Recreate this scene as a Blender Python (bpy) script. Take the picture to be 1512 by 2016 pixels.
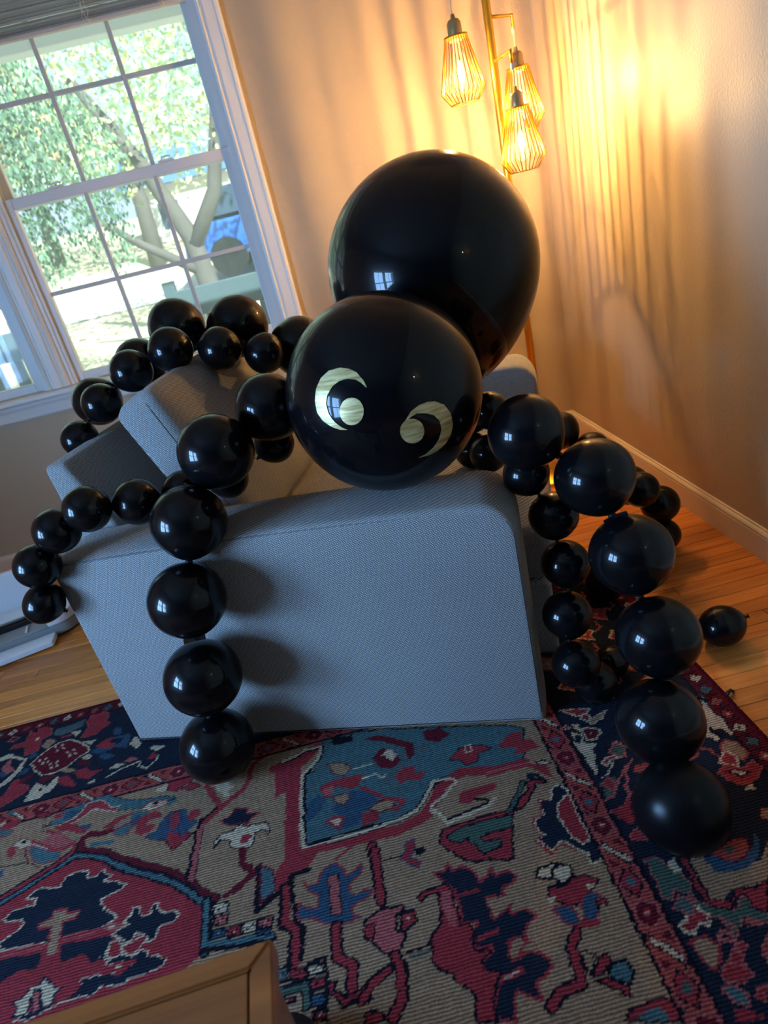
import bpy, bmesh, math, random
import numpy as np
from mathutils import Vector, Matrix

for o in list(bpy.data.objects):
    bpy.data.objects.remove(o, do_unlink=True)
scene = bpy.context.scene
COL = scene.collection

# ------------------------------------------------------------------ camera
CAM_H = 1.2
cam_data = bpy.data.cameras.new('camera')
cam = bpy.data.objects.new('camera', cam_data)
COL.objects.link(cam)
cam.matrix_world = Matrix(((0.96722, 0.25237, -0.0283, 0.0),
                           (-0.12786, 0.38765, -0.91289, 0.0),
                           (-0.21942, 0.88659, 0.40721, CAM_H),
                           (0, 0, 0, 1)))
cam_data.sensor_fit = 'HORIZONTAL'
cam_data.sensor_width = 36.0
cam_data.lens = 36.0 * 1270.0 / 1512.0
cam_data.clip_start = 0.02
cam_data.clip_end = 200
cam_data.dof.use_dof = True
cam_data.dof.focus_distance = 1.5
cam_data.dof.aperture_fstop = 5.0
scene.camera = cam

# ------------------------------------------------------------------ light and exposure
scene.view_settings.view_transform = 'Standard'
scene.view_settings.look = 'None'
scene.view_settings.gamma = 1.0
scene.view_settings.use_curve_mapping = False
scene.view_settings.exposure = 0.0
world = bpy.data.worlds.new('world')
scene.world = world
world.use_nodes = True
wn = world.node_tree.nodes
wn['Background'].inputs['Color'].default_value = (0.62, 0.82, 1.0, 1)
wn['Background'].inputs['Strength'].default_value = 1.4

def add_light(name, kind, loc, rot, **kw):
    d = bpy.data.lights.new(name, kind)
    for k, v in kw.items():
        setattr(d, k, v)
    o = bpy.data.objects.new(name, d)
    o.location = loc
    o.rotation_euler = rot
    COL.objects.link(o)
    return o

# sun over the roof from behind the house: lights only the garden
add_light('sun', 'SUN', (4, -6, 9), (math.radians(48), 0, math.radians(28)), energy=17.0, angle=0.01, color=(0.90, 1.0, 0.98))
# daylight outside the left-hand windows
add_light('daylight_left_window', 'AREA', (-2.86, 0.20, 1.12), (0, math.radians(-90), 0),
          shape='RECTANGLE', size=1.15, size_y=1.5, energy=320, color=(0.28, 0.54, 1.0))

# ------------------------------------------------------------------ node helpers
def new_mat(name):
    m = bpy.data.materials.new(name)
    m.use_nodes = True
    return m, m.node_tree.nodes, m.node_tree.links, m.node_tree.nodes['Principled BSDF']

def lin(c):
    return tuple(((v / 255) / 12.92 if v / 255 <= 0.04045 else ((v / 255 + 0.055) / 1.055) ** 2.4) for v in c)

def simple(name, rgb, rough=0.5, metal=0.0, spec=0.5, coat=0.0, coat_rough=0.05, noise=0.0, nscale=20, bump=0.0, bscale=200, linear=False):
    m, n, l, b = new_mat(name)
    c = rgb if linear else lin(rgb)
    b.inputs['Base Color'].default_value = (*c, 1)
    b.inputs['Roughness'].default_value = rough
    b.inputs['Metallic'].default_value = metal
    b.inputs['Specular IOR Level'].default_value = spec
    b.inputs['Coat Weight'].default_value = coat
    b.inputs['Coat Roughness'].default_value = coat_rough
    tc = n.new('ShaderNodeTexCoord')
    if noise:
        t = n.new('ShaderNodeTexNoise'); t.inputs['Scale'].default_value = nscale; t.inputs['Detail'].default_value = 4
        l.new(tc.outputs['Object'], t.inputs['Vector'])
        mx = n.new('ShaderNodeMix'); mx.data_type = 'RGBA'
        mx.inputs[6].default_value = (*[v * (1 - noise) for v in c], 1)
        mx.inputs[7].default_value = (*[min(1, v * (1 + noise)) for v in c], 1)
        l.new(t.outputs['Fac'], mx.inputs[0]); l.new(mx.outputs[2], b.inputs['Base Color'])
    if bump:
        t2 = n.new('ShaderNodeTexNoise'); t2.inputs['Scale'].default_value = bscale; t2.inputs['Detail'].default_value = 3
        l.new(tc.outputs['Object'], t2.inputs['Vector'])
        bp = n.new('ShaderNodeBump'); bp.inputs['Strength'].default_value = bump; bp.inputs['Distance'].default_value = 0.002
        l.new(t2.outputs['Fac'], bp.inputs['Height']); l.new(bp.outputs['Normal'], b.inputs['Normal'])
    return m

def math_node(n, l, op, a, b=None):
    x = n.new('ShaderNodeMath'); x.operation = op
    for i, v in enumerate((a, b)):
        if v is None: continue
        if isinstance(v, (int, float)): x.inputs[i].default_value = v
        else: l.new(v, x.inputs[i])
    return x.outputs[0]

def emit_mat(name, rgb, strength):
    m = bpy.data.materials.new(name); m.use_nodes = True
    n, l = m.node_tree.nodes, m.node_tree.links
    n.remove(n['Principled BSDF'])
    e = n.new('ShaderNodeEmission'); e.inputs['Color'].default_value = (*rgb, 1); e.inputs['Strength'].default_value = strength
    l.new(e.outputs[0], n['Material Output'].inputs['Surface'])
    return m

# ------------------------------------------------------------------ object helpers
def tag(o, label, cat, group=None, kind=None):
    if label: o['label'] = label
    if cat: o['category'] = cat
    if group: o['group'] = group
    if kind: o['kind'] = kind
    return o

def empty(name, loc=(0, 0, 0), rotz=0.0, parent=None):
    o = bpy.data.objects.new(name, None)
    o.location = loc; o.rotation_euler = (0, 0, rotz); o.empty_display_size = 0.05
    COL.objects.link(o)
    if parent: o.parent = parent
    return o

def mobj(name, me, mat=None, parent=None):
    o = bpy.data.objects.new(name, me)
    COL.objects.link(o)
    if mat and not me.materials: me.materials.append(mat)
    if parent: o.parent = parent
    return o

def bm_obj(name, bm, mat, parent=None, smooth=False, recalc=True):
    if recalc: bmesh.ops.recalc_face_normals(bm, faces=bm.faces)
    me = bpy.data.meshes.new(name); bm.to_mesh(me); bm.free()
    if smooth:
        me.polygons.foreach_set('use_smooth', [True] * len(me.polygons))
    return mobj(name, me, mat, parent)

def add_box(bm, x0, y0, z0, x1, y1, z1, bevel=0.0, seg=1):
    vs = [bm.verts.new((x, y, z)) for z in (z0, z1) for y in (y0, y1) for x in (x0, x1)]
    fs = [bm.faces.new([vs[i] for i in q]) for q in ((0, 2, 3, 1), (4, 5, 7, 6), (0, 1, 5, 4), (2, 6, 7, 3), (0, 4, 6, 2), (1, 3, 7, 5))]
    if bevel:
        es = set(e for f in fs for e in f.edges)
        bmesh.ops.bevel(bm, geom=list(es), offset=bevel, segments=seg, affect='EDGES', profile=0.5)

def box(name, x0, y0, z0, x1, y1, z1, mat, parent=None, bevel=0.0, seg=2, smooth=False):
    bm = bmesh.new(); add_box(bm, x0, y0, z0, x1, y1, z1, bevel, seg)
    return bm_obj(name, bm, mat, parent, smooth)

def add_tube(bm, pts, rad, seg=8, cap=True, closed=False):
    pts = [Vector(p) for p in pts]; rings = []
    n = len(pts)
    prev = None
    for i, p in enumerate(pts):
        if closed: t = (pts[(i + 1) % n] - pts[i - 1])
        elif i == 0: t = pts[1] - p
        elif i == n - 1: t = p - pts[i - 1]
        else: t = (pts[i + 1] - p).normalized() + (p - pts[i - 1]).normalized()
        t.normalize()
        if prev is None:
            a = Vector((0, 0, 1)) if abs(t.z) < 0.9 else Vector((1, 0, 0))
            u = t.cross(a).normalized()
        else:
            u = (prev - t * prev.dot(t)).normalized()
        prev = u; v = t.cross(u)
        r = rad[i] if isinstance(rad, (list, tuple)) else rad
        rings.append([bm.verts.new(p + (u * math.cos(k * 2 * math.pi / seg) + v * math.sin(k * 2 * math.pi / seg)) * r) for k in range(seg)])
    m = n if closed else n - 1
    for i in range(m):
        a, b = rings[i], rings[(i + 1) % n]
        for k in range(seg):
            bm.faces.new((a[k], a[(k + 1) % seg], b[(k + 1) % seg], b[k]))
    if cap and not closed:
        bm.faces.new(rings[0][::-1]); bm.faces.new(rings[-1])

def tube(name, pts, rad, mat, parent=None, seg=8, closed=False):
    bm = bmesh.new(); add_tube(bm, pts, rad, seg, closed=closed)
    return bm_obj(name, bm, mat, parent, True)

def add_lathe(bm, prof, seg=24, off=(0, 0, 0)):
    rings = []
    for r, z in prof:
        if r < 1e-6: rings.append([bm.verts.new((off[0], off[1], off[2] + z))])
        else: rings.append([bm.verts.new((off[0] + r * math.cos(k * 2 * math.pi / seg), off[1] + r * math.sin(k * 2 * math.pi / seg), off[2] + z)) for k in range(seg)])
    for a, b in zip(rings, rings[1:]):
        for k in range(seg):
            k2 = (k + 1) % seg
            if len(a) == 1 and len(b) == 1: continue
            if len(a) == 1: bm.faces.new((a[0], b[k], b[k2]))
            elif len(b) == 1: bm.faces.new((a[k], a[k2], b[0]))
            else: bm.faces.new((a[k], a[k2], b[k2], b[k]))

def lathe(name, prof, mat, parent=None, seg=24, off=(0, 0, 0)):
    bm = bmesh.new(); add_lathe(bm, prof, seg, off)
    return bm_obj(name, bm, mat, parent, True)

def prism(name, outline, axis, a0, a1, mat, parent=None, inset=0.0, crown=0.0, smooth=True, nsec=8):
    """outline in a plane, swept along an axis ('x','y' or 'z') with softened ends"""
    bm = bmesh.new(); rings = []
    P = [Vector((p[0], p[1])) for p in outline]; n = len(P)
    area = sum(P[i].x * P[(i + 1) % n].y - P[(i + 1) % n].x * P[i].y for i in range(n))
    if area < 0: P.reverse()
    nrm = []
    for i in range(n):
        e1 = (P[i] - P[i - 1]).normalized(); e2 = (P[(i + 1) % n] - P[i]).normalized()
        t = (e1 + e2).normalized(); nrm.append(Vector((t.y, -t.x)))
    L = a1 - a0
    secs = []
    if inset:
        for k in range(4): 
            ang = k / 3 * math.pi / 2
            secs.append((a0 + inset * (1 - math.sin(ang)), inset * (1 - math.cos(math.pi / 2 - ang))))
        secs = [(a0 + inset * (1 - math.cos(k / 3 * math.pi / 2)), inset * (1 - math.sin(k / 3 * math.pi / 2))) for k in range(4)]
        for k in range(1, nsec): secs.append((a0 + inset + (L - 2 * inset) * k / nsec, 0))
        secs += [(a0 + a1 - s, d) for s, d in secs[:4][::-1]]
    else:
        secs = [(a0, 0), (a1, 0)]
    for s, d in secs:
        c = crown * math.sin(math.pi * (s - a0) / L)
        ring = []
        for p, nn in zip(P, nrm):
            q = p - nn * (d - c)
            ring.append(bm.verts.new({'x': (s, q.x, q.y), 'y': (q.x, s, q.y), 'z': (q.x, q.y, s)}[axis]))
        rings.append(ring)
    for a, b in zip(rings, rings[1:]):
        for k in range(n): bm.faces.new((a[k], a[(k + 1) % n], b[(k + 1) % n], b[k]))
    bm.faces.new(rings[0]); bm.faces.new(rings[-1][::-1])
    return bm_obj(name, bm, mat, parent, smooth)

def round_outline(pts, radii, seg=6):
    """polygon with rounded corners"""
    out = []; n = len(pts)
    for i in range(n):
        p = Vector(pts[i]); a = Vector(pts[i - 1]); b = Vector(pts[(i + 1) % n]); r = radii[i]
        if r <= 0: out.append((p.x, p.y)); continue
        d1 = (a - p).normalized(); d2 = (b - p).normalized()
        ang = d1.angle(d2); t = r / math.tan(ang / 2)
        s = p + d1 * t; e = p + d2 * t
        c = p + (d1 + d2).normalized() * (r / math.sin(ang / 2))
        a0 = math.atan2(s.y - c.y, s.x - c.x); a1 = math.atan2(e.y - c.y, e.x - c.x)
        da = (a1 - a0 + math.pi) % (2 * math.pi) - math.pi
        for k in range(seg + 1):
            q = a0 + da * k / seg
            out.append((c.x + r * math.cos(q), c.y + r * math.sin(q)))
    return out
# ------------------------------------------------------------------ materials
def wall_mat(name, rgb):
    m, n, l, b = new_mat(name)
    tc = n.new('ShaderNodeTexCoord')
    t = n.new('ShaderNodeTexNoise'); t.inputs['Scale'].default_value = 1.6; t.inputs['Detail'].default_value = 5
    l.new(tc.outputs['Object'], t.inputs['Vector'])
    c = lin(rgb)
    mx = n.new('ShaderNodeMix'); mx.data_type = 'RGBA'
    mx.inputs[6].default_value = (*[v * 0.95 for v in c], 1); mx.inputs[7].default_value = (*[v * 1.05 for v in c], 1)
    l.new(t.outputs['Fac'], mx.inputs[0]); l.new(mx.outputs[2], b.inputs['Base Color'])
    b.inputs['Roughness'].default_value = 0.42
    b.inputs['Specular IOR Level'].default_value = 0.35
    t2 = n.new('ShaderNodeTexNoise'); t2.inputs['Scale'].default_value = 130; t2.inputs['Detail'].default_value = 3
    l.new(tc.outputs['Object'], t2.inputs['Vector'])
    bp = n.new('ShaderNodeBump'); bp.inputs['Strength'].default_value = 0.35; bp.inputs['Distance'].default_value = 0.0025
    l.new(t2.outputs['Fac'], bp.inputs['Height']); l.new(bp.outputs['Normal'], b.inputs['Normal'])
    return m

M_WALL = wall_mat('wall_paint', (186, 166, 138))
M_WALL_FRONT = wall_mat('bounce_cut_dark', (74, 64, 56))  # unseen wall, dark tone added to cut light bounced into the room
M_CEIL = simple('ceiling_paint', (160, 154, 146), 0.8)
M_TRIM = simple('white_trim_paint', (228, 226, 220), 0.35)
M_SASH = simple('white_vinyl', (222, 222, 220), 0.35)
M_BASE = simple('baseboard_paint', (222, 205, 180), 0.4)
M_MUNTIN = simple('grey_muntin', (196, 196, 192), 0.5)
M_BLIND = simple('blind_slat', (196, 186, 176), 0.5)
M_CORD = simple('blind_cord', (225, 215, 200), 0.8)

def wood_mat(name, c1, c2, rough, scale=1.0, rand=0.25, coat=0.3):
    m, n, l, b = new_mat(name)
    tc = n.new('ShaderNodeTexCoord'); oi = n.new('ShaderNodeObjectInfo')
    mp = n.new('ShaderNodeMapping'); mp.inputs['Scale'].default_value = (2.2 * scale, 26 * scale, 26 * scale)
    off = n.new('ShaderNodeVectorMath'); off.operation = 'ADD'
    cmb = n.new('ShaderNodeCombineXYZ')
    l.new(math_node(n, l, 'MULTIPLY', oi.outputs['Random'], 37.0), cmb.inputs[0])
    l.new(math_node(n, l, 'MULTIPLY', oi.outputs['Random'], 91.0), cmb.inputs[1])
    l.new(tc.outputs['Object'], mp.inputs['Vector']); l.new(mp.outputs[0], off.inputs[0]); l.new(cmb.outputs[0], off.inputs[1])
    t = n.new('ShaderNodeTexNoise'); t.inputs['Scale'].default_value = 1.0; t.inputs['Detail'].default_value = 6; t.inputs['Distortion'].default_value = 1.2
    l.new(off.outputs[0], t.inputs['Vector'])
    mp2 = n.new('ShaderNodeMapping'); mp2.inputs['Scale'].default_value = (1.4, 8, 8)
    l.new(off.outputs[0], mp2.inputs['Vector'])
    t2 = n.new('ShaderNodeTexNoise'); t2.inputs['Scale'].default_value = 1.0; t2.inputs['Detail'].default_value = 3
    l.new(mp2.outputs[0], t2.inputs['Vector'])
    r = n.new('ShaderNodeValToRGB')
    r.color_ramp.elements[0].position = 0.3; r.color_ramp.elements[0].color = (*lin(c1), 1)
    r.color_ramp.elements[1].position = 0.7; r.color_ramp.elements[1].color = (*lin(c2), 1)
    f = math_node(n, l, 'ADD', math_node(n, l, 'MULTIPLY', t.outputs['Fac'], 0.75), math_node(n, l, 'MULTIPLY', t2.outputs['Fac'], 0.25))
    l.new(f, r.inputs['Fac'])
    hs = n.new('ShaderNodeHueSaturation')
    l.new(math_node(n, l, 'ADD', math_node(n, l, 'MULTIPLY', oi.outputs['Random'], rand), 1 - rand / 2), hs.inputs['Value'])
    l.new(r.outputs['Color'], hs.inputs['Color']); l.new(hs.outputs['Color'], b.inputs['Base Color'])
    b.inputs['Roughness'].default_value = rough
    b.inputs['Coat Weight'].default_value = coat; b.inputs['Coat Roughness'].default_value = 0.15
    return m

M_PLANK = wood_mat('oak_floor_plank', (160, 86, 30), (228, 144, 64), 0.34, rand=0.34, coat=0.25)
M_SUBFLOOR = simple('floor_joint_dark', (44, 24, 12), 0.8)
M_TABLE = wood_mat('table_wood', (118, 62, 20), (166, 96, 38), 0.32, 0.7, 0.1, 1.0)
M_TABLE_D = simple('table_groove', (40, 22, 10), 0.6)

def fabric_mat():
    m, n, l, b = new_mat('grey_woven_fabric')
    tc = n.new('ShaderNodeTexCoord'); sp = n.new('ShaderNodeSeparateXYZ')
    l.new(tc.outputs['Object'], sp.inputs[0])
    x, y, z = sp.outputs
    uu = math_node(n, l, 'ADD', x, math_node(n, l, 'MULTIPLY', y, 0.93))
    vv = math_node(n, l, 'ADD', z, math_node(n, l, 'MULTIPLY', y, 0.47))
    nz = n.new('ShaderNodeTexNoise'); nz.inputs['Scale'].default_value = 90; nz.inputs['Detail'].default_value = 2
    l.new(tc.outputs['Object'], nz.inputs['Vector'])
    wob = math_node(n, l, 'MULTIPLY', math_node(n, l, 'SUBTRACT', nz.outputs['Fac'], 0.5), 0.0035)
    u2 = math_node(n, l, 'ADD', uu, wob); v2 = math_node(n, l, 'ADD', vv, wob)
    s1 = math_node(n, l, 'SINE', math_node(n, l, 'MULTIPLY', math_node(n, l, 'ADD', u2, math_node(n, l, 'MULTIPLY', v2, 0.6)), 2 * math.pi / 0.0056))
    s2 = math_node(n, l, 'SINE', math_node(n, l, 'MULTIPLY', math_node(n, l, 'SUBTRACT', v2, math_node(n, l, 'MULTIPLY', u2, 0.25)), 2 * math.pi / 0.0046))
    pat = math_node(n, l, 'MULTIPLY', math_node(n, l, 'ADD', math_node(n, l, 'MULTIPLY', s1, 0.5), 0.5), math_node(n, l, 'ADD', math_node(n, l, 'MULTIPLY', s2, 0.5), 0.5))
    n2 = n.new('ShaderNodeTexNoise'); n2.inputs['Scale'].default_value = 420; n2.inputs['Detail'].default_value = 2
    l.new(tc.outputs['Object'], n2.inputs['Vector'])
    f = math_node(n, l, 'ADD', math_node(n, l, 'MULTIPLY', pat, 0.62), math_node(n, l, 'MULTIPLY', n2.outputs['Fac'], 0.38))
    r = n.new('ShaderNodeValToRGB')
    r.color_ramp.elements[0].position = 0.12; r.color_ramp.elements[0].color = (*lin((78, 78, 80)), 1)
    r.color_ramp.elements[1].position = 0.72; r.color_ramp.elements[1].color = (*lin((192, 190, 186)), 1)
    l.new(f, r.inputs['Fac']); l.new(r.outputs['Color'], b.inputs['Base Color'])
    b.inputs['Roughness'].default_value = 0.95
    b.inputs['Specular IOR Level'].default_value = 0.1
    b.inputs['Sheen Weight'].default_value = 0.15
    bp = n.new('ShaderNodeBump'); bp.inputs['Strength'].default_value = 0.5; bp.inputs['Distance'].default_value = 0.001
    l.new(f, bp.inputs['Height']); l.new(bp.outputs['Normal'], b.inputs['Normal'])
    return m
M_FABRIC = fabric_mat()
M_SEAM = simple('seam_fabric', (112, 112, 114), 0.95, spec=0.1)

def latex(name, rough, coat_rough, coat=0.45):
    m, n, l, b = new_mat(name)
    b.inputs['Base Color'].default_value = (0.0028, 0.0028, 0.0038, 1)
    tc = n.new('ShaderNodeTexCoord'); t = n.new('ShaderNodeTexNoise'); t.inputs['Scale'].default_value = 3
    l.new(tc.outputs['Object'], t.inputs['Vector'])
    l.new(math_node(n, l, 'ADD', math_node(n, l, 'MULTIPLY', t.outputs['Fac'], 0.08), rough - 0.04), b.inputs['Roughness'])
    b.inputs['Specular IOR Level'].default_value = 0.065
    b.inputs['Coat Weight'].default_value = coat
    b.inputs['Coat Roughness'].default_value = coat_rough
    return m
M_LATEX = latex('black_latex_satin', 0.30, 0.03)
M_LATEX_BIG = latex('black_latex_gloss', 0.26, 0.02, 0.36)
M_LATEX_MATTE = latex('black_latex_matte', 0.36, 0.28, 0.25)
M_KNOT = simple('black_latex_knot', (10, 10, 12), 0.45)
M_TAPE = simple('clear_black_tape', (24, 24, 28), 0.12, coat=1.0)

def gold_paint():
    m, n, l, b = new_mat('brushed_gold_paint')
    tc = n.new('ShaderNodeTexCoord'); mp = n.new('ShaderNodeMapping'); mp.inputs['Scale'].default_value = (18, 18, 160); mp.inputs['Rotation'].default_value = (0.4, 0.7, 0.2)
    t = n.new('ShaderNodeTexNoise'); t.inputs['Scale'].default_value = 1.0; t.inputs['Detail'].default_value = 4
    l.new(tc.outputs['Object'], mp.inputs['Vector']); l.new(mp.outputs[0], t.inputs['Vector'])
    r = n.new('ShaderNodeValToRGB')
    r.color_ramp.elements[0].position = 0.3; r.color_ramp.elements[0].color = (*lin((150, 122, 62)), 1)
    r.color_ramp.elements[1].position = 0.65; r.color_ramp.elements[1].color = (*lin((222, 205, 148)), 1)
    l.new(t.outputs['Fac'], r.inputs['Fac']); l.new(r.outputs['Color'], b.inputs['Base Color'])
    b.inputs['Metallic'].default_value = 0.35
    b.inputs['Roughness'].default_value = 0.4
    return m
M_GOLD = gold_paint()
M_BRASS = simple('lamp_brass', (226, 178, 62), 0.28, 0.9, noise=0.06)
M_BRASS_D = simple('lamp_socket_brass', (176, 150, 100), 0.32, 0.5)
M_LCORD = simple('clear_cord', (205, 190, 165), 0.4)
M_FILAMENT = emit_mat('bulb_filament_glow', (1.0, 0.56, 0.19), 45000)

def bulb_glass(name, STR):
    m = bpy.data.materials.new(name); m.use_nodes = True
    n, l = m.node_tree.nodes, m.node_tree.links
    n.remove(n['Principled BSDF'])
    t = n.new('ShaderNodeBsdfTransparent'); g = n.new('ShaderNodeBsdfGlossy'); g.inputs['Roughness'].default_value = 0.05
    fr = n.new('ShaderNodeFresnel'); fr.inputs['IOR'].default_value = 1.3
    mx = n.new('ShaderNodeMixShader'); l.new(fr.outputs[0], mx.inputs[0]); l.new(t.outputs[0], mx.inputs[1]); l.new(g.outputs[0], mx.inputs[2])
    e = n.new('ShaderNodeEmission'); e.inputs['Color'].default_value = (1.0, 0.72, 0.33, 1); e.inputs['Strength'].default_value = STR
    ad = n.new('ShaderNodeAddShader'); l.new(mx.outputs[0], ad.inputs[0]); l.new(e.outputs[0], ad.inputs[1])
    l.new(ad.outputs[0], n['Material Output'].inputs['Surface'])
    return m
M_BULB = bulb_glass('bulb_glass', 0.35)
M_GLOW = bulb_glass('filament_glow', 7.0)

def window_glass():
    m = bpy.data.materials.new('window_glass'); m.use_nodes = True
    n, l = m.node_tree.nodes, m.node_tree.links
    n.remove(n['Principled BSDF'])
    t = n.new('ShaderNodeBsdfTransparent'); t.inputs['Color'].default_value = (0.93, 0.97, 0.96, 1)
    g = n.new('ShaderNodeBsdfGlossy'); g.inputs['Roughness'].default_value = 0.02
    fr = n.new('ShaderNodeFresnel'); fr.inputs['IOR'].default_value = 1.35
    mx = n.new('ShaderNodeMixShader'); l.new(fr.outputs[0], mx.inputs[0]); l.new(t.outputs[0], mx.inputs[1]); l.new(g.outputs[0], mx.inputs[2])
    # translucent veil added to imitate washed-out glare over the garden view
    tr = n.new('ShaderNodeBsdfTranslucent'); tr.inputs['Color'].default_value = (0.85, 0.95, 0.95, 1)
    mx2 = n.new('ShaderNodeMixShader'); mx2.inputs[0].default_value = 0.2
    l.new(mx.outputs[0], mx2.inputs[1]); l.new(tr.outputs[0], mx2.inputs[2])
    l.new(mx2.outputs[0], n['Material Output'].inputs['Surface'])
    return m
M_GLASS = window_glass()
M_MACHINE = simple('white_plastic', (232, 234, 238), 0.3)
M_MACHINE_G = simple('grey_plastic', (150, 152, 150), 0.45)
M_BLACK = simple('black_plastic', (22, 22, 24), 0.4)
M_STEEL = simple('steel_bar', (150, 150, 150), 0.25, 0.9)
M_SHOE = simple('dark_shoe_suede', (24, 26, 34), 0.85, noise=0.2)
# ------------------------------------------------------------------ room shell
XR, XL, YB, YF, HC = 1.162, -2.5, 3.111, -4.6, 2.46
def structure(o):
    o['kind'] = 'structure'
    return o

# floor: dark base with separate oak strips
bm = bmesh.new(); add_box(bm, XL - 0.2, YF - 0.2, -0.12, XR + 0.2, YB + 0.2, -0.004)
floor = structure(bm_obj('floor', bm, M_SUBFLOOR))
rnd = random.Random(11)
PW = 0.0504
plank_meshes = {}
def plank_mesh(length):
    if length in plank_meshes: return plank_meshes[length]
    w = PW - 0.0016; h = 0.0; c = 0.0011; L = length - 0.0014
    bm = bmesh.new()
    lo = [bm.verts.new(p) for p in ((0, 0, -0.012), (L, 0, -0.012), (L, w, -0.012), (0, w, -0.012))]
    mi = [bm.verts.new(p) for p in ((0, 0, -c), (L, 0, -c), (L, w, -c), (0, w, -c))]
    hi = [bm.verts.new(p) for p in ((c, c, h), (L - c, c, h), (L - c, w - c, h), (c, w - c, h))]
    for a, b in ((lo, mi), (mi, hi)):
        for k in range(4): bm.faces.new((a[k], a[(k + 1) % 4], b[(k + 1) % 4], b[k]))
    bm.faces.new(hi)
    bmesh.ops.recalc_face_normals(bm, faces=bm.faces)
    me = bpy.data.meshes.new('plank'); bm.to_mesh(me); bm.free(); me.materials.append(M_PLANK)
    plank_meshes[length] = me
    return me
def lay_row(y, x0, x1, cb):
    x = x0 - rnd.choice((0.0, 0.2, 0.35, 0.5))
    while x < x1:
        L = rnd.choice((0.55, 0.75, 0.95, 1.2, 1.5))
        cb(x, y, L); x += L
rest = bmesh.new()
def one(x, y, L):
    # keep only boards that reach the floor seen past the rug and the sofa
    if x + L < XL: return
    o = mobj('plank', plank_mesh(L), None, floor); o.location = (x, y, 0)
def far(x, y, L):
    add_box(rest, x, y, -0.012, x + L - 0.0014, y + PW - 0.0016, 0.0)
y = YF
y_first = YB - 44 * PW
row = 0
yy = YB - PW
while yy > YF - PW:
    if row < 46:
        lay_row(yy, -2.0, XR, one)
        far(-2.0 - 1.2, yy, 0.7)
    else:
        lay_row(yy, XL, XR, far)
    row += 1; yy -= PW
st = bm_obj('plank_rest', rest, M_PLANK, floor); st['kind'] = 'stuff'

# walls
T = 0.14
def wall_with_opening(name, boxes, mat=None):
    bm = bmesh.new()
    for b in boxes: add_box(bm, *b)
    return structure(bm_obj(name, bm, mat or M_WALL))
OX0, OX1, OZ0, OZ1 = -2.30, -0.114, 0.83, 2.30
wall_with_opening('wall_back', [(XL - T, YB, -0.1, OX0, YB + T, HC), (OX1, YB, -0.1, XR + T, YB + T, HC), (OX0, YB, -0.1, OX1, YB + T, OZ0), (OX0, YB, OZ1, OX1, YB + T, HC)])
wall_with_opening('wall_right', [(XR, YF - T, -0.1, XR + T, YB, HC)])
LY0, LY1, LZ0, LZ1 = -0.58, 0.98, 0.58, 1.66
wall_with_opening('wall_left', [(XL - T, YF - T, -0.1, XL, LY0, HC), (XL - T, LY1, -0.1, XL, YB, HC), (XL - T, LY0, -0.1, XL, LY1, LZ0), (XL - T, LY0, LZ1, XL, LY1, HC)])
wall_with_opening('wall_front', [(XL, YF - T, -0.1, XR, YF, HC)], M_WALL_FRONT)
bm = bmesh.new(); add_box(bm, XL - T, YF - T, HC, XR + T, YB + T, HC + 0.15)
structure(bm_obj('ceiling', bm, M_CEIL))

# baseboards with a moulded cap
bp = [(0, 0), (0.014, 0), (0.014, 0.078), (0.012, 0.084), (0.014, 0.088), (0.011, 0.094), (0.006, 0.099), (0.005, 0.104), (0, 0.105)]
structure(prism('baseboard_right', [(XR - d, z) for d, z in bp], 'y', YF, YB - 0.014, M_BASE, smooth=False))
structure(prism('baseboard_back', [(YB - d, z) for d, z in bp], 'x', XL, XR, M_BASE, smooth=False))
structure(prism('baseboard_left', [(XL + d, z) for d, z in bp], 'y', YF, YB, M_BASE, smooth=False))

# double hung windows. local frame: x along the wall, y outwards, z up
def frame_mesh(name, x0, z0, x1, z1, l, r, b, t, y0, y1, parent, mat):
    bm = bmesh.new()
    add_box(bm, x0, y0, z0, x0 + l, y1, z1, 0.003); add_box(bm, x1 - r, y0, z0, x1, y1, z1, 0.003)
    add_box(bm, x0 + l, y0, z0, x1 - r, y1, z0 + b, 0.003); add_box(bm, x0 + l, y0, z1 - t, x1 - r, y1, z1, 0.003)
    return bm_obj(name, bm, mat, parent)

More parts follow.
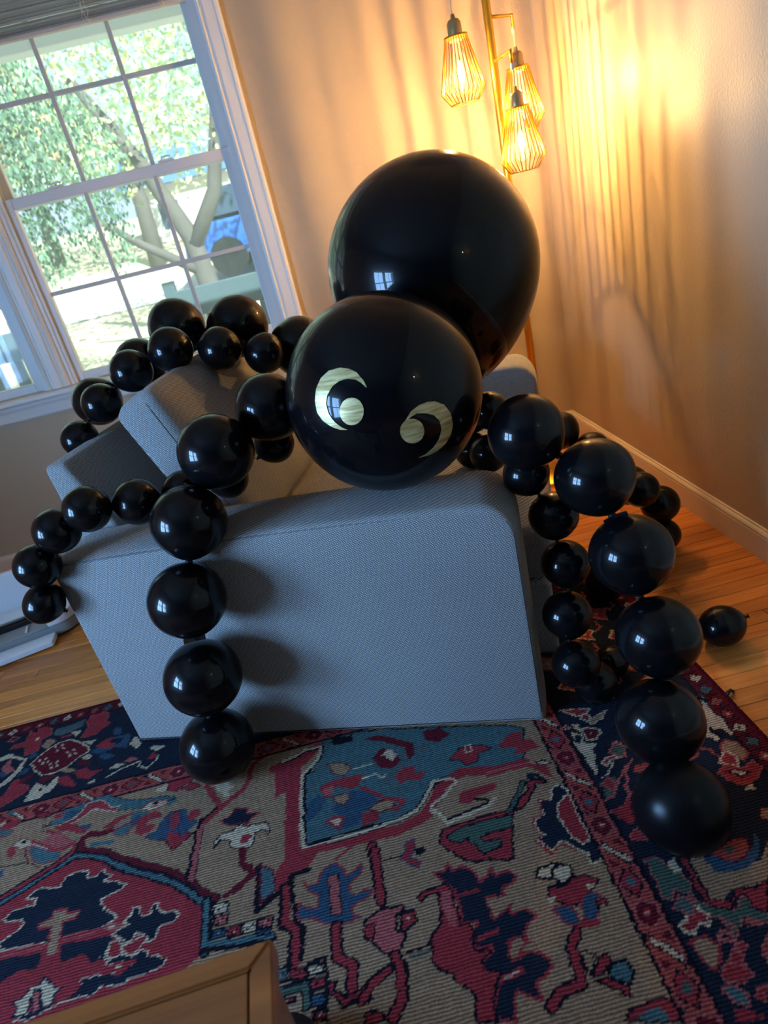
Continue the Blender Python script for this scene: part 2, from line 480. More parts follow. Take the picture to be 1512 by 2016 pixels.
def double_hung(name, loc, rotz, gx0, gx1, sill, meet, head, cols=3, rows=2, locks=True):
    """gx0..gx1: the glass width; sill: underside of the bottom rail; meet: underside of the meeting rail"""
    w = empty(name, loc, rotz); w['kind'] = 'structure'
    st = 0.042
    x0, x1 = gx0 - st, gx1 + st
    jb = bmesh.new()
    for a, b in ((x0 - 0.022, x0), (x1, x1 + 0.022)):
        add_box(jb, a, -0.002, sill, b, 0.13, head)
    for a, b in ((x0, x0 + 0.012), (x1 - 0.012, x1)):
        add_box(jb, a, 0.004, sill, b, 0.018, head)
        add_box(jb, a, 0.060, sill, b, 0.066, head)
        add_box(jb, a, 0.104, sill, b, 0.130, head)
    add_box(jb, x0, 0.0, head - 0.02, x1, 0.13, head)
    add_box(jb, x0, 0.02, sill - 0.02, x1, 0.14, sill)
    bm_obj('jamb', jb, M_SASH, w)
    def sash(nm, z0, z1, bt, tp, y0, y1):
        s = frame_mesh(nm, x0 + 0.001, z0, x1 - 0.001, z1, st, st, bt, tp, y0, y1, w, M_SASH)
        gz0, gz1 = z0 + bt, z1 - tp
        ym = (y0 + y1) / 2 + 0.004
        for i in range(1, cols):
            xx = gx0 + (gx1 - gx0) * i / cols
            box('muntin', xx - 0.009, ym - 0.006, gz0, xx + 0.009, ym + 0.006, gz1, M_MUNTIN, s, 0.002, 1)
        for j in range(1, rows):
            zz = gz0 + (gz1 - gz0) * j / rows
            for i in range(cols):
                xa = gx0 + (gx1 - gx0) * i / cols + (0.009 if i else 0); xb = gx0 + (gx1 - gx0) * (i + 1) / cols - (0.009 if i < cols - 1 else 0)
                box('muntin', xa, ym - 0.006, zz - 0.009, xb, ym + 0.006, zz + 0.009, M_MUNTIN, s, 0.002, 1)
        for j in range(rows):
            for i in range(cols):
                xa = gx0 + (gx1 - gx0) * i / cols; xb = gx0 + (gx1 - gx0) * (i + 1) / cols
                za = gz0 + (gz1 - gz0) * j / rows; zb = gz0 + (gz1 - gz0) * (j + 1) / rows
                me = bpy.data.meshes.new('pane')
                me.from_pydata([(xa, ym, za), (xb, ym, za), (xb, ym, zb), (xa, ym, zb)], [], [(0, 1, 2, 3)])
                mobj('pane', me, M_GLASS, s)
        return s
    sash('lower_sash', sill, meet + 0.042, 0.040, 0.042, 0.022, 0.056)
    sash('upper_sash', meet, head - 0.005, 0.042, 0.042, 0.068, 0.100)
    if locks:
        for fx in (0.22, 0.74):
            xx = gx0 + (gx1 - gx0) * fx
            bm = bmesh.new()
            add_box(bm, xx - 0.035, 0.026, meet + 0.042, xx + 0.03, 0.050, meet + 0.052, 0.003, 2)
            add_tube(bm, [(xx - 0.02, 0.038, meet + 0.05), (xx - 0.015, 0.036, meet + 0.062), (xx + 0.012, 0.034, meet + 0.063), (xx + 0.022, 0.034, meet + 0.058)], 0.004, 6)
            bm_obj('sash_lock', bm, M_SASH, w)
    return w, x0 - 0.022, x1 + 0.022

def casing_profile(x0, x1, y=0.0):
    """moulded face board outline in (x, y) with y negative towards the room"""
    W = x1 - x0
    f = [(0, 0.0), (0, -0.012), (0.10, -0.017), (0.16, -0.012), (0.24, -0.012), (0.30, -0.018), (0.72, -0.020), (0.80, -0.024), (0.90, -0.024), (0.96, -0.019), (1, -0.019), (1, 0)]
    return [(x0 + W * u, y + v) for u, v in f]

def trim_set(parent, jx0, jx1, z0, z1, cw=0.086, left=True, right=True, cols=None):
    if right: prism('casing', casing_profile(jx1 - 0.004, jx1 + cw), 'z', z0, z1, M_TRIM, parent, smooth=False)
    if left: prism('casing', casing_profile(jx0 + 0.004, jx0 - cw), 'z', z0, z1, M_TRIM, parent, smooth=False)

w1, a0, a1 = double_hung('window_1', (0, YB, 0), 0, -1.095, -0.200, 0.828, 1.558, OZ1)
trim_set(w1, a0, a1, 0.828, OZ1 + 0.086, left=False)
w2, b0, b1 = double_hung('window_2', (0, YB, 0), 0, -2.214, -1.318, 0.828, 1.558, OZ1)
trim_set(w2, b0, b1, 0.828, OZ1 + 0.086, right=False)
# mullion casing between the two windows
W = a0 - b1
mp = [(b1 - 0.004, 0.0), (b1 - 0.004, -0.012), (b1 + 0.012, -0.018), (b1 + 0.018, -0.012), (b1 + 0.026, -0.012), (b1 + 0.032, -0.020),
      (a0 - 0.032, -0.020), (a0 - 0.026, -0.012), (a0 - 0.018, -0.012), (a0 - 0.012, -0.018), (a0 + 0.004, -0.012), (a0 + 0.004, 0.0)]
prism('mullion_casing', mp, 'z', 0.828, OZ1, M_TRIM, w1, smooth=False)
box('mullion_post', b1 - 0.002, 0.0, 0.80, a0 + 0.002, 0.13, OZ1, M_TRIM, w1)
prism('head_casing', [(z, y) for z, y in [(OZ1 - 0.004, 0), (OZ1 - 0.004, -0.014), (OZ1 + 0.03, -0.02), (OZ1 + 0.086, -0.02), (OZ1 + 0.086, 0)]], 'x', 0, 1, M_TRIM, w1, smooth=False)
hc = [c for c in w1.children if c.name.startswith('head_casing')][0]
bpy.data.objects.remove(hc, do_unlink=True)
box('head_casing', b0 - 0.086, -0.02, OZ1 - 0.004, a1 + 0.086, 0.0, OZ1 + 0.086, M_TRIM, w1, 0.004)
# stool and apron
so = round_outline([(0.03, 0.800), (0.03, 0.826), (-0.062, 0.826), (-0.062, 0.800)], [0, 0, 0.010, 0.010], 4)
prism('window_stool', [(y, z) for y, z in so], 'x', b0 - 0.11, a1 + 0.11, M_TRIM, w1, smooth=False)
ap = [(0, 0.722), (-0.008, 0.722), (-0.014, 0.730), (-0.016, 0.770), (-0.020, 0.782), (-0.020, 0.800), (0, 0.800)]
prism('window_apron', ap, 'x', b0 - 0.086, a1 + 0.086, M_TRIM, w1, smooth=False)

# raised mini blind in each back window
def blind(jx0, jx1, label):
    b = empty('mini_blind', (0, YB, 0))
    tag(b, label, 'blind', 'raised mini blinds')
    x0, x1 = jx0 + 0.026, jx1 - 0.026
    box('bottom_rail', x0, 0.004, 2.100, x1, 0.030, 2.114, M_BLIND, b, 0.003)
    rr = random.Random(5)
    me = None
    z = 2.117
    k = 0
    while z < 2.262:
        if me is None:
            bm = bmesh.new()
            n = 6
            top = []; bot = []
            for i in range(n + 1):
                yy_ = 0.003 + 0.027 * i / n; zz_ = 0.0042 * math.sin(math.pi * i / n)
                top.append((bm.verts.new((x0, yy_, zz_ + 0.0007)), bm.verts.new((x1, yy_, zz_ + 0.0007))))
                bot.append((bm.verts.new((x0, yy_, zz_)), bm.verts.new((x1, yy_, zz_))))
            for i in range(n):
                bm.faces.new((top[i][0], top[i][1], top[i + 1][1], top[i + 1][0]))
                bm.faces.new((bot[i][0], bot[i + 1][0], bot[i + 1][1], bot[i][1]))
            bm.faces.new((top[0][0], bot[0][0], bot[0][1], top[0][1])); bm.faces.new((top[n][0], top[n][1], bot[n][1], bot[n][0]))
            o = bm_obj('slat', bm, M_BLIND, b); me = o.data
        else:
            o = mobj('slat', me, None, b)
        o.location = (rr.uniform(-0.001, 0.001), rr.uniform(-0.0035, 0.001), z)
        o.rotation_euler = (rr.uniform(-0.12, 0.05), 0, 0)
        z += rr.choice((0.0045, 0.0058, 0.007, 0.0085)); k += 1
    box('head_rail', x0, 0.0, 2.266, x1, 0.034, 2.279, M_BLIND, b, 0.002)
    for fx in (0.22, 0.60, 0.9):
        xx = x0 + (x1 - x0) * fx
        for d in (-0.010, 0.010):
            pts = [(xx + d + rr.uniform(-0.006, 0.006), -0.001 - 0.006 * (i % 2), 2.096 + 0.17 * i / 9) for i in range(10)]
            tube('ladder_cord', pts, 0.0011, M_CORD, b, 5)
        tube('lift_cord', [(xx, -0.004, 2.262), (xx + 0.004, -0.007, 2.20), (xx - 0.006, -0.007, 2.14), (xx + 0.002, -0.004, 2.098)], 0.0014, M_CORD, b, 5)
blind(a0, a1, 'raised mini blind bunched at the top of the right window')
blind(b0, b1, 'raised mini blind bunched at the top of the left window')

# windows in the left wall (behind the camera's left shoulder)
w3, c0, c1 = double_hung('window_3', (XL, 0.20, 0), math.pi / 2, 0.085, 0.665, LZ0, 1.10, LZ1, 2, 1, False)
w4, d0, d1 = double_hung('window_4', (XL, 0.20, 0), math.pi / 2, -0.665, -0.085, LZ0, 1.10, LZ1, 2, 1, False)
trim_set(w3, c0, c1, LZ0, LZ1 + 0.086, left=False)
trim_set(w4, d0, d1, LZ0, LZ1 + 0.086, right=False)
box('mullion_casing', d1, -0.02, LZ0, c0, 0.13, LZ1, M_TRIM, w3, 0.003)
box('window_stool', d0 - 0.1, -0.06, LZ0 - 0.027, c1 + 0.1, 0.03, LZ0 - 0.001, M_TRIM, w3, 0.006)
box('head_casing', d0 - 0.086, -0.02, LZ1 - 0.004, c1 + 0.086, 0, LZ1 + 0.086, M_TRIM, w3, 0.003)
# ------------------------------------------------------------------ rug
RUG_SHAPES = """
pR:-1027,1099 -986,1118 -945,1142 -908,1160 -875,1177 -835,1166 -783,1139 -733,1101 -677,1070 -631,1046 -594,1015 -551,976 -527,957 -523,857 -607,799 -705,765 -886,764 -1063,806 -1175,1014
lD22:-1107,1063 -1029,1103 -988,1122 -947,1146 -909,1164 -877,1181 -836,1170 -784,1143 -734,1104 -678,1073 -632,1049 -594,1018 -551,980 -524,959 -519,856
lT11:-1107,1063 -1029,1103 -988,1122 -947,1146 -909,1164 -877,1181 -836,1170 -784,1143 -734,1104 -678,1073 -632,1049 -594,1018 -551,980 -524,959 -519,856
lD20:-1114,1077 -1034,1115 -979,1143 -921,1171 -888,1194 -884,1211
lR10:-1114,1077 -1034,1115 -979,1143 -921,1171 -888,1194 -892,1217 -922,1247 -979,1285
lD20:-875,1198 -797,1167 -748,1134 -672,1091 -610,1055 -563,1015 -541,991 -507,965
lM12:-872,1199 -798,1170 -749,1136 -672,1093 -610,1057 -563,1017 -541,993 -507,967
lM16:-865,1199 -874,1227 -859,1237 -813,1227 -801,1233
lT12:-842,1204 -791,1193
pN:-1001,1059 -985,1074 -960,1077 -936,1073 -936,1090 -964,1097 -942,1116 -885,1103 -883,1127 -855,1133 -833,1127 -820,1105 -801,1106 -791,1120 -778,1107 -762,1097 -782,1087 -747,1076 -721,1062 -734,1052 -773,1043 -773,1030 -748,1007 -724,984 -738,979 -752,977 -756,969 -793,973 -830,974 -874,971 -915,977 -976,984 -986,1002 -961,1016 -945,1031 -951,1045 -988,1050
lC4:-1001,1059 -985,1074 -960,1077 -936,1073 -936,1090 -964,1097 -942,1116 -885,1103 -883,1127 -855,1133 -833,1127 -820,1105 -801,1106 -791,1120 -778,1107 -762,1097 -782,1087 -747,1076 -721,1062 -734,1052 -773,1043 -773,1030 -748,1007 -724,984 -738,979 -752,977 -756,969 -793,973 -830,974 -874,971 -915,977 -976,984 -986,1002 -961,1016 -945,1031 -951,1045 -988,1050 -1001,1059
pN:-1013,959 -969,962 -930,960 -883,953 -877,955 -873,934 -877,921 -898,924 -922,924 -932,913 -990,910
lP11:-1036,977 -975,975 -879,968
lR6:-1036,977 -975,975 -879,968
lP11:-836,973 -793,970 -750,969
lR6:-836,973 -793,970 -750,969 -701,966
pP:-752,977 -737,977 -702,969 -696,960 -720,957 -741,959
pC:-741,971 -726,968 -727,962 -738,964
pF:-881,1045 -849,1042 -848,1029 -819,1027 -824,1012 -849,1013 -846,985 -839,939 -864,943 -870,976 -874,1005 -900,1009 -906,1024 -879,1028
lR5:-881,1045 -849,1042 -848,1029 -819,1027 -824,1012 -849,1013 -846,985 -839,939 -864,943 -870,976 -874,1005 -900,1009 -906,1024 -879,1028 -881,1045
pN:-709,974 -693,982 -696,999 -680,994 -672,973 -651,973 -649,995 -640,995 -633,974 -616,967 -595,964 -582,954 -594,942 -620,940 -627,931 -627,916 -639,913 -654,932 -671,940 -677,927 -687,921 -700,936 -727,949 -714,957 -694,961
lC4:-709,974 -693,982 -696,999 -680,994 -672,973 -651,973 -649,995 -640,995 -633,974 -616,967 -595,964 -582,954 -594,942 -620,940 -627,931 -627,916 -639,913 -654,932 -671,940 -677,927 -687,921 -700,936 -727,949 -714,957 -694,961 -709,974
pN:-827,922 -837,958 -788,954 -739,949 -692,928 -696,920 -731,899 -755,902 -778,923 -801,920
pR:-727,917 -726,934 -708,935 -696,920 -694,903 -710,896 -724,905
lC5:-727,917 -726,934 -708,935 -696,920 -694,903 -710,896 -724,905 -727,917
pR:-695,917 -673,923 -657,930 -645,915 -658,907 -666,893 -686,903
lC3:-695,917 -673,923 -657,930 -645,915 -658,907 -666,893 -686,903 -695,917
pN:-739,909 -724,894 -705,900 -691,902 -665,890 -653,900 -640,891 -635,882 -617,880 -595,865 -601,854 -623,852 -636,847 -664,849 -671,843 -691,843 -722,846 -738,835 -775,840 -807,835 -834,827 -856,821 -886,828 -809,843 -784,849 -760,864 -774,870 -758,874 -717,868 -691,867 -662,875 -693,886 -716,887
lC3:-739,909 -724,894 -705,900 -691,902 -665,890 -653,900 -640,891 -635,882 -617,880 -595,865 -601,854 -623,852 -636,847 -664,849 -671,843 -691,843 -722,846 -738,835 -775,840 -807,835 -834,827 -856,821 -886,828 -809,843 -784,849 -760,864 -774,870 -758,874 -717,868 -691,867 -662,875 -693,886 -716,887 -739,909
lR8:-804,894 -756,886 -709,882 -663,878
pR:-710,885 -696,887 -663,878 -672,870 -684,860 -695,860
pC:-703,881 -688,878 -690,873 -699,874
pR:-830,919 -816,921 -788,925 -764,913 -754,899 -774,891 -774,873 -760,864 -773,849 -791,839 -813,837 -825,832 -859,905 -879,919
pC:-849,900 -837,884 -806,865 -818,853 -810,846 -826,835 -835,837 -844,870 -860,877 -864,857 -863,832 -892,837 -886,850 -900,864 -880,869 -874,883 -853,888
lN4:-849,900 -837,884 -806,865 -818,853 -810,846 -826,835 -835,837 -844,870 -860,877 -864,857 -863,832 -892,837 -886,850 -900,864 -880,869 -874,883 -853,888 -849,900
pP:-863,877 -846,873 -838,828 -853,832
lN5:-863,877 -846,873 -838,828 -853,832 -863,877
pR:-934,919 -895,923 -863,914 -854,891 -879,881 -901,866 -928,863 -968,891
pR:-564,884 -558,961 -538,961 -533,902 -533,860 -549,859
lD22:-527,967 -519,866 -384,851
lT11:-527,967 -520,872 -384,854
pC:-510,954 -480,952 -479,929 -509,932
lD4:-510,954 -480,952 -479,929 -509,932 -510,954
lD4:-499,938 -488,945
pC:-496,942 -494,944 -491,941 -493,939
pP:-508,926 -478,924 -478,904 -507,906
lD4:-508,926 -478,924 -478,904 -507,906 -508,926
lD4:-497,911 -487,918
pC:-495,915 -493,917 -490,914 -492,912
pB:-508,898 -480,896 -480,878 -507,880
lD4:-508,898 -480,896 -480,878 -507,880 -508,898
lD4:-498,884 -488,891
pC:-495,889 -493,890 -490,887 -493,885
pR:-473,897 -447,895 -447,875 -473,876
lD4:-473,897 -447,895 -447,875 -473,876 -473,897
lD4:-464,882 -454,889
pC:-461,886 -459,888 -456,885 -459,883
pC:-443,897 -416,895 -416,873 -442,875
lD4:-443,897 -416,895 -416,873 -442,875 -443,897
lD4:-434,881 -423,888
pC:-431,885 -429,887 -426,884 -429,882
pP:-412,895 -384,893 -385,872 -412,875
lD4:-412,895 -384,893 -385,872 -412,875 -412,895
lD4:-403,880 -392,887
pC:-400,884 -398,886 -395,883 -398,881
pB:-414,872 -385,870 -386,857 -414,859
lD4:-414,872 -385,870 -386,857 -414,859 -414,872
lD4:-404,861 -394,868
pC:-401,865 -399,867 -397,863 -399,862
lD20:-575,1036 -566,1183
lD20:-569,1030 -570,1155 -557,1183 -522,1214
lP12:-569,1030 -567,1154 -556,1175
lR14:-556,1179 -521,1209 -501,1224 -467,1249 -455,1286 -450,1323 -413,1350 -363,1363
lR14:-522,1214 -547,1253 -567,1291 -561,1308
pC:-551,1286 -530,1293 -507,1285 -507,1271 -490,1263 -508,1258 -506,1235 -524,1241 -523,1258 -538,1263
pN:-520,1167 -500,1173 -490,1183 -488,1194 -452,1182 -455,1171 -423,1161 -446,1148 -449,1137 -470,1143 -498,1148
lR4:-520,1167 -500,1173 -490,1183 -488,1194 -452,1182 -455,1171 -423,1161 -446,1148 -449,1137 -470,1143 -498,1148 -520,1167
pC:-526,1095 -525,1114 -513,1129 -483,1131 -470,1143 -452,1130 -439,1133 -411,1128 -394,1111 -396,1093 -414,1110 -430,1107 -429,1084 -445,1070 -465,1073 -485,1086 -491,1107 -511,1113
lD4:-526,1095 -525,1114 -513,1129 -483,1131 -470,1143 -452,1130 -439,1133 -411,1128 -394,1111 -396,1093 -414,1110 -430,1107 -429,1084 -445,1070 -465,1073 -485,1086 -491,1107 -511,1113 -526,1095
pR:-466,1096 -461,1109 -441,1108 -437,1098 -449,1086 -464,1087
lM16:-458,1067 -455,1030 -435,1014 -428,1002 -449,988 -466,973
lM12:-463,1067 -457,1038 -438,1019 -434,1002 -451,987 -487,967
pR:-657,1237 -624,1235 -620,1163 -581,1155 -617,1127 -629,1120 -648,1148
lD3:-657,1237 -624,1235 -620,1163 -581,1155 -617,1127 -629,1120 -648,1148 -657,1237
pB:-625,1239 -610,1234 -604,1199 -575,1189 -590,1169 -615,1153 -620,1163
pB:-710,1183 -678,1181 -678,1218 -656,1232 -649,1156 -674,1160
lM3:-710,1183 -678,1181 -678,1218 -656,1232 -649,1156 -674,1160 -710,1183
pC:-725,1272 -710,1289 -673,1286 -666,1270 -690,1261 -719,1261
lR3:-725,1272 -710,1289 -673,1286 -666,1270 -690,1261 -719,1261 -725,1272
pD:-712,1279 -695,1283 -693,1275 -707,1270
pT:-760,1266 -740,1272 -710,1254 -723,1245 -754,1238
pR:-733,1240 -713,1251 -680,1244 -683,1224 -706,1231 -717,1202 -738,1200
pT:-668,1280 -652,1293 -641,1271 -661,1260
pF:-698,1229 -675,1238 -668,1219 -683,1207
pR:-608,1200 -598,1226 -576,1223 -577,1202 -593,1191
lP10:-783,1365 -706,1363 -614,1360
lD3:-785,1373 -708,1371 -615,1368
pR:-678,1315 -682,1355 -628,1356 -609,1330 -621,1310 -648,1314 -611,1293 -582,1297 -592,1314 -623,1320 -646,1300
lD2:-678,1315 -682,1355 -628,1356 -609,1330 -621,1310 -648,1314 -611,1293 -582,1297 -592,1314 -623,1320 -646,1300 -678,1315
pC:-713,1322 -680,1344 -681,1312
pT:-311,1237 -289,1243 -261,1301 -264,1327 -266,1360 -99,1324 186,1232 244,1200 210,1100 143,1089 77,1112 35,1109 -26,1088 -55,1042 -88,1037 -182,1041 -311,1037
lD4:-311,1237 -289,1243 -261,1301 -264,1327 -266,1360 -99,1324 186,1232 244,1200 210,1100 143,1089 77,1112 35,1109 -26,1088 -55,1042 -88,1037 -182,1041 -311,1037 -311,1237
lR34:-336,1293 -343,1119 -343,1022
lR26:-343,1022 -267,1020 -109,1010 -42,1026 -8,1065 12,1096 61,1117 145,1097 209,1096
lR30:-340,1271 -298,1305 -279,1323 -329,1305 -388,1287
pR:-388,1273 -321,1288 -319,1204 -351,1206 -386,1191
lD14:-366,1304 -328,1310 -309,1324 -264,1317 -265,1297 -292,1259 -314,1238 -319,1169 -317,1072 -311,1033 -235,1028 -105,1035 -57,1046 -33,1074 -5,1110 29,1111
lC8:-366,1306 -328,1313 -309,1326 -268,1321 -267,1298 -292,1263 -318,1242 -322,1170 -320,1081 -313,1028 -235,1028 -105,1035 -57,1046 -28,1080 -4,1114 35,1109 49,1095 20,1072 -17,1052 -24,1035 -5,1018 0,997 99,1010 116,1024
pB:-234,1132 -198,1150 -171,1145 -141,1110 -150,1088 -177,1085 -187,1054 -233,1049 -252,1063 -230,1091 -249,1113
pB:-306,1148 -281,1165 -264,1151 -272,1120 -297,1100 -308,1100
pK:-304,1208 -272,1206 -287,1180 -305,1177
pK:-288,1267 -255,1269 -245,1251 -278,1240
pF:-252,1254 -212,1249 -192,1223 -212,1203 -239,1217
lM3:-252,1254 -212,1249 -192,1223 -212,1203 -239,1217 -252,1254
pF:-243,1148 -212,1150 -203,1131 -222,1116 -241,1131
lM3:-243,1148 -212,1150 -203,1131 -222,1116 -241,1131 -243,1148
pR:-209,1197 -166,1196 -176,1164 -198,1154 -214,1168 -245,1179 -260,1166 -247,1145 -267,1152 -276,1189 -244,1196
pP:-270,1178 -241,1182 -243,1156 -264,1155
pM:-140,1233 -108,1261 -75,1234 -69,1199 -93,1184 -123,1199
pC:-113,1236 -94,1251 -74,1226 -91,1207
pR:-93,1157 -65,1179 -41,1175 -38,1152 -15,1148 -36,1125 -62,1138 -80,1131
lK16:-102,1304 -52,1240 -63,1196 -99,1164 -116,1148 -82,1119
pM:-151,1307 -109,1307 -68,1276 -29,1247 -31,1213 -52,1193 -55,1241 -105,1280
pD:-240,1339 -183,1334 -181,1307 -234,1316
pM:-1,1277 44,1275 67,1246 34,1229 1,1246
pK:-26,1202 10,1218 24,1232 -1,1236 -28,1227
pR:44,1163 80,1192 131,1183 154,1165 118,1160 108,1136 79,1133 70,1154
lD3:44,1163 80,1192 131,1183 154,1165 118,1160 108,1136 79,1133 70,1154 44,1163
lC4:91,1193 105,1193 103,1170 89,1170 91,1193
pF:-164,1085 -135,1100 -99,1096 -106,1074 -136,1068
lM4:-164,1085 -135,1100 -99,1096 -106,1074 -136,1068 -164,1085
pR:-181,1079 -145,1075 -139,1049 -181,1044
lR10:-174,1154 -146,1124 -122,1103 -80,1085 -100,1064 -116,1069
pC:-261,1081 -240,1090 -221,1084 -236,1058
lR8:-261,1081 -240,1090 -221,1084 -236,1058 -261,1081
lC5:-168,1179 -136,1181 -117,1165 -109,1172
lC4:-186,1217 -142,1215
pT:-140,1062 -108,1059 -109,1048 -139,1049
pF:-12,1043 36,1083 72,1105 138,1073 176,1077 154,1011 113,1002 1,1001
pR:38,1034 48,1063 98,1062 131,1063 126,1045 86,1042 66,1029
lD8:-19,1041 -5,1018 1,1001 97,1015 100,1025 74,1034
lC9:-20,1038 -3,1013 3,995 102,1009 116,1024
pR:-12,983 112,987 145,984 109,871 72,885 34,887 5,912 -23,951
lD5:-12,983 112,987 145,984 109,871 72,885 34,887 5,912 -23,951 -12,983
pG:-7,964 26,974 99,977 141,970 133,944 64,941 61,929 101,923 97,907 58,899 40,931 35,947 18,938 -4,952
lD4:-7,964 26,974 99,977 141,970 133,944 64,941 61,929 101,923 97,907 58,899 40,931 35,947 18,938 -4,952 -7,964
lD24:-168,989 -166,954 -163,882
lR14:-168,989 -166,954 -163,882
lD24:-163,975 -163,860
lR14:-163,975 -163,860
lD4:-152,946 -103,948
pR:-95,977 -76,978 -73,960 -92,938 -71,922 -77,907 -113,941 -98,957
lB3:-95,977 -76,978 -73,960 -92,938 -71,922 -77,907 -113,941 -98,957 -95,977
pD:-80,955 -61,956 -55,944 -69,935 -80,941
pF:-299,1001 -252,1004 -250,983 -284,980
lR6:-250,980 -211,1002 -185,1009
pR:-380,992 -344,1031 -265,1027 -297,996 -309,977 -344,972 -350,949 -379,942
lD12:-417,1016 -417,912 -373,940 -350,949 -344,972 -309,974
pT:-415,1015 -386,997 -379,948 -409,927
lM5:-415,1015 -386,997 -379,948 -409,927 -415,1015
lD24:-359,948 -360,871 -336,853 -341,784
lR14:-356,947 -355,872 -336,851 -336,785
lD10:-344,972 -344,947 -336,872 -320,852 -326,794
pB:-318,949 -313,935 -298,937 -287,939 -283,954 -268,971 -247,970 -231,954 -230,935 -212,942 -193,955 -192,936 -213,924 -223,915 -219,893 -188,895 -177,889 -184,877 -212,871 -221,862 -220,848 -207,842 -234,836 -266,840 -300,865 -322,869 -333,880 -330,905 -314,891 -294,883 -288,898 -288,913 -310,925
lR4:-318,949 -313,935 -298,937 -287,939 -283,954 -268,971 -247,970 -231,954 -230,935 -212,942 -193,955 -192,936 -213,924 -223,915 -219,893 -188,895 -177,889 -184,877 -212,871 -221,862 -220,848 -207,842 -234,836 -266,840 -300,865 -322,869 -333,880 -330,905 -314,891 -294,883 -288,898 -288,913 -310,925 -318,949
pP:-266,949 -243,945 -244,897 -241,857 -263,860 -266,903
lN3:-266,949 -243,945 -244,897 -241,857 -263,860 -266,903 -266,949
pF:-215,901 -197,916 -179,920 -187,907 -211,888
pK:-375,788 -352,787 -350,763 -373,764
lD5:-375,788 -352,787 -350,763 -373,764 -375,788
pC:-365,776 -363,777 -361,775 -363,773
lD3:-369,772 -365,774
lD3:-360,777 -357,778
pR:-345,780 -316,777 -315,758 -344,761
lD5:-345,780 -316,777 -315,758 -344,761 -345,780
pC:-333,770 -331,771 -328,769 -331,767
lD3:-337,766 -333,768
lD3:-328,770 -324,772
pC:-312,779 -285,776 -285,758 -311,761
lD5:-312,779 -285,776 -285,758 -311,761 -312,779
pC:-301,769 -299,771 -297,768 -299,766
lD3:-305,766 -301,767
lD3:-296,770 -292,772
pR:-311,753 -284,750 -283,732 -310,734
lD5:-311,753 -284,750 -283,732 -310,734 -311,753
pC:-300,743 -298,744 -296,742 -298,740
lD3:-304,739 -300,741
lD3:-295,743 -292,745
pB:-309,727 -283,725 -282,705 -309,707
lD5:-309,727 -283,725 -282,705 -309,707 -309,727
pC:-298,717 -296,718 -294,716 -296,714
lD3:-302,713 -299,715
lD3:-294,717 -290,719
pR:-305,700 -281,698 -281,681 -305,683
lD5:-305,700 -281,698 -281,681 -305,683 -305,700
pC:-296,691 -294,693 -292,690 -294,689
lD3:-300,688 -296,690
lD3:-291,692 -288,694
pR:-366,735 -339,732 -338,723 -365,726
lD5:-366,735 -339,732 -338,723 -365,726 -366,735
pC:-354,730 -352,731 -350,729 -352,727
lD3:-358,726 -355,728
lD3:-350,730 -346,732
lD18:-369,747 -319,748 -317,709
lG10:-369,747 -319,745 -317,709
lD6:-278,774 -280,677
lD6:-311,783 -280,785 -278,774
lD26:-256,837 -257,781 -231,757 -235,704
lR15:-256,837 -257,781 -231,757 -235,704
pR:-277,739 -262,735 -265,723 -245,708 -225,712 -181,732 -168,731 -198,708 -205,690 -217,695 -228,700 -251,691 -254,704 -275,721
lD5:-277,739 -262,735 -265,723 -245,708 -225,712 -181,732 -168,731 -198,708 -205,690 -217,695 -228,700 -251,691 -254,704 -275,721 -277,739
pP:-185,838 -170,845 -127,844 -118,833 -138,825 -139,799 -124,780 -144,755 -168,762 -188,785 -202,801 -199,831
lD5:-185,838 -170,845 -127,844 -118,833 -138,825 -139,799 -124,780 -144,755 -168,762 -188,785 -202,801 -199,831 -185,838
pR:-129,825 -103,826 -101,802 -130,790
lD5:-129,825 -103,826 -101,802 -130,790 -129,825
pR:-200,821 -181,821 -182,793 -202,801
lD4:-200,821 -181,821 -182,793 -202,801 -200,821
pC:-116,816 -109,817 -110,812 -115,811
lD24:-152,753 -142,732 -145,683 -171,654
lR14:-152,753 -145,732 -146,683 -171,654
lD20:-164,733 -196,720 -218,695
lR11:-167,731 -196,718 -218,693
pR:-215,675 -190,671 -180,654 -217,655
lD5:-215,675 -190,671 -180,654 -217,655 -215,675
lD5:-131,752 -88,755
lG6:-123,742 -90,745
pN:-52,891 -28,887 -19,903 -12,882 9,888 27,871 33,845 49,852 65,868 65,850 93,851 107,835 89,823 73,822 70,804 38,813 40,791 40,767 67,778 78,788 75,770 103,770 115,752 94,742 88,732 86,713 61,727 52,722 49,690 67,692 76,699 107,688 115,666 93,652 78,649 80,634 82,621 66,627 43,644 35,633 29,601 4,607 -1,626 8,648 26,678 2,687 1,701 19,712 25,724 -6,728 -4,757 13,772 -19,776 -14,817 -21,847
lR5:-52,891 -28,887 -19,903 -12,882 9,888 27,871 33,845 49,852 65,868 65,850 93,851 107,835 89,823 73,822 70,804 38,813 40,791 40,767 67,778 78,788 75,770 103,770 115,752 94,742 88,732 86,713 61,727 52,722 49,690 67,692 76,699 107,688 115,666 93,652 78,649 80,634 82,621 66,627 43,644 35,633 29,601 4,607 -1,626 8,648 26,678 2,687 1,701 19,712 25,724 -6,728 -4,757 13,772 -19,776 -14,817 -21,847 -52,891
pR:-94,848 -78,858 -31,861 -24,842 -22,808 -20,774 -5,772 -5,752 -8,729 -1,720 12,723 20,716 2,705 0,689 27,680 10,656 1,642 -1,626 0,608 -34,616 -27,659 -45,673 -58,698 -80,710 -85,733 -84,761 -62,783 -52,804 -51,847 -72,848 -85,840
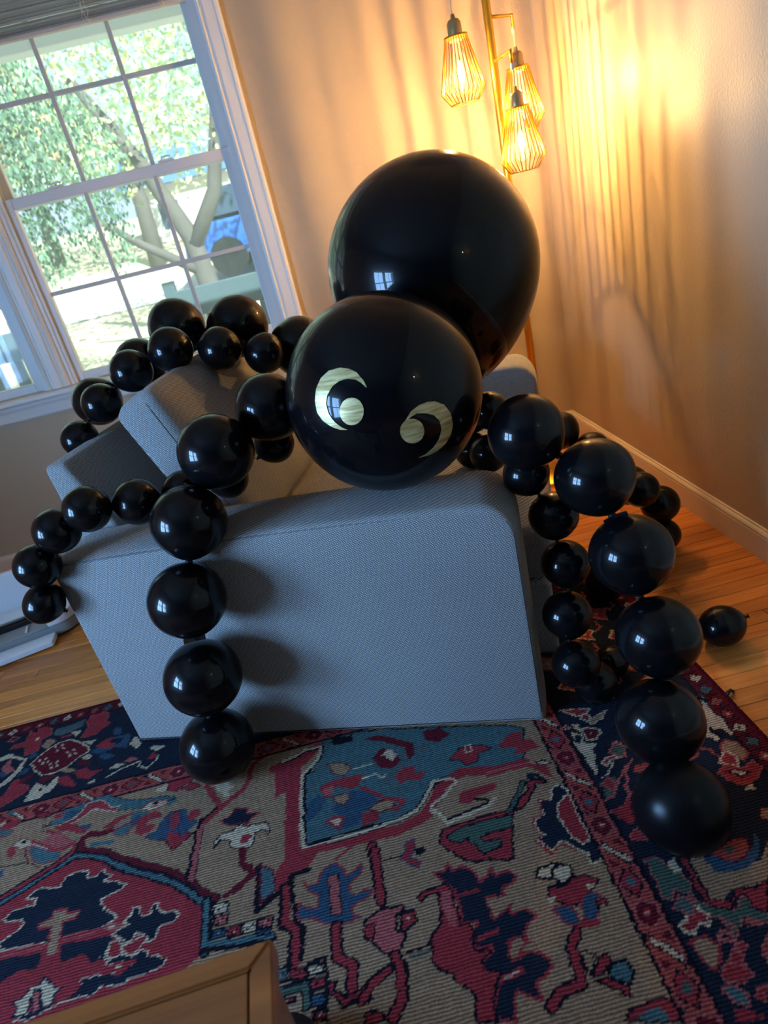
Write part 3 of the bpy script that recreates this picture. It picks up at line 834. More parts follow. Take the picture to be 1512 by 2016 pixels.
lD5:-94,848 -78,858 -31,861 -24,842 -22,808 -20,774 -5,772 -5,752 -8,729 -1,720 12,723 20,716 2,705 0,689 27,680 10,656 1,642 -1,626 0,608 -34,616 -27,659 -45,673 -58,698 -80,710 -85,733 -84,761 -62,783 -52,804 -51,847 -72,848 -85,840 -94,848
pP:-45,848 -30,844 -27,810 -28,773 -45,778 -47,815
pC:-20,827 -14,831 27,833 29,828
lR4:-20,827 -14,831 27,833 29,828 -20,827
pC:2,740 9,746 40,748 38,742
lR4:2,740 9,746 40,748 38,742 2,740
pC:22,664 29,671 61,675 64,668
lR4:22,664 29,671 61,675 64,668 22,664
pF:37,811 65,805 64,784 49,770 41,788
pF:54,721 75,725 81,712 62,693 50,694
lR4:54,721 75,725 81,712 62,693 50,694 54,721
pC:141,822 149,839 179,843 207,832 208,812 194,802 182,798 172,813
lD6:141,822 149,839 179,843 207,832 208,812 194,802 182,798 172,813 141,822
pR:157,798 180,799 200,805 230,801 245,782 226,769 155,781
lD5:157,798 180,799 200,805 230,801 245,782 226,769 155,781 157,798
pC:177,832 196,836 211,828 207,807 183,796 172,818
lD5:177,832 196,836 211,828 207,807 183,796 172,818 177,832
pR:155,796 191,794 203,802 232,803 248,786 233,773 205,760 188,751 161,768 151,785
lD4:155,796 191,794 203,802 232,803 248,786 233,773 205,760 188,751 161,768 151,785 155,796
pB:144,753 158,760 180,754 187,730 188,719 174,717 157,730 152,745
lR4:144,753 158,760 180,754 187,730 188,719 174,717 157,730 152,745 144,753
pB:200,754 215,769 242,761 228,748 226,732 211,717 196,725
lR4:200,754 215,769 242,761 228,748 226,732 211,717 196,725 200,754
pR:227,735 229,751 247,748 242,736 234,744
lD3:227,735 229,751 247,748 242,736 234,744 227,735
pC:223,788 242,779 228,774
pC:149,780 165,778 158,768 147,769
lR12:171,710 190,718 212,712
lD22:174,707 155,686 153,662 149,628 110,623 88,606
lR13:174,707 157,686 153,662 150,628 110,623 88,606
pR:169,632 190,657 207,660 208,648 188,632
lD4:169,632 190,657 207,660 208,648 188,632 169,632
pR:173,627 190,625 219,602 218,591 196,605
lD4:173,627 190,625 219,602 218,591 196,605 173,627
pT:196,632 210,645 231,642 238,626 224,607 206,616
lD5:196,632 210,645 231,642 238,626 224,607 206,616 196,632
pF:167,676 188,665 167,635 164,652
lD3:167,676 188,665 167,635 164,652 167,676
pR:204,573 240,577 264,577 275,566 274,540 193,560
lD4:204,573 240,577 264,577 275,566 274,540 193,560 204,573
pT:213,562 236,569 251,566 256,545 208,556
pN:241,1008 265,1016 269,986 267,887 280,861 271,820 250,819 251,844 236,859 216,884 187,866 170,898 188,906 177,924 183,947 204,950 204,986 231,980
lC4:241,1008 265,1016 269,986 267,887 280,861 271,820 250,819 251,844 236,859 216,884 187,866 170,898 188,906 177,924 183,947 204,950 204,986 231,980 241,1008
lR4:226,981 203,989 202,950 179,949 175,924 183,905 166,899 186,861 211,877 236,857
pR:237,963 262,982 270,976 269,908 270,870 253,864 237,883 234,911 229,936
lC4:237,963 262,982 270,976 269,908 270,870 253,864 237,883 234,911 229,936 237,963
pC:233,1088 256,1090 264,1074 250,1075
lD4:233,1088 256,1090 264,1074 250,1075 233,1088
pR:121,1099 204,1098 254,1070 259,1028 245,1046 215,1084 117,1083
pN:204,1067 226,1059 245,1032 238,1028 222,1050 203,1047
pR:198,1042 213,1047 241,1034 238,1028 214,1033 202,1015 173,984 148,977 164,1002 190,1019
lD5:198,1042 213,1047 241,1034 238,1028 214,1033 202,1015 173,984 148,977 164,1002 190,1019 198,1042
pR:166,1164 207,1195 234,1189 229,1164 250,1160 259,1130 213,1124 191,1128 210,1143 194,1153 179,1151
lP6:121,1096 216,1094
pG:160,1016 188,1052 200,1048 166,1008 143,978 124,975
lD3:160,1016 188,1052 200,1048 166,1008 143,978 124,975 160,1016
pN:332,-400 668,-400 668,1774 332,1774
pN:-2400,1400 668,1400 668,1722 -2400,1722
pO:275,-400 332,-400 332,1400 275,1400
pO:-2400,1343 332,1343 332,1400 -2400,1400
pM:668,-400 726,-400 726,1774 668,1774
pM:-2400,1722 726,1722 726,1774 -2400,1774
pR:303,-380 281,-350 303,-320 325,-350
lD4:303,-380 281,-350 303,-320 325,-350 303,-380
pT:303,-360 293,-350 303,-338 313,-350
pN:281,-378 281,-366 293,-376
pN:325,-330 325,-320 313,-322
lD13:323,-314 283,-262
lC7:319,-308 287,-268
pM:283,-314 283,-294 303,-312
pM:323,-262 323,-282 303,-262
pM:303,-252 283,-236 283,-212 303,-198 323,-212 323,-236
lP4:303,-252 283,-236 283,-212 303,-198 323,-212 323,-236 303,-252
pR:303,-234 293,-224 303,-214 313,-224
pC:303,-228 299,-224 303,-220 307,-224
pR:303,-194 281,-164 303,-134 325,-164
lD4:303,-194 281,-164 303,-134 325,-164 303,-194
pG:303,-174 293,-164 303,-152 313,-164
pN:281,-192 281,-180 293,-190
pN:325,-144 325,-134 313,-136
lD13:323,-128 283,-76
lC7:319,-122 287,-82
pM:283,-128 283,-108 303,-126
pM:323,-76 323,-96 303,-76
pM:303,-66 283,-50 283,-26 303,-12 323,-26 323,-50
lP4:303,-66 283,-50 283,-26 303,-12 323,-26 323,-50 303,-66
pR:303,-48 293,-38 303,-28 313,-38
pC:303,-42 299,-38 303,-34 307,-38
pR:303,-8 281,22 303,52 325,22
lD4:303,-8 281,22 303,52 325,22 303,-8
pT:303,12 293,22 303,34 313,22
pN:281,-6 281,6 293,-4
pN:325,42 325,52 313,50
lD13:323,58 283,110
lC7:319,64 287,104
pM:283,58 283,78 303,60
pM:323,110 323,90 303,110
pM:303,120 283,136 283,160 303,174 323,160 323,136
lP4:303,120 283,136 283,160 303,174 323,160 323,136 303,120
pR:303,138 293,148 303,158 313,148
pC:303,144 299,148 303,152 307,148
pR:303,178 281,208 303,238 325,208
lD4:303,178 281,208 303,238 325,208 303,178
pB:303,198 293,208 303,220 313,208
pN:281,180 281,192 293,182
pN:325,228 325,238 313,236
lD13:323,244 283,296
lC7:319,250 287,290
pM:283,244 283,264 303,246
pM:323,296 323,276 303,296
pM:303,306 283,322 283,346 303,360 323,346 323,322
lP4:303,306 283,322 283,346 303,360 323,346 323,322 303,306
pR:303,324 293,334 303,344 313,334
pC:303,330 299,334 303,338 307,334
pR:303,364 281,394 303,424 325,394
lD4:303,364 281,394 303,424 325,394 303,364
pG:303,384 293,394 303,406 313,394
pN:281,366 281,378 293,368
pN:325,414 325,424 313,422
lD13:323,430 283,482
lC7:319,436 287,476
pM:283,430 283,450 303,432
pM:323,482 323,462 303,482
pM:303,492 283,508 283,532 303,546 323,532 323,508
lP4:303,492 283,508 283,532 303,546 323,532 323,508 303,492
pR:303,510 293,520 303,530 313,520
pC:303,516 299,520 303,524 307,520
pR:303,550 281,580 303,610 325,580
lD4:303,550 281,580 303,610 325,580 303,550
pG:303,570 293,580 303,592 313,580
pN:281,552 281,564 293,554
pN:325,600 325,610 313,608
lD13:323,616 283,668
lC7:319,622 287,662
pM:283,616 283,636 303,618
pM:323,668 323,648 303,668
pM:303,678 283,694 283,718 303,732 323,718 323,694
lP4:303,678 283,694 283,718 303,732 323,718 323,694 303,678
pR:303,696 293,706 303,716 313,706
pC:303,702 299,706 303,710 307,706
pR:303,736 281,766 303,796 325,766
lD4:303,736 281,766 303,796 325,766 303,736
pT:303,756 293,766 303,778 313,766
pN:281,738 281,750 293,740
pN:325,786 325,796 313,794
lD13:323,802 283,854
lC7:319,808 287,848
pM:283,802 283,822 303,804
pM:323,854 323,834 303,854
pM:303,864 283,880 283,904 303,918 323,904 323,880
lP4:303,864 283,880 283,904 303,918 323,904 323,880 303,864
pR:303,882 293,892 303,902 313,892
pC:303,888 299,892 303,896 307,892
pR:303,922 281,952 303,982 325,952
lD4:303,922 281,952 303,982 325,952 303,922
pT:303,942 293,952 303,964 313,952
pN:281,924 281,936 293,926
pN:325,972 325,982 313,980
lD13:323,988 283,1040
lC7:319,994 287,1034
pM:283,988 283,1008 303,990
pM:323,1040 323,1020 303,1040
pM:303,1050 283,1066 283,1090 303,1104 323,1090 323,1066
lP4:303,1050 283,1066 283,1090 303,1104 323,1090 323,1066 303,1050
pR:303,1068 293,1078 303,1088 313,1078
pC:303,1074 299,1078 303,1082 307,1078
pR:303,1108 281,1138 303,1168 325,1138
lD4:303,1108 281,1138 303,1168 325,1138 303,1108
pT:303,1128 293,1138 303,1150 313,1138
pN:281,1110 281,1122 293,1112
pN:325,1158 325,1168 313,1166
lD13:323,1174 283,1226
lC7:319,1180 287,1220
pM:283,1174 283,1194 303,1176
pM:323,1226 323,1206 303,1226
pM:303,1236 283,1252 283,1276 303,1290 323,1276 323,1252
lP4:303,1236 283,1252 283,1276 303,1290 323,1276 323,1252 303,1236
pR:303,1254 293,1264 303,1274 313,1264
pC:303,1260 299,1264 303,1268 307,1264
pR:303,1294 281,1324 303,1354 325,1324
lD4:303,1294 281,1324 303,1354 325,1324 303,1294
pT:303,1314 293,1324 303,1336 313,1324
pN:281,1296 281,1308 293,1298
pN:325,1344 325,1354 313,1352
lD7:275,-400 275,1343
lD7:332,-400 332,1343
lP3:283,-400 283,1343
lP3:324,-400 324,1343
pR:-2300,1371 -2270,1349 -2240,1371 -2270,1393
lD4:-2300,1371 -2270,1349 -2240,1371 -2270,1393 -2300,1371
pG:-2280,1371 -2270,1361 -2258,1371 -2270,1381
pN:-2298,1349 -2286,1349 -2296,1361
pN:-2250,1393 -2240,1393 -2242,1381
lD13:-2234,1391 -2182,1351
lC7:-2228,1387 -2188,1355
pM:-2234,1351 -2214,1351 -2232,1371
pM:-2182,1391 -2202,1391 -2182,1371
pM:-2172,1371 -2156,1351 -2132,1351 -2118,1371 -2132,1391 -2156,1391
lP4:-2172,1371 -2156,1351 -2132,1351 -2118,1371 -2132,1391 -2156,1391 -2172,1371
pR:-2154,1371 -2144,1361 -2134,1371 -2144,1381
pC:-2148,1371 -2144,1367 -2140,1371 -2144,1375
pR:-2114,1371 -2084,1349 -2054,1371 -2084,1393
lD4:-2114,1371 -2084,1349 -2054,1371 -2084,1393 -2114,1371
pB:-2094,1371 -2084,1361 -2072,1371 -2084,1381
pN:-2112,1349 -2100,1349 -2110,1361
pN:-2064,1393 -2054,1393 -2056,1381
lD13:-2048,1391 -1996,1351
lC7:-2042,1387 -2002,1355
pM:-2048,1351 -2028,1351 -2046,1371
pM:-1996,1391 -2016,1391 -1996,1371
pM:-1986,1371 -1970,1351 -1946,1351 -1932,1371 -1946,1391 -1970,1391
lP4:-1986,1371 -1970,1351 -1946,1351 -1932,1371 -1946,1391 -1970,1391 -1986,1371
pR:-1968,1371 -1958,1361 -1948,1371 -1958,1381
pC:-1962,1371 -1958,1367 -1954,1371 -1958,1375
pR:-1928,1371 -1898,1349 -1868,1371 -1898,1393
lD4:-1928,1371 -1898,1349 -1868,1371 -1898,1393 -1928,1371
pG:-1908,1371 -1898,1361 -1886,1371 -1898,1381
pN:-1926,1349 -1914,1349 -1924,1361
pN:-1878,1393 -1868,1393 -1870,1381
lD13:-1862,1391 -1810,1351
lC7:-1856,1387 -1816,1355
pM:-1862,1351 -1842,1351 -1860,1371
pM:-1810,1391 -1830,1391 -1810,1371
pM:-1800,1371 -1784,1351 -1760,1351 -1746,1371 -1760,1391 -1784,1391
lP4:-1800,1371 -1784,1351 -1760,1351 -1746,1371 -1760,1391 -1784,1391 -1800,1371
pR:-1782,1371 -1772,1361 -1762,1371 -1772,1381
pC:-1776,1371 -1772,1367 -1768,1371 -1772,1375
pR:-1742,1371 -1712,1349 -1682,1371 -1712,1393
lD4:-1742,1371 -1712,1349 -1682,1371 -1712,1393 -1742,1371
pT:-1722,1371 -1712,1361 -1700,1371 -1712,1381
pN:-1740,1349 -1728,1349 -1738,1361
pN:-1692,1393 -1682,1393 -1684,1381
lD13:-1676,1391 -1624,1351
lC7:-1670,1387 -1630,1355
pM:-1676,1351 -1656,1351 -1674,1371
pM:-1624,1391 -1644,1391 -1624,1371
pM:-1614,1371 -1598,1351 -1574,1351 -1560,1371 -1574,1391 -1598,1391
lP4:-1614,1371 -1598,1351 -1574,1351 -1560,1371 -1574,1391 -1598,1391 -1614,1371
pR:-1596,1371 -1586,1361 -1576,1371 -1586,1381
pC:-1590,1371 -1586,1367 -1582,1371 -1586,1375
pR:-1556,1371 -1526,1349 -1496,1371 -1526,1393
lD4:-1556,1371 -1526,1349 -1496,1371 -1526,1393 -1556,1371
pT:-1536,1371 -1526,1361 -1514,1371 -1526,1381
pN:-1554,1349 -1542,1349 -1552,1361
pN:-1506,1393 -1496,1393 -1498,1381
lD13:-1490,1391 -1438,1351
lC7:-1484,1387 -1444,1355
pM:-1490,1351 -1470,1351 -1488,1371
pM:-1438,1391 -1458,1391 -1438,1371
pM:-1428,1371 -1412,1351 -1388,1351 -1374,1371 -1388,1391 -1412,1391
lP4:-1428,1371 -1412,1351 -1388,1351 -1374,1371 -1388,1391 -1412,1391 -1428,1371
pR:-1410,1371 -1400,1361 -1390,1371 -1400,1381
pC:-1404,1371 -1400,1367 -1396,1371 -1400,1375
pR:-1370,1371 -1340,1349 -1310,1371 -1340,1393
lD4:-1370,1371 -1340,1349 -1310,1371 -1340,1393 -1370,1371
pB:-1350,1371 -1340,1361 -1328,1371 -1340,1381
pN:-1368,1349 -1356,1349 -1366,1361
pN:-1320,1393 -1310,1393 -1312,1381
lD13:-1304,1391 -1252,1351
lC7:-1298,1387 -1258,1355
pM:-1304,1351 -1284,1351 -1302,1371
pM:-1252,1391 -1272,1391 -1252,1371
pM:-1242,1371 -1226,1351 -1202,1351 -1188,1371 -1202,1391 -1226,1391
lP4:-1242,1371 -1226,1351 -1202,1351 -1188,1371 -1202,1391 -1226,1391 -1242,1371
pR:-1224,1371 -1214,1361 -1204,1371 -1214,1381
pC:-1218,1371 -1214,1367 -1210,1371 -1214,1375
pR:-1184,1371 -1154,1349 -1124,1371 -1154,1393
lD4:-1184,1371 -1154,1349 -1124,1371 -1154,1393 -1184,1371
pB:-1164,1371 -1154,1361 -1142,1371 -1154,1381
pN:-1182,1349 -1170,1349 -1180,1361
pN:-1134,1393 -1124,1393 -1126,1381
lD13:-1118,1391 -1066,1351
lC7:-1112,1387 -1072,1355
pM:-1118,1351 -1098,1351 -1116,1371
pM:-1066,1391 -1086,1391 -1066,1371
pM:-1056,1371 -1040,1351 -1016,1351 -1002,1371 -1016,1391 -1040,1391
lP4:-1056,1371 -1040,1351 -1016,1351 -1002,1371 -1016,1391 -1040,1391 -1056,1371
pR:-1038,1371 -1028,1361 -1018,1371 -1028,1381
pC:-1032,1371 -1028,1367 -1024,1371 -1028,1375
pR:-998,1371 -968,1349 -938,1371 -968,1393
lD4:-998,1371 -968,1349 -938,1371 -968,1393 -998,1371
pG:-978,1371 -968,1361 -956,1371 -968,1381
pN:-996,1349 -984,1349 -994,1361
pN:-948,1393 -938,1393 -940,1381
lD13:-932,1391 -880,1351
lC7:-926,1387 -886,1355
pM:-932,1351 -912,1351 -930,1371
pM:-880,1391 -900,1391 -880,1371
pM:-870,1371 -854,1351 -830,1351 -816,1371 -830,1391 -854,1391
lP4:-870,1371 -854,1351 -830,1351 -816,1371 -830,1391 -854,1391 -870,1371
pR:-852,1371 -842,1361 -832,1371 -842,1381
pC:-846,1371 -842,1367 -838,1371 -842,1375
pR:-812,1371 -782,1349 -752,1371 -782,1393
lD4:-812,1371 -782,1349 -752,1371 -782,1393 -812,1371
pG:-792,1371 -782,1361 -770,1371 -782,1381
pN:-810,1349 -798,1349 -808,1361
pN:-762,1393 -752,1393 -754,1381
lD13:-746,1391 -694,1351
lC7:-740,1387 -700,1355
pM:-746,1351 -726,1351 -744,1371
pM:-694,1391 -714,1391 -694,1371
pM:-684,1371 -668,1351 -644,1351 -630,1371 -644,1391 -668,1391
lP4:-684,1371 -668,1351 -644,1351 -630,1371 -644,1391 -668,1391 -684,1371
pR:-666,1371 -656,1361 -646,1371 -656,1381
pC:-660,1371 -656,1367 -652,1371 -656,1375
pR:-626,1371 -596,1349 -566,1371 -596,1393
lD4:-626,1371 -596,1349 -566,1371 -596,1393 -626,1371
pT:-606,1371 -596,1361 -584,1371 -596,1381
pN:-624,1349 -612,1349 -622,1361
pN:-576,1393 -566,1393 -568,1381
lD13:-560,1391 -508,1351
lC7:-554,1387 -514,1355
pM:-560,1351 -540,1351 -558,1371
pM:-508,1391 -528,1391 -508,1371
pM:-498,1371 -482,1351 -458,1351 -444,1371 -458,1391 -482,1391
lP4:-498,1371 -482,1351 -458,1351 -444,1371 -458,1391 -482,1391 -498,1371
pR:-480,1371 -470,1361 -460,1371 -470,1381
pC:-474,1371 -470,1367 -466,1371 -470,1375
pR:-440,1371 -410,1349 -380,1371 -410,1393
lD4:-440,1371 -410,1349 -380,1371 -410,1393 -440,1371
pT:-420,1371 -410,1361 -398,1371 -410,1381
pN:-438,1349 -426,1349 -436,1361
pN:-390,1393 -380,1393 -382,1381
lD13:-374,1391 -322,1351
lC7:-368,1387 -328,1355
pM:-374,1351 -354,1351 -372,1371
pM:-322,1391 -342,1391 -322,1371
pM:-312,1371 -296,1351 -272,1351 -258,1371 -272,1391 -296,1391
lP4:-312,1371 -296,1351 -272,1351 -258,1371 -272,1391 -296,1391 -312,1371
pR:-294,1371 -284,1361 -274,1371 -284,1381
pC:-288,1371 -284,1367 -280,1371 -284,1375
pR:-254,1371 -224,1349 -194,1371 -224,1393
lD4:-254,1371 -224,1349 -194,1371 -224,1393 -254,1371
pG:-234,1371 -224,1361 -212,1371 -224,1381
pN:-252,1349 -240,1349 -250,1361
pN:-204,1393 -194,1393 -196,1381
lD13:-188,1391 -136,1351
lC7:-182,1387 -142,1355
pM:-188,1351 -168,1351 -186,1371
pM:-136,1391 -156,1391 -136,1371
pM:-126,1371 -110,1351 -86,1351 -72,1371 -86,1391 -110,1391
lP4:-126,1371 -110,1351 -86,1351 -72,1371 -86,1391 -110,1391 -126,1371
pR:-108,1371 -98,1361 -88,1371 -98,1381
pC:-102,1371 -98,1367 -94,1371 -98,1375
pR:-68,1371 -38,1349 -8,1371 -38,1393
lD4:-68,1371 -38,1349 -8,1371 -38,1393 -68,1371
pT:-48,1371 -38,1361 -26,1371 -38,1381
pN:-66,1349 -54,1349 -64,1361
pN:-18,1393 -8,1393 -10,1381
lD13:-2,1391 50,1351
lC7:4,1387 44,1355
pM:-2,1351 18,1351 0,1371
pM:50,1391 30,1391 50,1371
pM:60,1371 76,1351 100,1351 114,1371 100,1391 76,1391
lP4:60,1371 76,1351 100,1351 114,1371 100,1391 76,1391 60,1371
pR:78,1371 88,1361 98,1371 88,1381
pC:84,1371 88,1367 92,1371 88,1375
pR:118,1371 148,1349 178,1371 148,1393
lD4:118,1371 148,1349 178,1371 148,1393 118,1371
pT:138,1371 148,1361 160,1371 148,1381
pN:120,1349 132,1349 122,1361
pN:168,1393 178,1393 176,1381
lD13:184,1391 236,1351
lC7:190,1387 230,1355
pM:184,1351 204,1351 186,1371
pM:236,1391 216,1391 236,1371
pM:246,1371 262,1351 286,1351 300,1371 286,1391 262,1391
lP4:246,1371 262,1351 286,1351 300,1371 286,1391 262,1391 246,1371
pR:264,1371 274,1361 284,1371 274,1381
pC:270,1371 274,1367 278,1371 274,1375
lD7:-2400,1343 275,1343
lD7:-2400,1400 275,1400
lP3:-2400,1351 275,1351
lP3:-2400,1392 275,1392
pC:690,-392 674,-378 690,-358 708,-376
lD3:690,-392 674,-378 690,-358 708,-376 690,-392
pC:690,-381 685,-376 690,-370 696,-376
lD3:672,-356 708,-352
pR:690,-348 674,-334 690,-314 708,-332
lD3:690,-348 674,-334 690,-314 708,-332 690,-348
pG:690,-337 685,-332 690,-326 696,-332
lD3:672,-312 708,-308
pO:690,-304 674,-290 690,-270 708,-288
lD3:690,-304 674,-290 690,-270 708,-288 690,-304
pB:690,-293 685,-288 690,-282 696,-288
lD3:672,-268 708,-264
pK:690,-260 674,-246 690,-226 708,-244
lD3:690,-260 674,-246 690,-226 708,-244 690,-260
pC:690,-249 685,-244 690,-238 696,-244
lD3:672,-224 708,-220
pC:690,-216 674,-202 690,-182 708,-200
lD3:690,-216 674,-202 690,-182 708,-200 690,-216
pG:690,-205 685,-200 690,-194 696,-200
lD3:672,-180 708,-176
pR:690,-172 674,-158 690,-138 708,-156
lD3:690,-172 674,-158 690,-138 708,-156 690,-172
pB:690,-161 685,-156 690,-150 696,-156
lD3:672,-136 708,-132
pO:690,-128 674,-114 690,-94 708,-112
lD3:690,-128 674,-114 690,-94 708,-112 690,-128
pC:690,-117 685,-112 690,-106 696,-112
lD3:672,-92 708,-88
pK:690,-84 674,-70 690,-50 708,-68
lD3:690,-84 674,-70 690,-50 708,-68 690,-84
pG:690,-73 685,-68 690,-62 696,-68
lD3:672,-48 708,-44
pC:690,-40 674,-26 690,-6 708,-24
lD3:690,-40 674,-26 690,-6 708,-24 690,-40
pB:690,-29 685,-24 690,-18 696,-24
lD3:672,-4 708,0
pR:690,4 674,18 690,38 708,20
lD3:690,4 674,18 690,38 708,20 690,4
pC:690,15 685,20 690,26 696,20
lD3:672,40 708,44
pO:690,48 674,62 690,82 708,64
lD3:690,48 674,62 690,82 708,64 690,48
pG:690,59 685,64 690,70 696,64
lD3:672,84 708,88
pK:690,92 674,106 690,126 708,108
lD3:690,92 674,106 690,126 708,108 690,92
pB:690,103 685,108 690,114 696,108
lD3:672,128 708,132
pC:690,136 674,150 690,170 708,152
lD3:690,136 674,150 690,170 708,152 690,136
pC:690,147 685,152 690,158 696,152
lD3:672,172 708,176
pR:690,180 674,194 690,214 708,196
lD3:690,180 674,194 690,214 708,196 690,180
pG:690,191 685,196 690,202 696,196
lD3:672,216 708,220
pO:690,224 674,238 690,258 708,240
lD3:690,224 674,238 690,258 708,240 690,224
pB:690,235 685,240 690,246 696,240
lD3:672,260 708,264
pK:690,268 674,282 690,302 708,284
lD3:690,268 674,282 690,302 708,284 690,268
pC:690,279 685,284 690,290 696,284
lD3:672,304 708,308
pC:690,312 674,326 690,346 708,328
lD3:690,312 674,326 690,346 708,328 690,312
pG:690,323 685,328 690,334 696,328
lD3:672,348 708,352
pR:690,356 674,370 690,390 708,372
lD3:690,356 674,370 690,390 708,372 690,356
pB:690,367 685,372 690,378 696,372
lD3:672,392 708,396
pO:690,400 674,414 690,434 708,416
lD3:690,400 674,414 690,434 708,416 690,400
pC:690,411 685,416 690,422 696,416
lD3:672,436 708,440
pK:690,444 674,458 690,478 708,460
lD3:690,444 674,458 690,478 708,460 690,444
pG:690,455 685,460 690,466 696,460
lD3:672,480 708,484
pC:690,488 674,502 690,522 708,504
lD3:690,488 674,502 690,522 708,504 690,488
pB:690,499 685,504 690,510 696,504
lD3:672,524 708,528
pR:690,532 674,546 690,566 708,548
lD3:690,532 674,546 690,566 708,548 690,532
pC:690,543 685,548 690,554 696,548
lD3:672,568 708,572
pO:690,576 674,590 690,610 708,592
lD3:690,576 674,590 690,610 708,592 690,576
pG:690,587 685,592 690,598 696,592
lD3:672,612 708,616
pK:690,620 674,634 690,654 708,636
lD3:690,620 674,634 690,654 708,636 690,620
pB:690,631 685,636 690,642 696,636
lD3:672,656 708,660
pC:690,664 674,678 690,698 708,680
lD3:690,664 674,678 690,698 708,680 690,664
pC:690,675 685,680 690,686 696,680
lD3:672,700 708,704
pR:690,708 674,722 690,742 708,724
lD3:690,708 674,722 690,742 708,724 690,708
pG:690,719 685,724 690,730 696,724
lD3:672,744 708,748
pO:690,752 674,766 690,786 708,768
lD3:690,752 674,766 690,786 708,768 690,752
pB:690,763 685,768 690,774 696,768
lD3:672,788 708,792
pK:690,796 674,810 690,830 708,812
lD3:690,796 674,810 690,830 708,812 690,796
pC:690,807 685,812 690,818 696,812
lD3:672,832 708,836
pC:690,840 674,854 690,874 708,856
lD3:690,840 674,854 690,874 708,856 690,840
pG:690,851 685,856 690,862 696,856
lD3:672,876 708,880
pR:690,884 674,898 690,918 708,900
lD3:690,884 674,898 690,918 708,900 690,884
pB:690,895 685,900 690,906 696,900
lD3:672,920 708,924
pO:690,928 674,942 690,962 708,944
lD3:690,928 674,942 690,962 708,944 690,928
pC:690,939 685,944 690,950 696,944
lD3:672,964 708,968
pK:690,972 674,986 690,1006 708,988
lD3:690,972 674,986 690,1006 708,988 690,972
pG:690,983 685,988 690,994 696,988
lD3:672,1008 708,1012
pC:690,1016 674,1030 690,1050 708,1032
lD3:690,1016 674,1030 690,1050 708,1032 690,1016
pB:690,1027 685,1032 690,1038 696,1032
lD3:672,1052 708,1056
pR:690,1060 674,1074 690,1094 708,1076
lD3:690,1060 674,1074 690,1094 708,1076 690,1060
pC:690,1071 685,1076 690,1082 696,1076
lD3:672,1096 708,1100
pO:690,1104 674,1118 690,1138 708,1120
lD3:690,1104 674,1118 690,1138 708,1120 690,1104
pG:690,1115 685,1120 690,1126 696,1120
lD3:672,1140 708,1144
pK:690,1148 674,1162 690,1182 708,1164
lD3:690,1148 674,1162 690,1182 708,1164 690,1148
pB:690,1159 685,1164 690,1170 696,1164
lD3:672,1184 708,1188
pC:690,1192 674,1206 690,1226 708,1208
lD3:690,1192 674,1206 690,1226 708,1208 690,1192
pC:690,1203 685,1208 690,1214 696,1208
lD3:672,1228 708,1232
pR:690,1236 674,1250 690,1270 708,1252
lD3:690,1236 674,1250 690,1270 708,1252 690,1236
pG:690,1247 685,1252 690,1258 696,1252
lD3:672,1272 708,1276
pO:690,1280 674,1294 690,1314 708,1296
lD3:690,1280 674,1294 690,1314 708,1296 690,1280
pB:690,1291 685,1296 690,1302 696,1296
lD3:672,1316 708,1320
pK:690,1324 674,1338 690,1358 708,1340
lD3:690,1324 674,1338 690,1358 708,1340 690,1324
pC:690,1335 685,1340 690,1346 696,1340
lD3:672,1360 708,1364
pC:690,1368 674,1382 690,1402 708,1384
lD3:690,1368 674,1382 690,1402 708,1384 690,1368
pG:690,1379 685,1384 690,1390 696,1384
lD3:672,1404 708,1408
pR:690,1412 674,1426 690,1446 708,1428
lD3:690,1412 674,1426 690,1446 708,1428 690,1412
pB:690,1423 685,1428 690,1434 696,1428
lD3:672,1448 708,1452
pO:690,1456 674,1470 690,1490 708,1472
lD3:690,1456 674,1470 690,1490 708,1472 690,1456
pC:690,1467 685,1472 690,1478 696,1472
lD3:672,1492 708,1496
pK:690,1500 674,1514 690,1534 708,1516
lD3:690,1500 674,1514 690,1534 708,1516 690,1500
pG:690,1511 685,1516 690,1522 696,1516
lD3:672,1536 708,1540
pC:690,1544 674,1558 690,1578 708,1560
lD3:690,1544 674,1558 690,1578 708,1560 690,1544
pB:690,1555 685,1560 690,1566 696,1560
lD3:672,1580 708,1584
pR:690,1588 674,1602 690,1622 708,1604
lD3:690,1588 674,1602 690,1622 708,1604 690,1588
pC:690,1599 685,1604 690,1610 696,1604
lD3:672,1624 708,1628
pO:690,1632 674,1646 690,1666 708,1648
lD3:690,1632 674,1646 690,1666 708,1648 690,1632
pG:690,1643 685,1648 690,1654 696,1648
lD3:672,1668 708,1672
pK:690,1676 674,1690 690,1710 708,1692
lD3:690,1676 674,1690 690,1710 708,1692 690,1676
pB:690,1687 685,1692 690,1698 696,1692
lD3:672,1712 708,1716
lD5:668,-400 668,1722
lX11:722,-400 722,1774
pR:-1756,1744 -1742,1728 -1722,1744 -1740,1762
lD3:-1756,1744 -1742,1728 -1722,1744 -1740,1762 -1756,1744
pB:-1745,1744 -1740,1739 -1734,1744 -1740,1750
lD3:-1720,1726 -1716,1762
pO:-1712,1744 -1698,1728 -1678,1744 -1696,1762
lD3:-1712,1744 -1698,1728 -1678,1744 -1696,1762 -1712,1744
pC:-1701,1744 -1696,1739 -1690,1744 -1696,1750
lD3:-1676,1726 -1672,1762
pK:-1668,1744 -1654,1728 -1634,1744 -1652,1762
lD3:-1668,1744 -1654,1728 -1634,1744 -1652,1762 -1668,1744
pG:-1657,1744 -1652,1739 -1646,1744 -1652,1750
lD3:-1632,1726 -1628,1762
pC:-1624,1744 -1610,1728 -1590,1744 -1608,1762
lD3:-1624,1744 -1610,1728 -1590,1744 -1608,1762 -1624,1744
pB:-1613,1744 -1608,1739 -1602,1744 -1608,1750
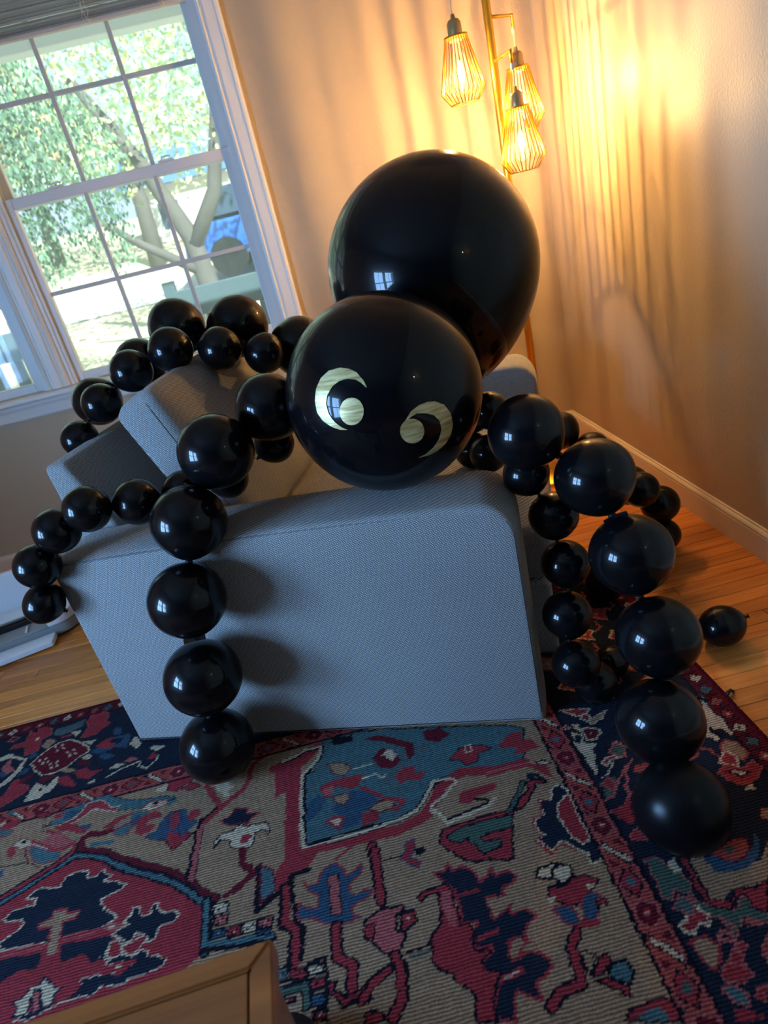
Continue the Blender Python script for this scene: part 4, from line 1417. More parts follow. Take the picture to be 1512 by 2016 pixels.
lD3:-1588,1726 -1584,1762
pR:-1580,1744 -1566,1728 -1546,1744 -1564,1762
lD3:-1580,1744 -1566,1728 -1546,1744 -1564,1762 -1580,1744
pC:-1569,1744 -1564,1739 -1558,1744 -1564,1750
lD3:-1544,1726 -1540,1762
pO:-1536,1744 -1522,1728 -1502,1744 -1520,1762
lD3:-1536,1744 -1522,1728 -1502,1744 -1520,1762 -1536,1744
pG:-1525,1744 -1520,1739 -1514,1744 -1520,1750
lD3:-1500,1726 -1496,1762
pK:-1492,1744 -1478,1728 -1458,1744 -1476,1762
lD3:-1492,1744 -1478,1728 -1458,1744 -1476,1762 -1492,1744
pB:-1481,1744 -1476,1739 -1470,1744 -1476,1750
lD3:-1456,1726 -1452,1762
pC:-1448,1744 -1434,1728 -1414,1744 -1432,1762
lD3:-1448,1744 -1434,1728 -1414,1744 -1432,1762 -1448,1744
pC:-1437,1744 -1432,1739 -1426,1744 -1432,1750
lD3:-1412,1726 -1408,1762
pR:-1404,1744 -1390,1728 -1370,1744 -1388,1762
lD3:-1404,1744 -1390,1728 -1370,1744 -1388,1762 -1404,1744
pG:-1393,1744 -1388,1739 -1382,1744 -1388,1750
lD3:-1368,1726 -1364,1762
pO:-1360,1744 -1346,1728 -1326,1744 -1344,1762
lD3:-1360,1744 -1346,1728 -1326,1744 -1344,1762 -1360,1744
pB:-1349,1744 -1344,1739 -1338,1744 -1344,1750
lD3:-1324,1726 -1320,1762
pK:-1316,1744 -1302,1728 -1282,1744 -1300,1762
lD3:-1316,1744 -1302,1728 -1282,1744 -1300,1762 -1316,1744
pC:-1305,1744 -1300,1739 -1294,1744 -1300,1750
lD3:-1280,1726 -1276,1762
pC:-1272,1744 -1258,1728 -1238,1744 -1256,1762
lD3:-1272,1744 -1258,1728 -1238,1744 -1256,1762 -1272,1744
pG:-1261,1744 -1256,1739 -1250,1744 -1256,1750
lD3:-1236,1726 -1232,1762
pR:-1228,1744 -1214,1728 -1194,1744 -1212,1762
lD3:-1228,1744 -1214,1728 -1194,1744 -1212,1762 -1228,1744
pB:-1217,1744 -1212,1739 -1206,1744 -1212,1750
lD3:-1192,1726 -1188,1762
pO:-1184,1744 -1170,1728 -1150,1744 -1168,1762
lD3:-1184,1744 -1170,1728 -1150,1744 -1168,1762 -1184,1744
pC:-1173,1744 -1168,1739 -1162,1744 -1168,1750
lD3:-1148,1726 -1144,1762
pK:-1140,1744 -1126,1728 -1106,1744 -1124,1762
lD3:-1140,1744 -1126,1728 -1106,1744 -1124,1762 -1140,1744
pG:-1129,1744 -1124,1739 -1118,1744 -1124,1750
lD3:-1104,1726 -1100,1762
pC:-1096,1744 -1082,1728 -1062,1744 -1080,1762
lD3:-1096,1744 -1082,1728 -1062,1744 -1080,1762 -1096,1744
pB:-1085,1744 -1080,1739 -1074,1744 -1080,1750
lD3:-1060,1726 -1056,1762
pR:-1052,1744 -1038,1728 -1018,1744 -1036,1762
lD3:-1052,1744 -1038,1728 -1018,1744 -1036,1762 -1052,1744
pC:-1041,1744 -1036,1739 -1030,1744 -1036,1750
lD3:-1016,1726 -1012,1762
pO:-1008,1744 -994,1728 -974,1744 -992,1762
lD3:-1008,1744 -994,1728 -974,1744 -992,1762 -1008,1744
pG:-997,1744 -992,1739 -986,1744 -992,1750
lD3:-972,1726 -968,1762
pK:-964,1744 -950,1728 -930,1744 -948,1762
lD3:-964,1744 -950,1728 -930,1744 -948,1762 -964,1744
pB:-953,1744 -948,1739 -942,1744 -948,1750
lD3:-928,1726 -924,1762
pC:-920,1744 -906,1728 -886,1744 -904,1762
lD3:-920,1744 -906,1728 -886,1744 -904,1762 -920,1744
pC:-909,1744 -904,1739 -898,1744 -904,1750
lD3:-884,1726 -880,1762
pR:-876,1744 -862,1728 -842,1744 -860,1762
lD3:-876,1744 -862,1728 -842,1744 -860,1762 -876,1744
pG:-865,1744 -860,1739 -854,1744 -860,1750
lD3:-840,1726 -836,1762
pO:-832,1744 -818,1728 -798,1744 -816,1762
lD3:-832,1744 -818,1728 -798,1744 -816,1762 -832,1744
pB:-821,1744 -816,1739 -810,1744 -816,1750
lD3:-796,1726 -792,1762
pK:-788,1744 -774,1728 -754,1744 -772,1762
lD3:-788,1744 -774,1728 -754,1744 -772,1762 -788,1744
pC:-777,1744 -772,1739 -766,1744 -772,1750
lD3:-752,1726 -748,1762
pC:-744,1744 -730,1728 -710,1744 -728,1762
lD3:-744,1744 -730,1728 -710,1744 -728,1762 -744,1744
pG:-733,1744 -728,1739 -722,1744 -728,1750
lD3:-708,1726 -704,1762
pR:-700,1744 -686,1728 -666,1744 -684,1762
lD3:-700,1744 -686,1728 -666,1744 -684,1762 -700,1744
pB:-689,1744 -684,1739 -678,1744 -684,1750
lD3:-664,1726 -660,1762
pO:-656,1744 -642,1728 -622,1744 -640,1762
lD3:-656,1744 -642,1728 -622,1744 -640,1762 -656,1744
pC:-645,1744 -640,1739 -634,1744 -640,1750
lD3:-620,1726 -616,1762
pK:-612,1744 -598,1728 -578,1744 -596,1762
lD3:-612,1744 -598,1728 -578,1744 -596,1762 -612,1744
pG:-601,1744 -596,1739 -590,1744 -596,1750
lD3:-576,1726 -572,1762
pC:-568,1744 -554,1728 -534,1744 -552,1762
lD3:-568,1744 -554,1728 -534,1744 -552,1762 -568,1744
pB:-557,1744 -552,1739 -546,1744 -552,1750
lD3:-532,1726 -528,1762
pR:-524,1744 -510,1728 -490,1744 -508,1762
lD3:-524,1744 -510,1728 -490,1744 -508,1762 -524,1744
pC:-513,1744 -508,1739 -502,1744 -508,1750
lD3:-488,1726 -484,1762
pO:-480,1744 -466,1728 -446,1744 -464,1762
lD3:-480,1744 -466,1728 -446,1744 -464,1762 -480,1744
pG:-469,1744 -464,1739 -458,1744 -464,1750
lD3:-444,1726 -440,1762
pK:-436,1744 -422,1728 -402,1744 -420,1762
lD3:-436,1744 -422,1728 -402,1744 -420,1762 -436,1744
pB:-425,1744 -420,1739 -414,1744 -420,1750
lD3:-400,1726 -396,1762
pC:-392,1744 -378,1728 -358,1744 -376,1762
lD3:-392,1744 -378,1728 -358,1744 -376,1762 -392,1744
pC:-381,1744 -376,1739 -370,1744 -376,1750
lD3:-356,1726 -352,1762
pR:-348,1744 -334,1728 -314,1744 -332,1762
lD3:-348,1744 -334,1728 -314,1744 -332,1762 -348,1744
pG:-337,1744 -332,1739 -326,1744 -332,1750
lD3:-312,1726 -308,1762
pO:-304,1744 -290,1728 -270,1744 -288,1762
lD3:-304,1744 -290,1728 -270,1744 -288,1762 -304,1744
pB:-293,1744 -288,1739 -282,1744 -288,1750
lD3:-268,1726 -264,1762
pK:-260,1744 -246,1728 -226,1744 -244,1762
lD3:-260,1744 -246,1728 -226,1744 -244,1762 -260,1744
pC:-249,1744 -244,1739 -238,1744 -244,1750
lD3:-224,1726 -220,1762
pC:-216,1744 -202,1728 -182,1744 -200,1762
lD3:-216,1744 -202,1728 -182,1744 -200,1762 -216,1744
pG:-205,1744 -200,1739 -194,1744 -200,1750
lD3:-180,1726 -176,1762
pR:-172,1744 -158,1728 -138,1744 -156,1762
lD3:-172,1744 -158,1728 -138,1744 -156,1762 -172,1744
pB:-161,1744 -156,1739 -150,1744 -156,1750
lD3:-136,1726 -132,1762
pO:-128,1744 -114,1728 -94,1744 -112,1762
lD3:-128,1744 -114,1728 -94,1744 -112,1762 -128,1744
pC:-117,1744 -112,1739 -106,1744 -112,1750
lD3:-92,1726 -88,1762
pK:-84,1744 -70,1728 -50,1744 -68,1762
lD3:-84,1744 -70,1728 -50,1744 -68,1762 -84,1744
pG:-73,1744 -68,1739 -62,1744 -68,1750
lD3:-48,1726 -44,1762
pC:-40,1744 -26,1728 -6,1744 -24,1762
lD3:-40,1744 -26,1728 -6,1744 -24,1762 -40,1744
pB:-29,1744 -24,1739 -18,1744 -24,1750
lD3:-4,1726 0,1762
pR:4,1744 18,1728 38,1744 20,1762
lD3:4,1744 18,1728 38,1744 20,1762 4,1744
pC:15,1744 20,1739 26,1744 20,1750
lD3:40,1726 44,1762
pO:48,1744 62,1728 82,1744 64,1762
lD3:48,1744 62,1728 82,1744 64,1762 48,1744
pG:59,1744 64,1739 70,1744 64,1750
lD3:84,1726 88,1762
pK:92,1744 106,1728 126,1744 108,1762
lD3:92,1744 106,1728 126,1744 108,1762 92,1744
pB:103,1744 108,1739 114,1744 108,1750
lD3:128,1726 132,1762
pC:136,1744 150,1728 170,1744 152,1762
lD3:136,1744 150,1728 170,1744 152,1762 136,1744
pC:147,1744 152,1739 158,1744 152,1750
lD3:172,1726 176,1762
pR:180,1744 194,1728 214,1744 196,1762
lD3:180,1744 194,1728 214,1744 196,1762 180,1744
pG:191,1744 196,1739 202,1744 196,1750
lD3:216,1726 220,1762
pO:224,1744 238,1728 258,1744 240,1762
lD3:224,1744 238,1728 258,1744 240,1762 224,1744
pB:235,1744 240,1739 246,1744 240,1750
lD3:260,1726 264,1762
pK:268,1744 282,1728 302,1744 284,1762
lD3:268,1744 282,1728 302,1744 284,1762 268,1744
pC:279,1744 284,1739 290,1744 284,1750
lD3:304,1726 308,1762
pC:312,1744 326,1728 346,1744 328,1762
lD3:312,1744 326,1728 346,1744 328,1762 312,1744
pG:323,1744 328,1739 334,1744 328,1750
lD3:348,1726 352,1762
pR:356,1744 370,1728 390,1744 372,1762
lD3:356,1744 370,1728 390,1744 372,1762 356,1744
pB:367,1744 372,1739 378,1744 372,1750
lD3:392,1726 396,1762
pO:400,1744 414,1728 434,1744 416,1762
lD3:400,1744 414,1728 434,1744 416,1762 400,1744
pC:411,1744 416,1739 422,1744 416,1750
lD3:436,1726 440,1762
pK:444,1744 458,1728 478,1744 460,1762
lD3:444,1744 458,1728 478,1744 460,1762 444,1744
pG:455,1744 460,1739 466,1744 460,1750
lD3:480,1726 484,1762
pC:488,1744 502,1728 522,1744 504,1762
lD3:488,1744 502,1728 522,1744 504,1762 488,1744
pB:499,1744 504,1739 510,1744 504,1750
lD3:524,1726 528,1762
pR:532,1744 546,1728 566,1744 548,1762
lD3:532,1744 546,1728 566,1744 548,1762 532,1744
pC:543,1744 548,1739 554,1744 548,1750
lD3:568,1726 572,1762
pO:576,1744 590,1728 610,1744 592,1762
lD3:576,1744 590,1728 610,1744 592,1762 576,1744
pG:587,1744 592,1739 598,1744 592,1750
lD3:612,1726 616,1762
pK:620,1744 634,1728 654,1744 636,1762
lD3:620,1744 634,1728 654,1744 636,1762 620,1744
pB:631,1744 636,1739 642,1744 636,1750
lD3:656,1726 660,1762
lD5:-2400,1722 668,1722
lX11:-2400,1770 726,1770
pR:-1231,1661 -1226,1678 -1192,1678 -1190,1734 -1168,1703 -1161,1728 -1141,1726 -1114,1705 -1112,1678 -1134,1665 -1126,1621 -1141,1611 -1168,1616 -1180,1656
lP2:-1231,1661 -1226,1678 -1192,1678 -1190,1734 -1168,1703 -1161,1728 -1141,1726 -1114,1705 -1112,1678 -1134,1665 -1126,1621 -1141,1611 -1168,1616 -1180,1656 -1231,1661
pC:-1160,1682 -1146,1682 -1144,1671 -1154,1672
pR:-994,1639 -990,1674 -1006,1702 -993,1725 -971,1717 -948,1730 -931,1695 -937,1676 -914,1662 -936,1643 -952,1623 -974,1621 -998,1627
lP2:-994,1639 -990,1674 -1006,1702 -993,1725 -971,1717 -948,1730 -931,1695 -937,1676 -914,1662 -936,1643 -952,1623 -974,1621 -998,1627 -994,1639
pB:-984,1675 -973,1681 -971,1670 -979,1665
pK:-1106,1680 -1101,1700 -1052,1703 -1013,1713 -1011,1682 -1041,1667 -1078,1665
pF:-1122,1634 -1117,1658 -1104,1664 -1081,1640 -1098,1616
pM:-1130,1564 -1116,1592 -1088,1617 -1066,1629 -1029,1631 -990,1602 -959,1570 -954,1554 -978,1539 -1005,1511 -1040,1500 -1076,1504 -1110,1538
lC5:-1130,1564 -1116,1592 -1088,1617 -1066,1629 -1029,1631 -990,1602 -959,1570 -954,1554 -978,1539 -1005,1511 -1040,1500 -1076,1504 -1110,1538 -1130,1564
pC:-1078,1616 -1074,1622 -1066,1612 -1069,1606
pC:-1059,1618 -1056,1624 -1047,1613 -1050,1607
pC:-1065,1597 -1062,1602 -1054,1592 -1057,1587
pC:-1050,1599 -1047,1605 -1038,1595 -1041,1589
pR:-1061,1608 -1060,1611 -1055,1605 -1057,1602
pC:-1028,1578 -1025,1584 -1017,1574 -1020,1568
pC:-1010,1580 -1007,1586 -999,1576 -1002,1570
pC:-1017,1560 -1014,1565 -1005,1556 -1009,1550
pC:-1002,1562 -998,1568 -990,1558 -993,1553
pR:-1013,1570 -1011,1573 -1006,1568 -1008,1565
pC:-1110,1574 -1107,1579 -1098,1570 -1101,1564
pC:-1092,1575 -1089,1581 -1080,1571 -1083,1566
pC:-1098,1555 -1095,1561 -1086,1551 -1089,1546
pC:-1083,1558 -1080,1563 -1071,1554 -1074,1548
pR:-1094,1566 -1092,1569 -1088,1563 -1089,1560
pC:-1069,1545 -1066,1550 -1058,1541 -1061,1536
pC:-1051,1547 -1048,1552 -1040,1543 -1043,1537
pC:-1058,1527 -1055,1532 -1046,1523 -1049,1518
pC:-1043,1529 -1039,1535 -1031,1526 -1034,1520
pR:-1054,1537 -1052,1540 -1047,1535 -1049,1532
pB:-949,1547 -928,1564 -907,1591 -835,1585 -832,1524 -875,1540 -911,1529
pR:-936,1567 -913,1588 -876,1585 -886,1568 -875,1540 -909,1547
pN:-898,1573 -882,1582 -850,1570 -867,1552
pB:-897,1618 -888,1633 -869,1618 -866,1591 -887,1599
pC:-970,1536 -951,1543 -931,1522 -951,1520
pC:-988,1606 -945,1598 -954,1578
pC:-1041,1667 -1005,1661 -1016,1637
pR:-1067,1656 -1039,1661 -1035,1649 -1072,1647
pC:-1252,1631 -1223,1641 -1153,1596 -1151,1562 -1159,1537 -1171,1514 -1195,1496 -1201,1511 -1178,1539 -1164,1576 -1187,1608 -1213,1618 -1245,1614
pP:-1224,1583 -1213,1608 -1205,1615 -1193,1577 -1174,1556 -1196,1550
pN:-1197,1588 -1192,1610 -1158,1588 -1178,1567
pB:-1228,1575 -1192,1548 -1198,1537 -1217,1548
pB:-1151,1600 -1138,1613 -1122,1600 -1139,1586
pB:-1155,1526 -1147,1551 -1128,1549 -1128,1531
pR:-1176,1451 -1164,1472 -1161,1506 -1147,1515 -1131,1491 -1097,1475 -1099,1455 -1121,1441 -1131,1432 -1162,1417
lP2:-1176,1451 -1164,1472 -1161,1506 -1147,1515 -1131,1491 -1097,1475 -1099,1455 -1121,1441 -1131,1432 -1162,1417 -1176,1451
pM:-1145,1501 -1110,1529 -1100,1512 -1127,1490
pM:-1082,1492 -1041,1494 -1025,1486 -1057,1471 -1067,1470
pC:-1087,1459 -1081,1479 -1065,1465 -1040,1452 -1033,1471 -1017,1483 -1014,1456 -1022,1429 -1038,1426 -1050,1413 -1094,1415 -1090,1439
pM:-1066,1448 -1061,1452 -1052,1443 -1058,1439
pF:-1024,1504 -1006,1513 -969,1484 -993,1484
pR:-1015,1478 -993,1475 -952,1430 -955,1419 -1013,1451
lM2:-1015,1478 -993,1475 -952,1430 -955,1419 -1013,1451 -1015,1478
pR:-977,1478 -942,1489 -926,1469 -885,1460 -909,1446 -920,1437 -952,1452
pM:-980,1511 -963,1524 -932,1504 -936,1491
pC:-922,1422 -904,1429 -894,1419 -914,1417
pP:-829,1467 -814,1480 -783,1464 -806,1459
pB:-916,1521 -897,1529 -862,1502 -889,1497
pC:-868,1458 -846,1469 -822,1456 -848,1447
lC5:-869,1423 -833,1441 -777,1453 -780,1436 -752,1418 -733,1437 -729,1454
pC:-828,1537 -821,1569 -790,1528 -800,1508
pC:-763,1499 -746,1502 -711,1487 -737,1475
pR:-757,1455 -747,1475 -730,1459 -741,1445
lP5:-1256,1704 -1244,1721 -1219,1706 -1234,1696 -1256,1704
pR:-1242,1707 -1238,1711 -1228,1702 -1234,1699
pT:-988,1303 -962,1340 -907,1349 -857,1357 -844,1356 -783,1320 -742,1306 -669,1294 -650,1276 -729,1275 -795,1289 -834,1317 -902,1332 -935,1297
lD2:-988,1303 -962,1340 -907,1349 -857,1357 -844,1356 -783,1320 -742,1306 -669,1294 -650,1276 -729,1275 -795,1289 -834,1317 -902,1332 -935,1297 -988,1303
pR:-954,1296 -913,1305 -893,1345 -857,1345 -839,1327 -817,1304 -793,1308 -807,1290 -843,1305 -870,1321 -887,1304 -914,1290 -937,1283
lC3:-954,1296 -913,1305 -893,1345 -857,1345 -839,1327 -817,1304 -793,1308 -807,1290 -843,1305 -870,1321 -887,1304 -914,1290 -937,1283 -954,1296
pB:-946,1331 -915,1332 -915,1313 -945,1308
pR:-827,1248 -795,1267 -749,1271 -785,1253 -811,1231
pC:-735,1277 -716,1290 -670,1281 -678,1274 -699,1269 -727,1267
lR3:-735,1277 -716,1290 -670,1281 -678,1274 -699,1269 -727,1267 -735,1277
pD:-714,1282 -696,1285 -694,1277 -706,1274
pR:-748,1223 -734,1244 -693,1256 -670,1230 -719,1231
pB:-784,1223 -753,1246 -732,1261 -740,1231 -751,1213
pB:-887,1264 -862,1274 -861,1259 -878,1253
pR:-653,1235 -627,1231 -624,1172 -646,1179
lB5:-653,1235 -627,1231 -624,1172 -646,1179 -653,1235
pM:368,1147 386,1148 404,1137 405,1121 391,1108 372,1111 368,1127
lC5:368,1147 386,1148 404,1137 405,1121 391,1108 372,1111 368,1127 368,1147
pC:383,1132 388,1133 388,1128 383,1125
pC:341,1149 365,1132 365,1106 390,1093 367,1079 366,1058 355,1028 353,1005 342,1016 342,1060 336,1098
lD3:341,1149 365,1132 365,1106 390,1093 367,1079 366,1058 355,1028 353,1005 342,1016 342,1060 336,1098 341,1149
pN:346,1135 361,1130 355,1109 341,1115
pC:355,1171 370,1166 365,1140 358,1150
pR:332,1168 344,1172 348,1160 338,1156
lC3:332,1168 344,1172 348,1160 338,1156 332,1168
pR:371,1039 385,1048 425,1051 425,1041 392,1039 376,1027
lC5:371,1039 385,1048 425,1051 425,1041 392,1039 376,1027 371,1039
pR:422,1085 431,1082 435,1062 422,1063
lC4:422,1085 431,1082 435,1062 422,1063 422,1085
lC4:395,1034 372,1008 352,999
lP6:434,1027 404,997 405,984 390,964 391,945 366,920 334,916
pO:419,992 434,1010 468,1005 435,987
pG:344,992 376,994 382,979 360,949 338,944 345,973
lP5:418,1016 385,985 358,950 335,945
pR:337,921 359,917 388,940 372,903 369,882 359,877 342,896
pR:345,854 363,865 371,835 343,844
lP3:345,854 363,865 371,835 343,844 345,854
pR:347,1224 380,1216 415,1202 397,1188 376,1192
lC4:347,1224 380,1216 415,1202 397,1188 376,1192 347,1224
pF:391,1166 418,1176 449,1185 430,1163 403,1154
lC3:391,1166 418,1176 449,1185 430,1163 403,1154 391,1166
pG:346,800 369,799 381,774 391,756 399,733 388,708 406,689 448,672 468,691 481,681 498,663 479,638 446,657 415,626 414,661 383,691 386,720 369,733 354,715 341,722 345,755
lP3:346,800 369,799 381,774 391,756 399,733 388,708 406,689 448,672 468,691 481,681 498,663 479,638 446,657 415,626 414,661 383,691 386,720 369,733 354,715 341,722 345,755 346,800
pR:408,787 422,777 413,737 417,700 448,688 467,705 498,696 528,706 491,655 470,666 479,690 465,694 437,675 410,688 403,712 405,752
lD3:408,787 422,777 413,737 417,700 448,688 467,705 498,696 528,706 491,655 470,666 479,690 465,694 437,675 410,688 403,712 405,752 408,787
pF:425,776 457,772 491,738 538,741 575,773 528,706 499,701 462,706 434,692 419,702 419,742
pB:446,769 466,773 498,748 546,770 556,792 563,777 531,743 495,731 453,743
pO:465,776 515,792 541,787 538,769 512,752 485,754
lM3:465,776 515,792 541,787 538,769 512,752 485,754 465,776
pG:489,778 504,783 512,774 500,768
pC:384,785 397,787 397,757 383,758
pR:343,673 358,676 371,694 385,695 395,677 391,657 376,666 358,654 344,660
lC5:343,673 358,676 371,694 385,695 395,677 391,657 376,666 358,654 344,660 343,673
lP6:413,666 424,648 414,636 399,645 389,633 413,624 404,610
pR:411,620 423,624 428,615 418,608 408,611
lP4:411,620 423,624 428,615 418,608 408,611 411,620
pF:347,644 369,646 388,628 377,610 361,593 349,606 346,625
lR5:347,644 369,646 388,628 377,610 361,593 349,606 346,625 347,644
pR:365,588 386,601 396,593 412,574 387,565 364,575
lP3:365,588 386,601 396,593 412,574 387,565 364,575 365,588
pT:353,565 368,570 383,553 382,537 362,542 354,552
lP4:353,565 368,570 383,553 382,537 362,542 354,552 353,565
pR:401,557 419,556 404,535 395,542
lP3:401,557 419,556 404,535 395,542 401,557
pR:445,603 468,621 443,586
lP4:445,603 468,621 443,586 445,603
pP:443,653 460,651 478,636 461,638 449,643
pR:353,536 378,531 390,515 349,522
pC:663,1142 670,1124 668,1089 675,1069 669,1022 658,1013 654,1044 639,1043 638,1018 629,1012 608,1032 620,1044 640,1083
lN3:663,1142 670,1124 668,1089 675,1069 669,1022 658,1013 654,1044 639,1043 638,1018 629,1012 608,1032 620,1044 640,1083 663,1142
pD:634,1058 639,1043 645,1022 634,1019 626,1038
pF:618,994 638,1011 658,998 666,962 644,949 628,967
lR4:618,994 638,1011 658,998 666,962 644,949 628,967 618,994
pR:580,935 604,952 614,945 636,932 662,943 664,920 641,900 607,895 588,913
lO5:580,935 604,952 614,945 636,932 662,943 664,920 641,900 607,895 588,913 580,935
pC:596,932 608,933 638,917 617,913 608,922
lD4:596,932 608,933 638,917 617,913 608,922 596,932
lO5:576,1009 597,999 605,975 606,951
pO:542,991 574,1007 568,988 545,981
pC:603,886 623,893 624,875 603,882
pT:-1009,1235 -1003,1254 -965,1226 -917,1203 -920,1186 -954,1185 -989,1202
lR3:-1009,1235 -1003,1254 -965,1226 -917,1203 -920,1186 -954,1185 -989,1202 -1009,1235
pC:-1063,1268 -1046,1286 -1015,1269 -1004,1250 -1037,1248
lR3:-1063,1268 -1046,1286 -1015,1269 -1004,1250 -1037,1248 -1063,1268
pD:-1047,1273 -1032,1277 -1029,1263 -1040,1265
lR9:-1012,1266 -983,1247 -945,1219 -911,1213 -897,1223
pP:-979,1264 -955,1270 -924,1251 -898,1227 -916,1216 -947,1226 -986,1254
lC4:-1004,1256 -962,1227
pT:-1128,1337 -1106,1339 -1081,1313 -1098,1302 -1117,1312
lR3:-1128,1337 -1106,1339 -1081,1313 -1098,1302 -1117,1312 -1128,1337
pR:-1067,1243 -1070,1268 -1054,1263 -1048,1241 -1051,1222
lD3:-1074,1210 -1008,1202 -946,1171
lM4:-1027,1251 -1000,1199
pB:-1069,1197 -1058,1205 -1051,1181 -1061,1180
pR:-963,1293 -917,1287 -864,1253 -875,1244 -918,1266 -949,1272
pB:-898,1273 -862,1272 -872,1256
pT:-799,1224 -767,1239 -745,1236 -758,1203 -787,1209
lR3:-799,1224 -767,1239 -745,1236 -758,1203 -787,1209 -799,1224
pR:-737,1205 -726,1218 -690,1215 -693,1195 -720,1187
pB:-706,1187 -675,1189 -651,1194 -648,1157 -684,1168
pR:-1131,1345 -1109,1353 -1069,1352 -1076,1335 -1103,1324
pR:-1038,1353 -1005,1352 -987,1336 -1020,1332
lD2:-1038,1353 -1005,1352 -987,1336 -1020,1332 -1038,1353
pF:-1059,1326 -1038,1338 -1012,1325 -1006,1293 -1056,1309
lD2:-1008,1344 -996,1290
lD2:-1003,1346 -988,1288
lC3:-1070,1387 -1056,1395
pT:-1129,1387 -1112,1393 -1099,1385 -1114,1374
pC:-1135,1354 -1118,1360 -1118,1344
pR:-983,1335 -955,1338 -955,1319 -975,1321
lP2:-983,1335 -955,1338 -955,1319 -975,1321 -983,1335
pR:372,1300 388.8,1314.0 394.4,1328 408.4,1314.0 428,1308.4 414.0,1294.4 411.2,1272 394.4,1286.0
lC5:372,1300 388.8,1314.0 394.4,1328 408.4,1314.0 428,1308.4 414.0,1294.4 411.2,1272 394.4,1286.0 372,1300
pC:394,1300 400,1306 406,1300 400,1294
lP5:428,1300 453,1318 448,1345
pR:435,1390 456.0,1407.5 463.0,1425 480.5,1407.5 505,1400.5 487.5,1383.0 484.0,1355 463.0,1372.5
lP5:435,1390 456.0,1407.5 463.0,1425 480.5,1407.5 505,1400.5 487.5,1383.0 484.0,1355 463.0,1372.5 435,1390
pC:464,1390 470,1396 476,1390 470,1384
lP5:505,1390 530,1408 525,1435
pF:518,1330 543.2,1351.0 551.6,1372 572.6,1351.0 602,1342.6 581.0,1321.6 576.8,1288 551.6,1309.0
lR5:518,1330 543.2,1351.0 551.6,1372 572.6,1351.0 602,1342.6 581.0,1321.6 576.8,1288 551.6,1309.0 518,1330
pC:554,1330 560,1336 566,1330 560,1324
lP5:602,1330 627,1348 622,1375
pR:488,1480 507.2,1496.0 513.6,1512 529.6,1496.0 552,1489.6 536.0,1473.6 532.8,1448 513.6,1464.0
lC5:488,1480 507.2,1496.0 513.6,1512 529.6,1496.0 552,1489.6 536.0,1473.6 532.8,1448 513.6,1464.0 488,1480
pC:514,1480 520,1486 526,1480 520,1474
lP5:552,1480 577,1498 572,1525
pK:381,1500 404.4,1519.5 412.2,1539 431.7,1519.5 459,1511.7 439.5,1492.2 435.6,1461 412.2,1480.5
lP5:381,1500 404.4,1519.5 412.2,1539 431.7,1519.5 459,1511.7 439.5,1492.2 435.6,1461 412.2,1480.5 381,1500
pC:414,1500 420,1506 426,1500 420,1494
lP5:459,1500 484,1518 479,1545
pR:571,1440 588.4,1454.5 594.2,1469 608.7,1454.5 629,1448.7 614.5,1434.2 611.6,1411 594.2,1425.5
lC5:571,1440 588.4,1454.5 594.2,1469 608.7,1454.5 629,1448.7 614.5,1434.2 611.6,1411 594.2,1425.5 571,1440
pC:594,1440 600,1446 606,1440 600,1434
lP5:629,1440 654,1458 649,1485
pC:574,1250 595.6,1268.0 602.8,1286 620.8,1268.0 646,1260.8 628.0,1242.8 624.4,1214 602.8,1232.0
lR5:574,1250 595.6,1268.0 602.8,1286 620.8,1268.0 646,1260.8 628.0,1242.8 624.4,1214 602.8,1232.0 574,1250
pM:604,1250 610,1256 616,1250 610,1244
lP5:646,1250 671,1268 666,1295
pF:337,1400 362.8,1421.5 371.4,1443 392.9,1421.5 423,1412.9 401.5,1391.4 397.2,1357 371.4,1378.5
lR5:337,1400 362.8,1421.5 371.4,1443 392.9,1421.5 423,1412.9 401.5,1391.4 397.2,1357 371.4,1378.5 337,1400
pC:374,1400 380,1406 386,1400 380,1394
lP5:423,1400 448,1418 443,1445
pR:437,1250 456.8,1266.5 463.4,1283 479.9,1266.5 503,1259.9 486.5,1243.4 483.2,1217 463.4,1233.5
lP5:437,1250 456.8,1266.5 463.4,1283 479.9,1266.5 503,1259.9 486.5,1243.4 483.2,1217 463.4,1233.5 437,1250
pC:464,1250 470,1256 476,1250 470,1244
lP5:503,1250 528,1268 523,1295
pR:550,1560 574.0,1580.0 582.0,1600 602.0,1580.0 630,1572.0 610.0,1552.0 606.0,1520 582.0,1540.0
lP5:550,1560 574.0,1580.0 582.0,1600 602.0,1580.0 630,1572.0 610.0,1552.0 606.0,1520 582.0,1540.0 550,1560
pC:584,1560 590,1566 596,1560 590,1554
lP5:630,1560 655,1578 650,1605
pR:410,1610 428.0,1625.0 434.0,1640 449.0,1625.0 470,1619.0 455.0,1604.0 452.0,1580 434.0,1595.0
lC5:410,1610 428.0,1625.0 434.0,1640 449.0,1625.0 470,1619.0 455.0,1604.0 452.0,1580 434.0,1595.0 410,1610
pC:434,1610 440,1616 446,1610 440,1604
lP5:470,1610 495,1628 490,1655
pK:503,1640 525.2,1658.5 532.6,1677 551.1,1658.5 577,1651.1 558.5,1632.6 554.8,1603 532.6,1621.5
lP5:503,1640 525.2,1658.5 532.6,1677 551.1,1658.5 577,1651.1 558.5,1632.6 554.8,1603 532.6,1621.5 503,1640
pC:534,1640 540,1646 546,1640 540,1634
lP5:577,1640 602,1658 597,1685
pR:381,1180 395,1194 406.2,1182.8 399.2,1166
lC4:381,1180 395,1194 406.2,1182.8 399.2,1166 381,1180
pF:541,1160 560,1179 575.2,1163.8 565.7,1141
lP4:541,1160 560,1179 575.2,1163.8 565.7,1141 541,1160
pK:596,1080 620,1104 639.2,1084.8 627.2,1056
lP4:596,1080 620,1104 639.2,1084.8 627.2,1056 596,1080
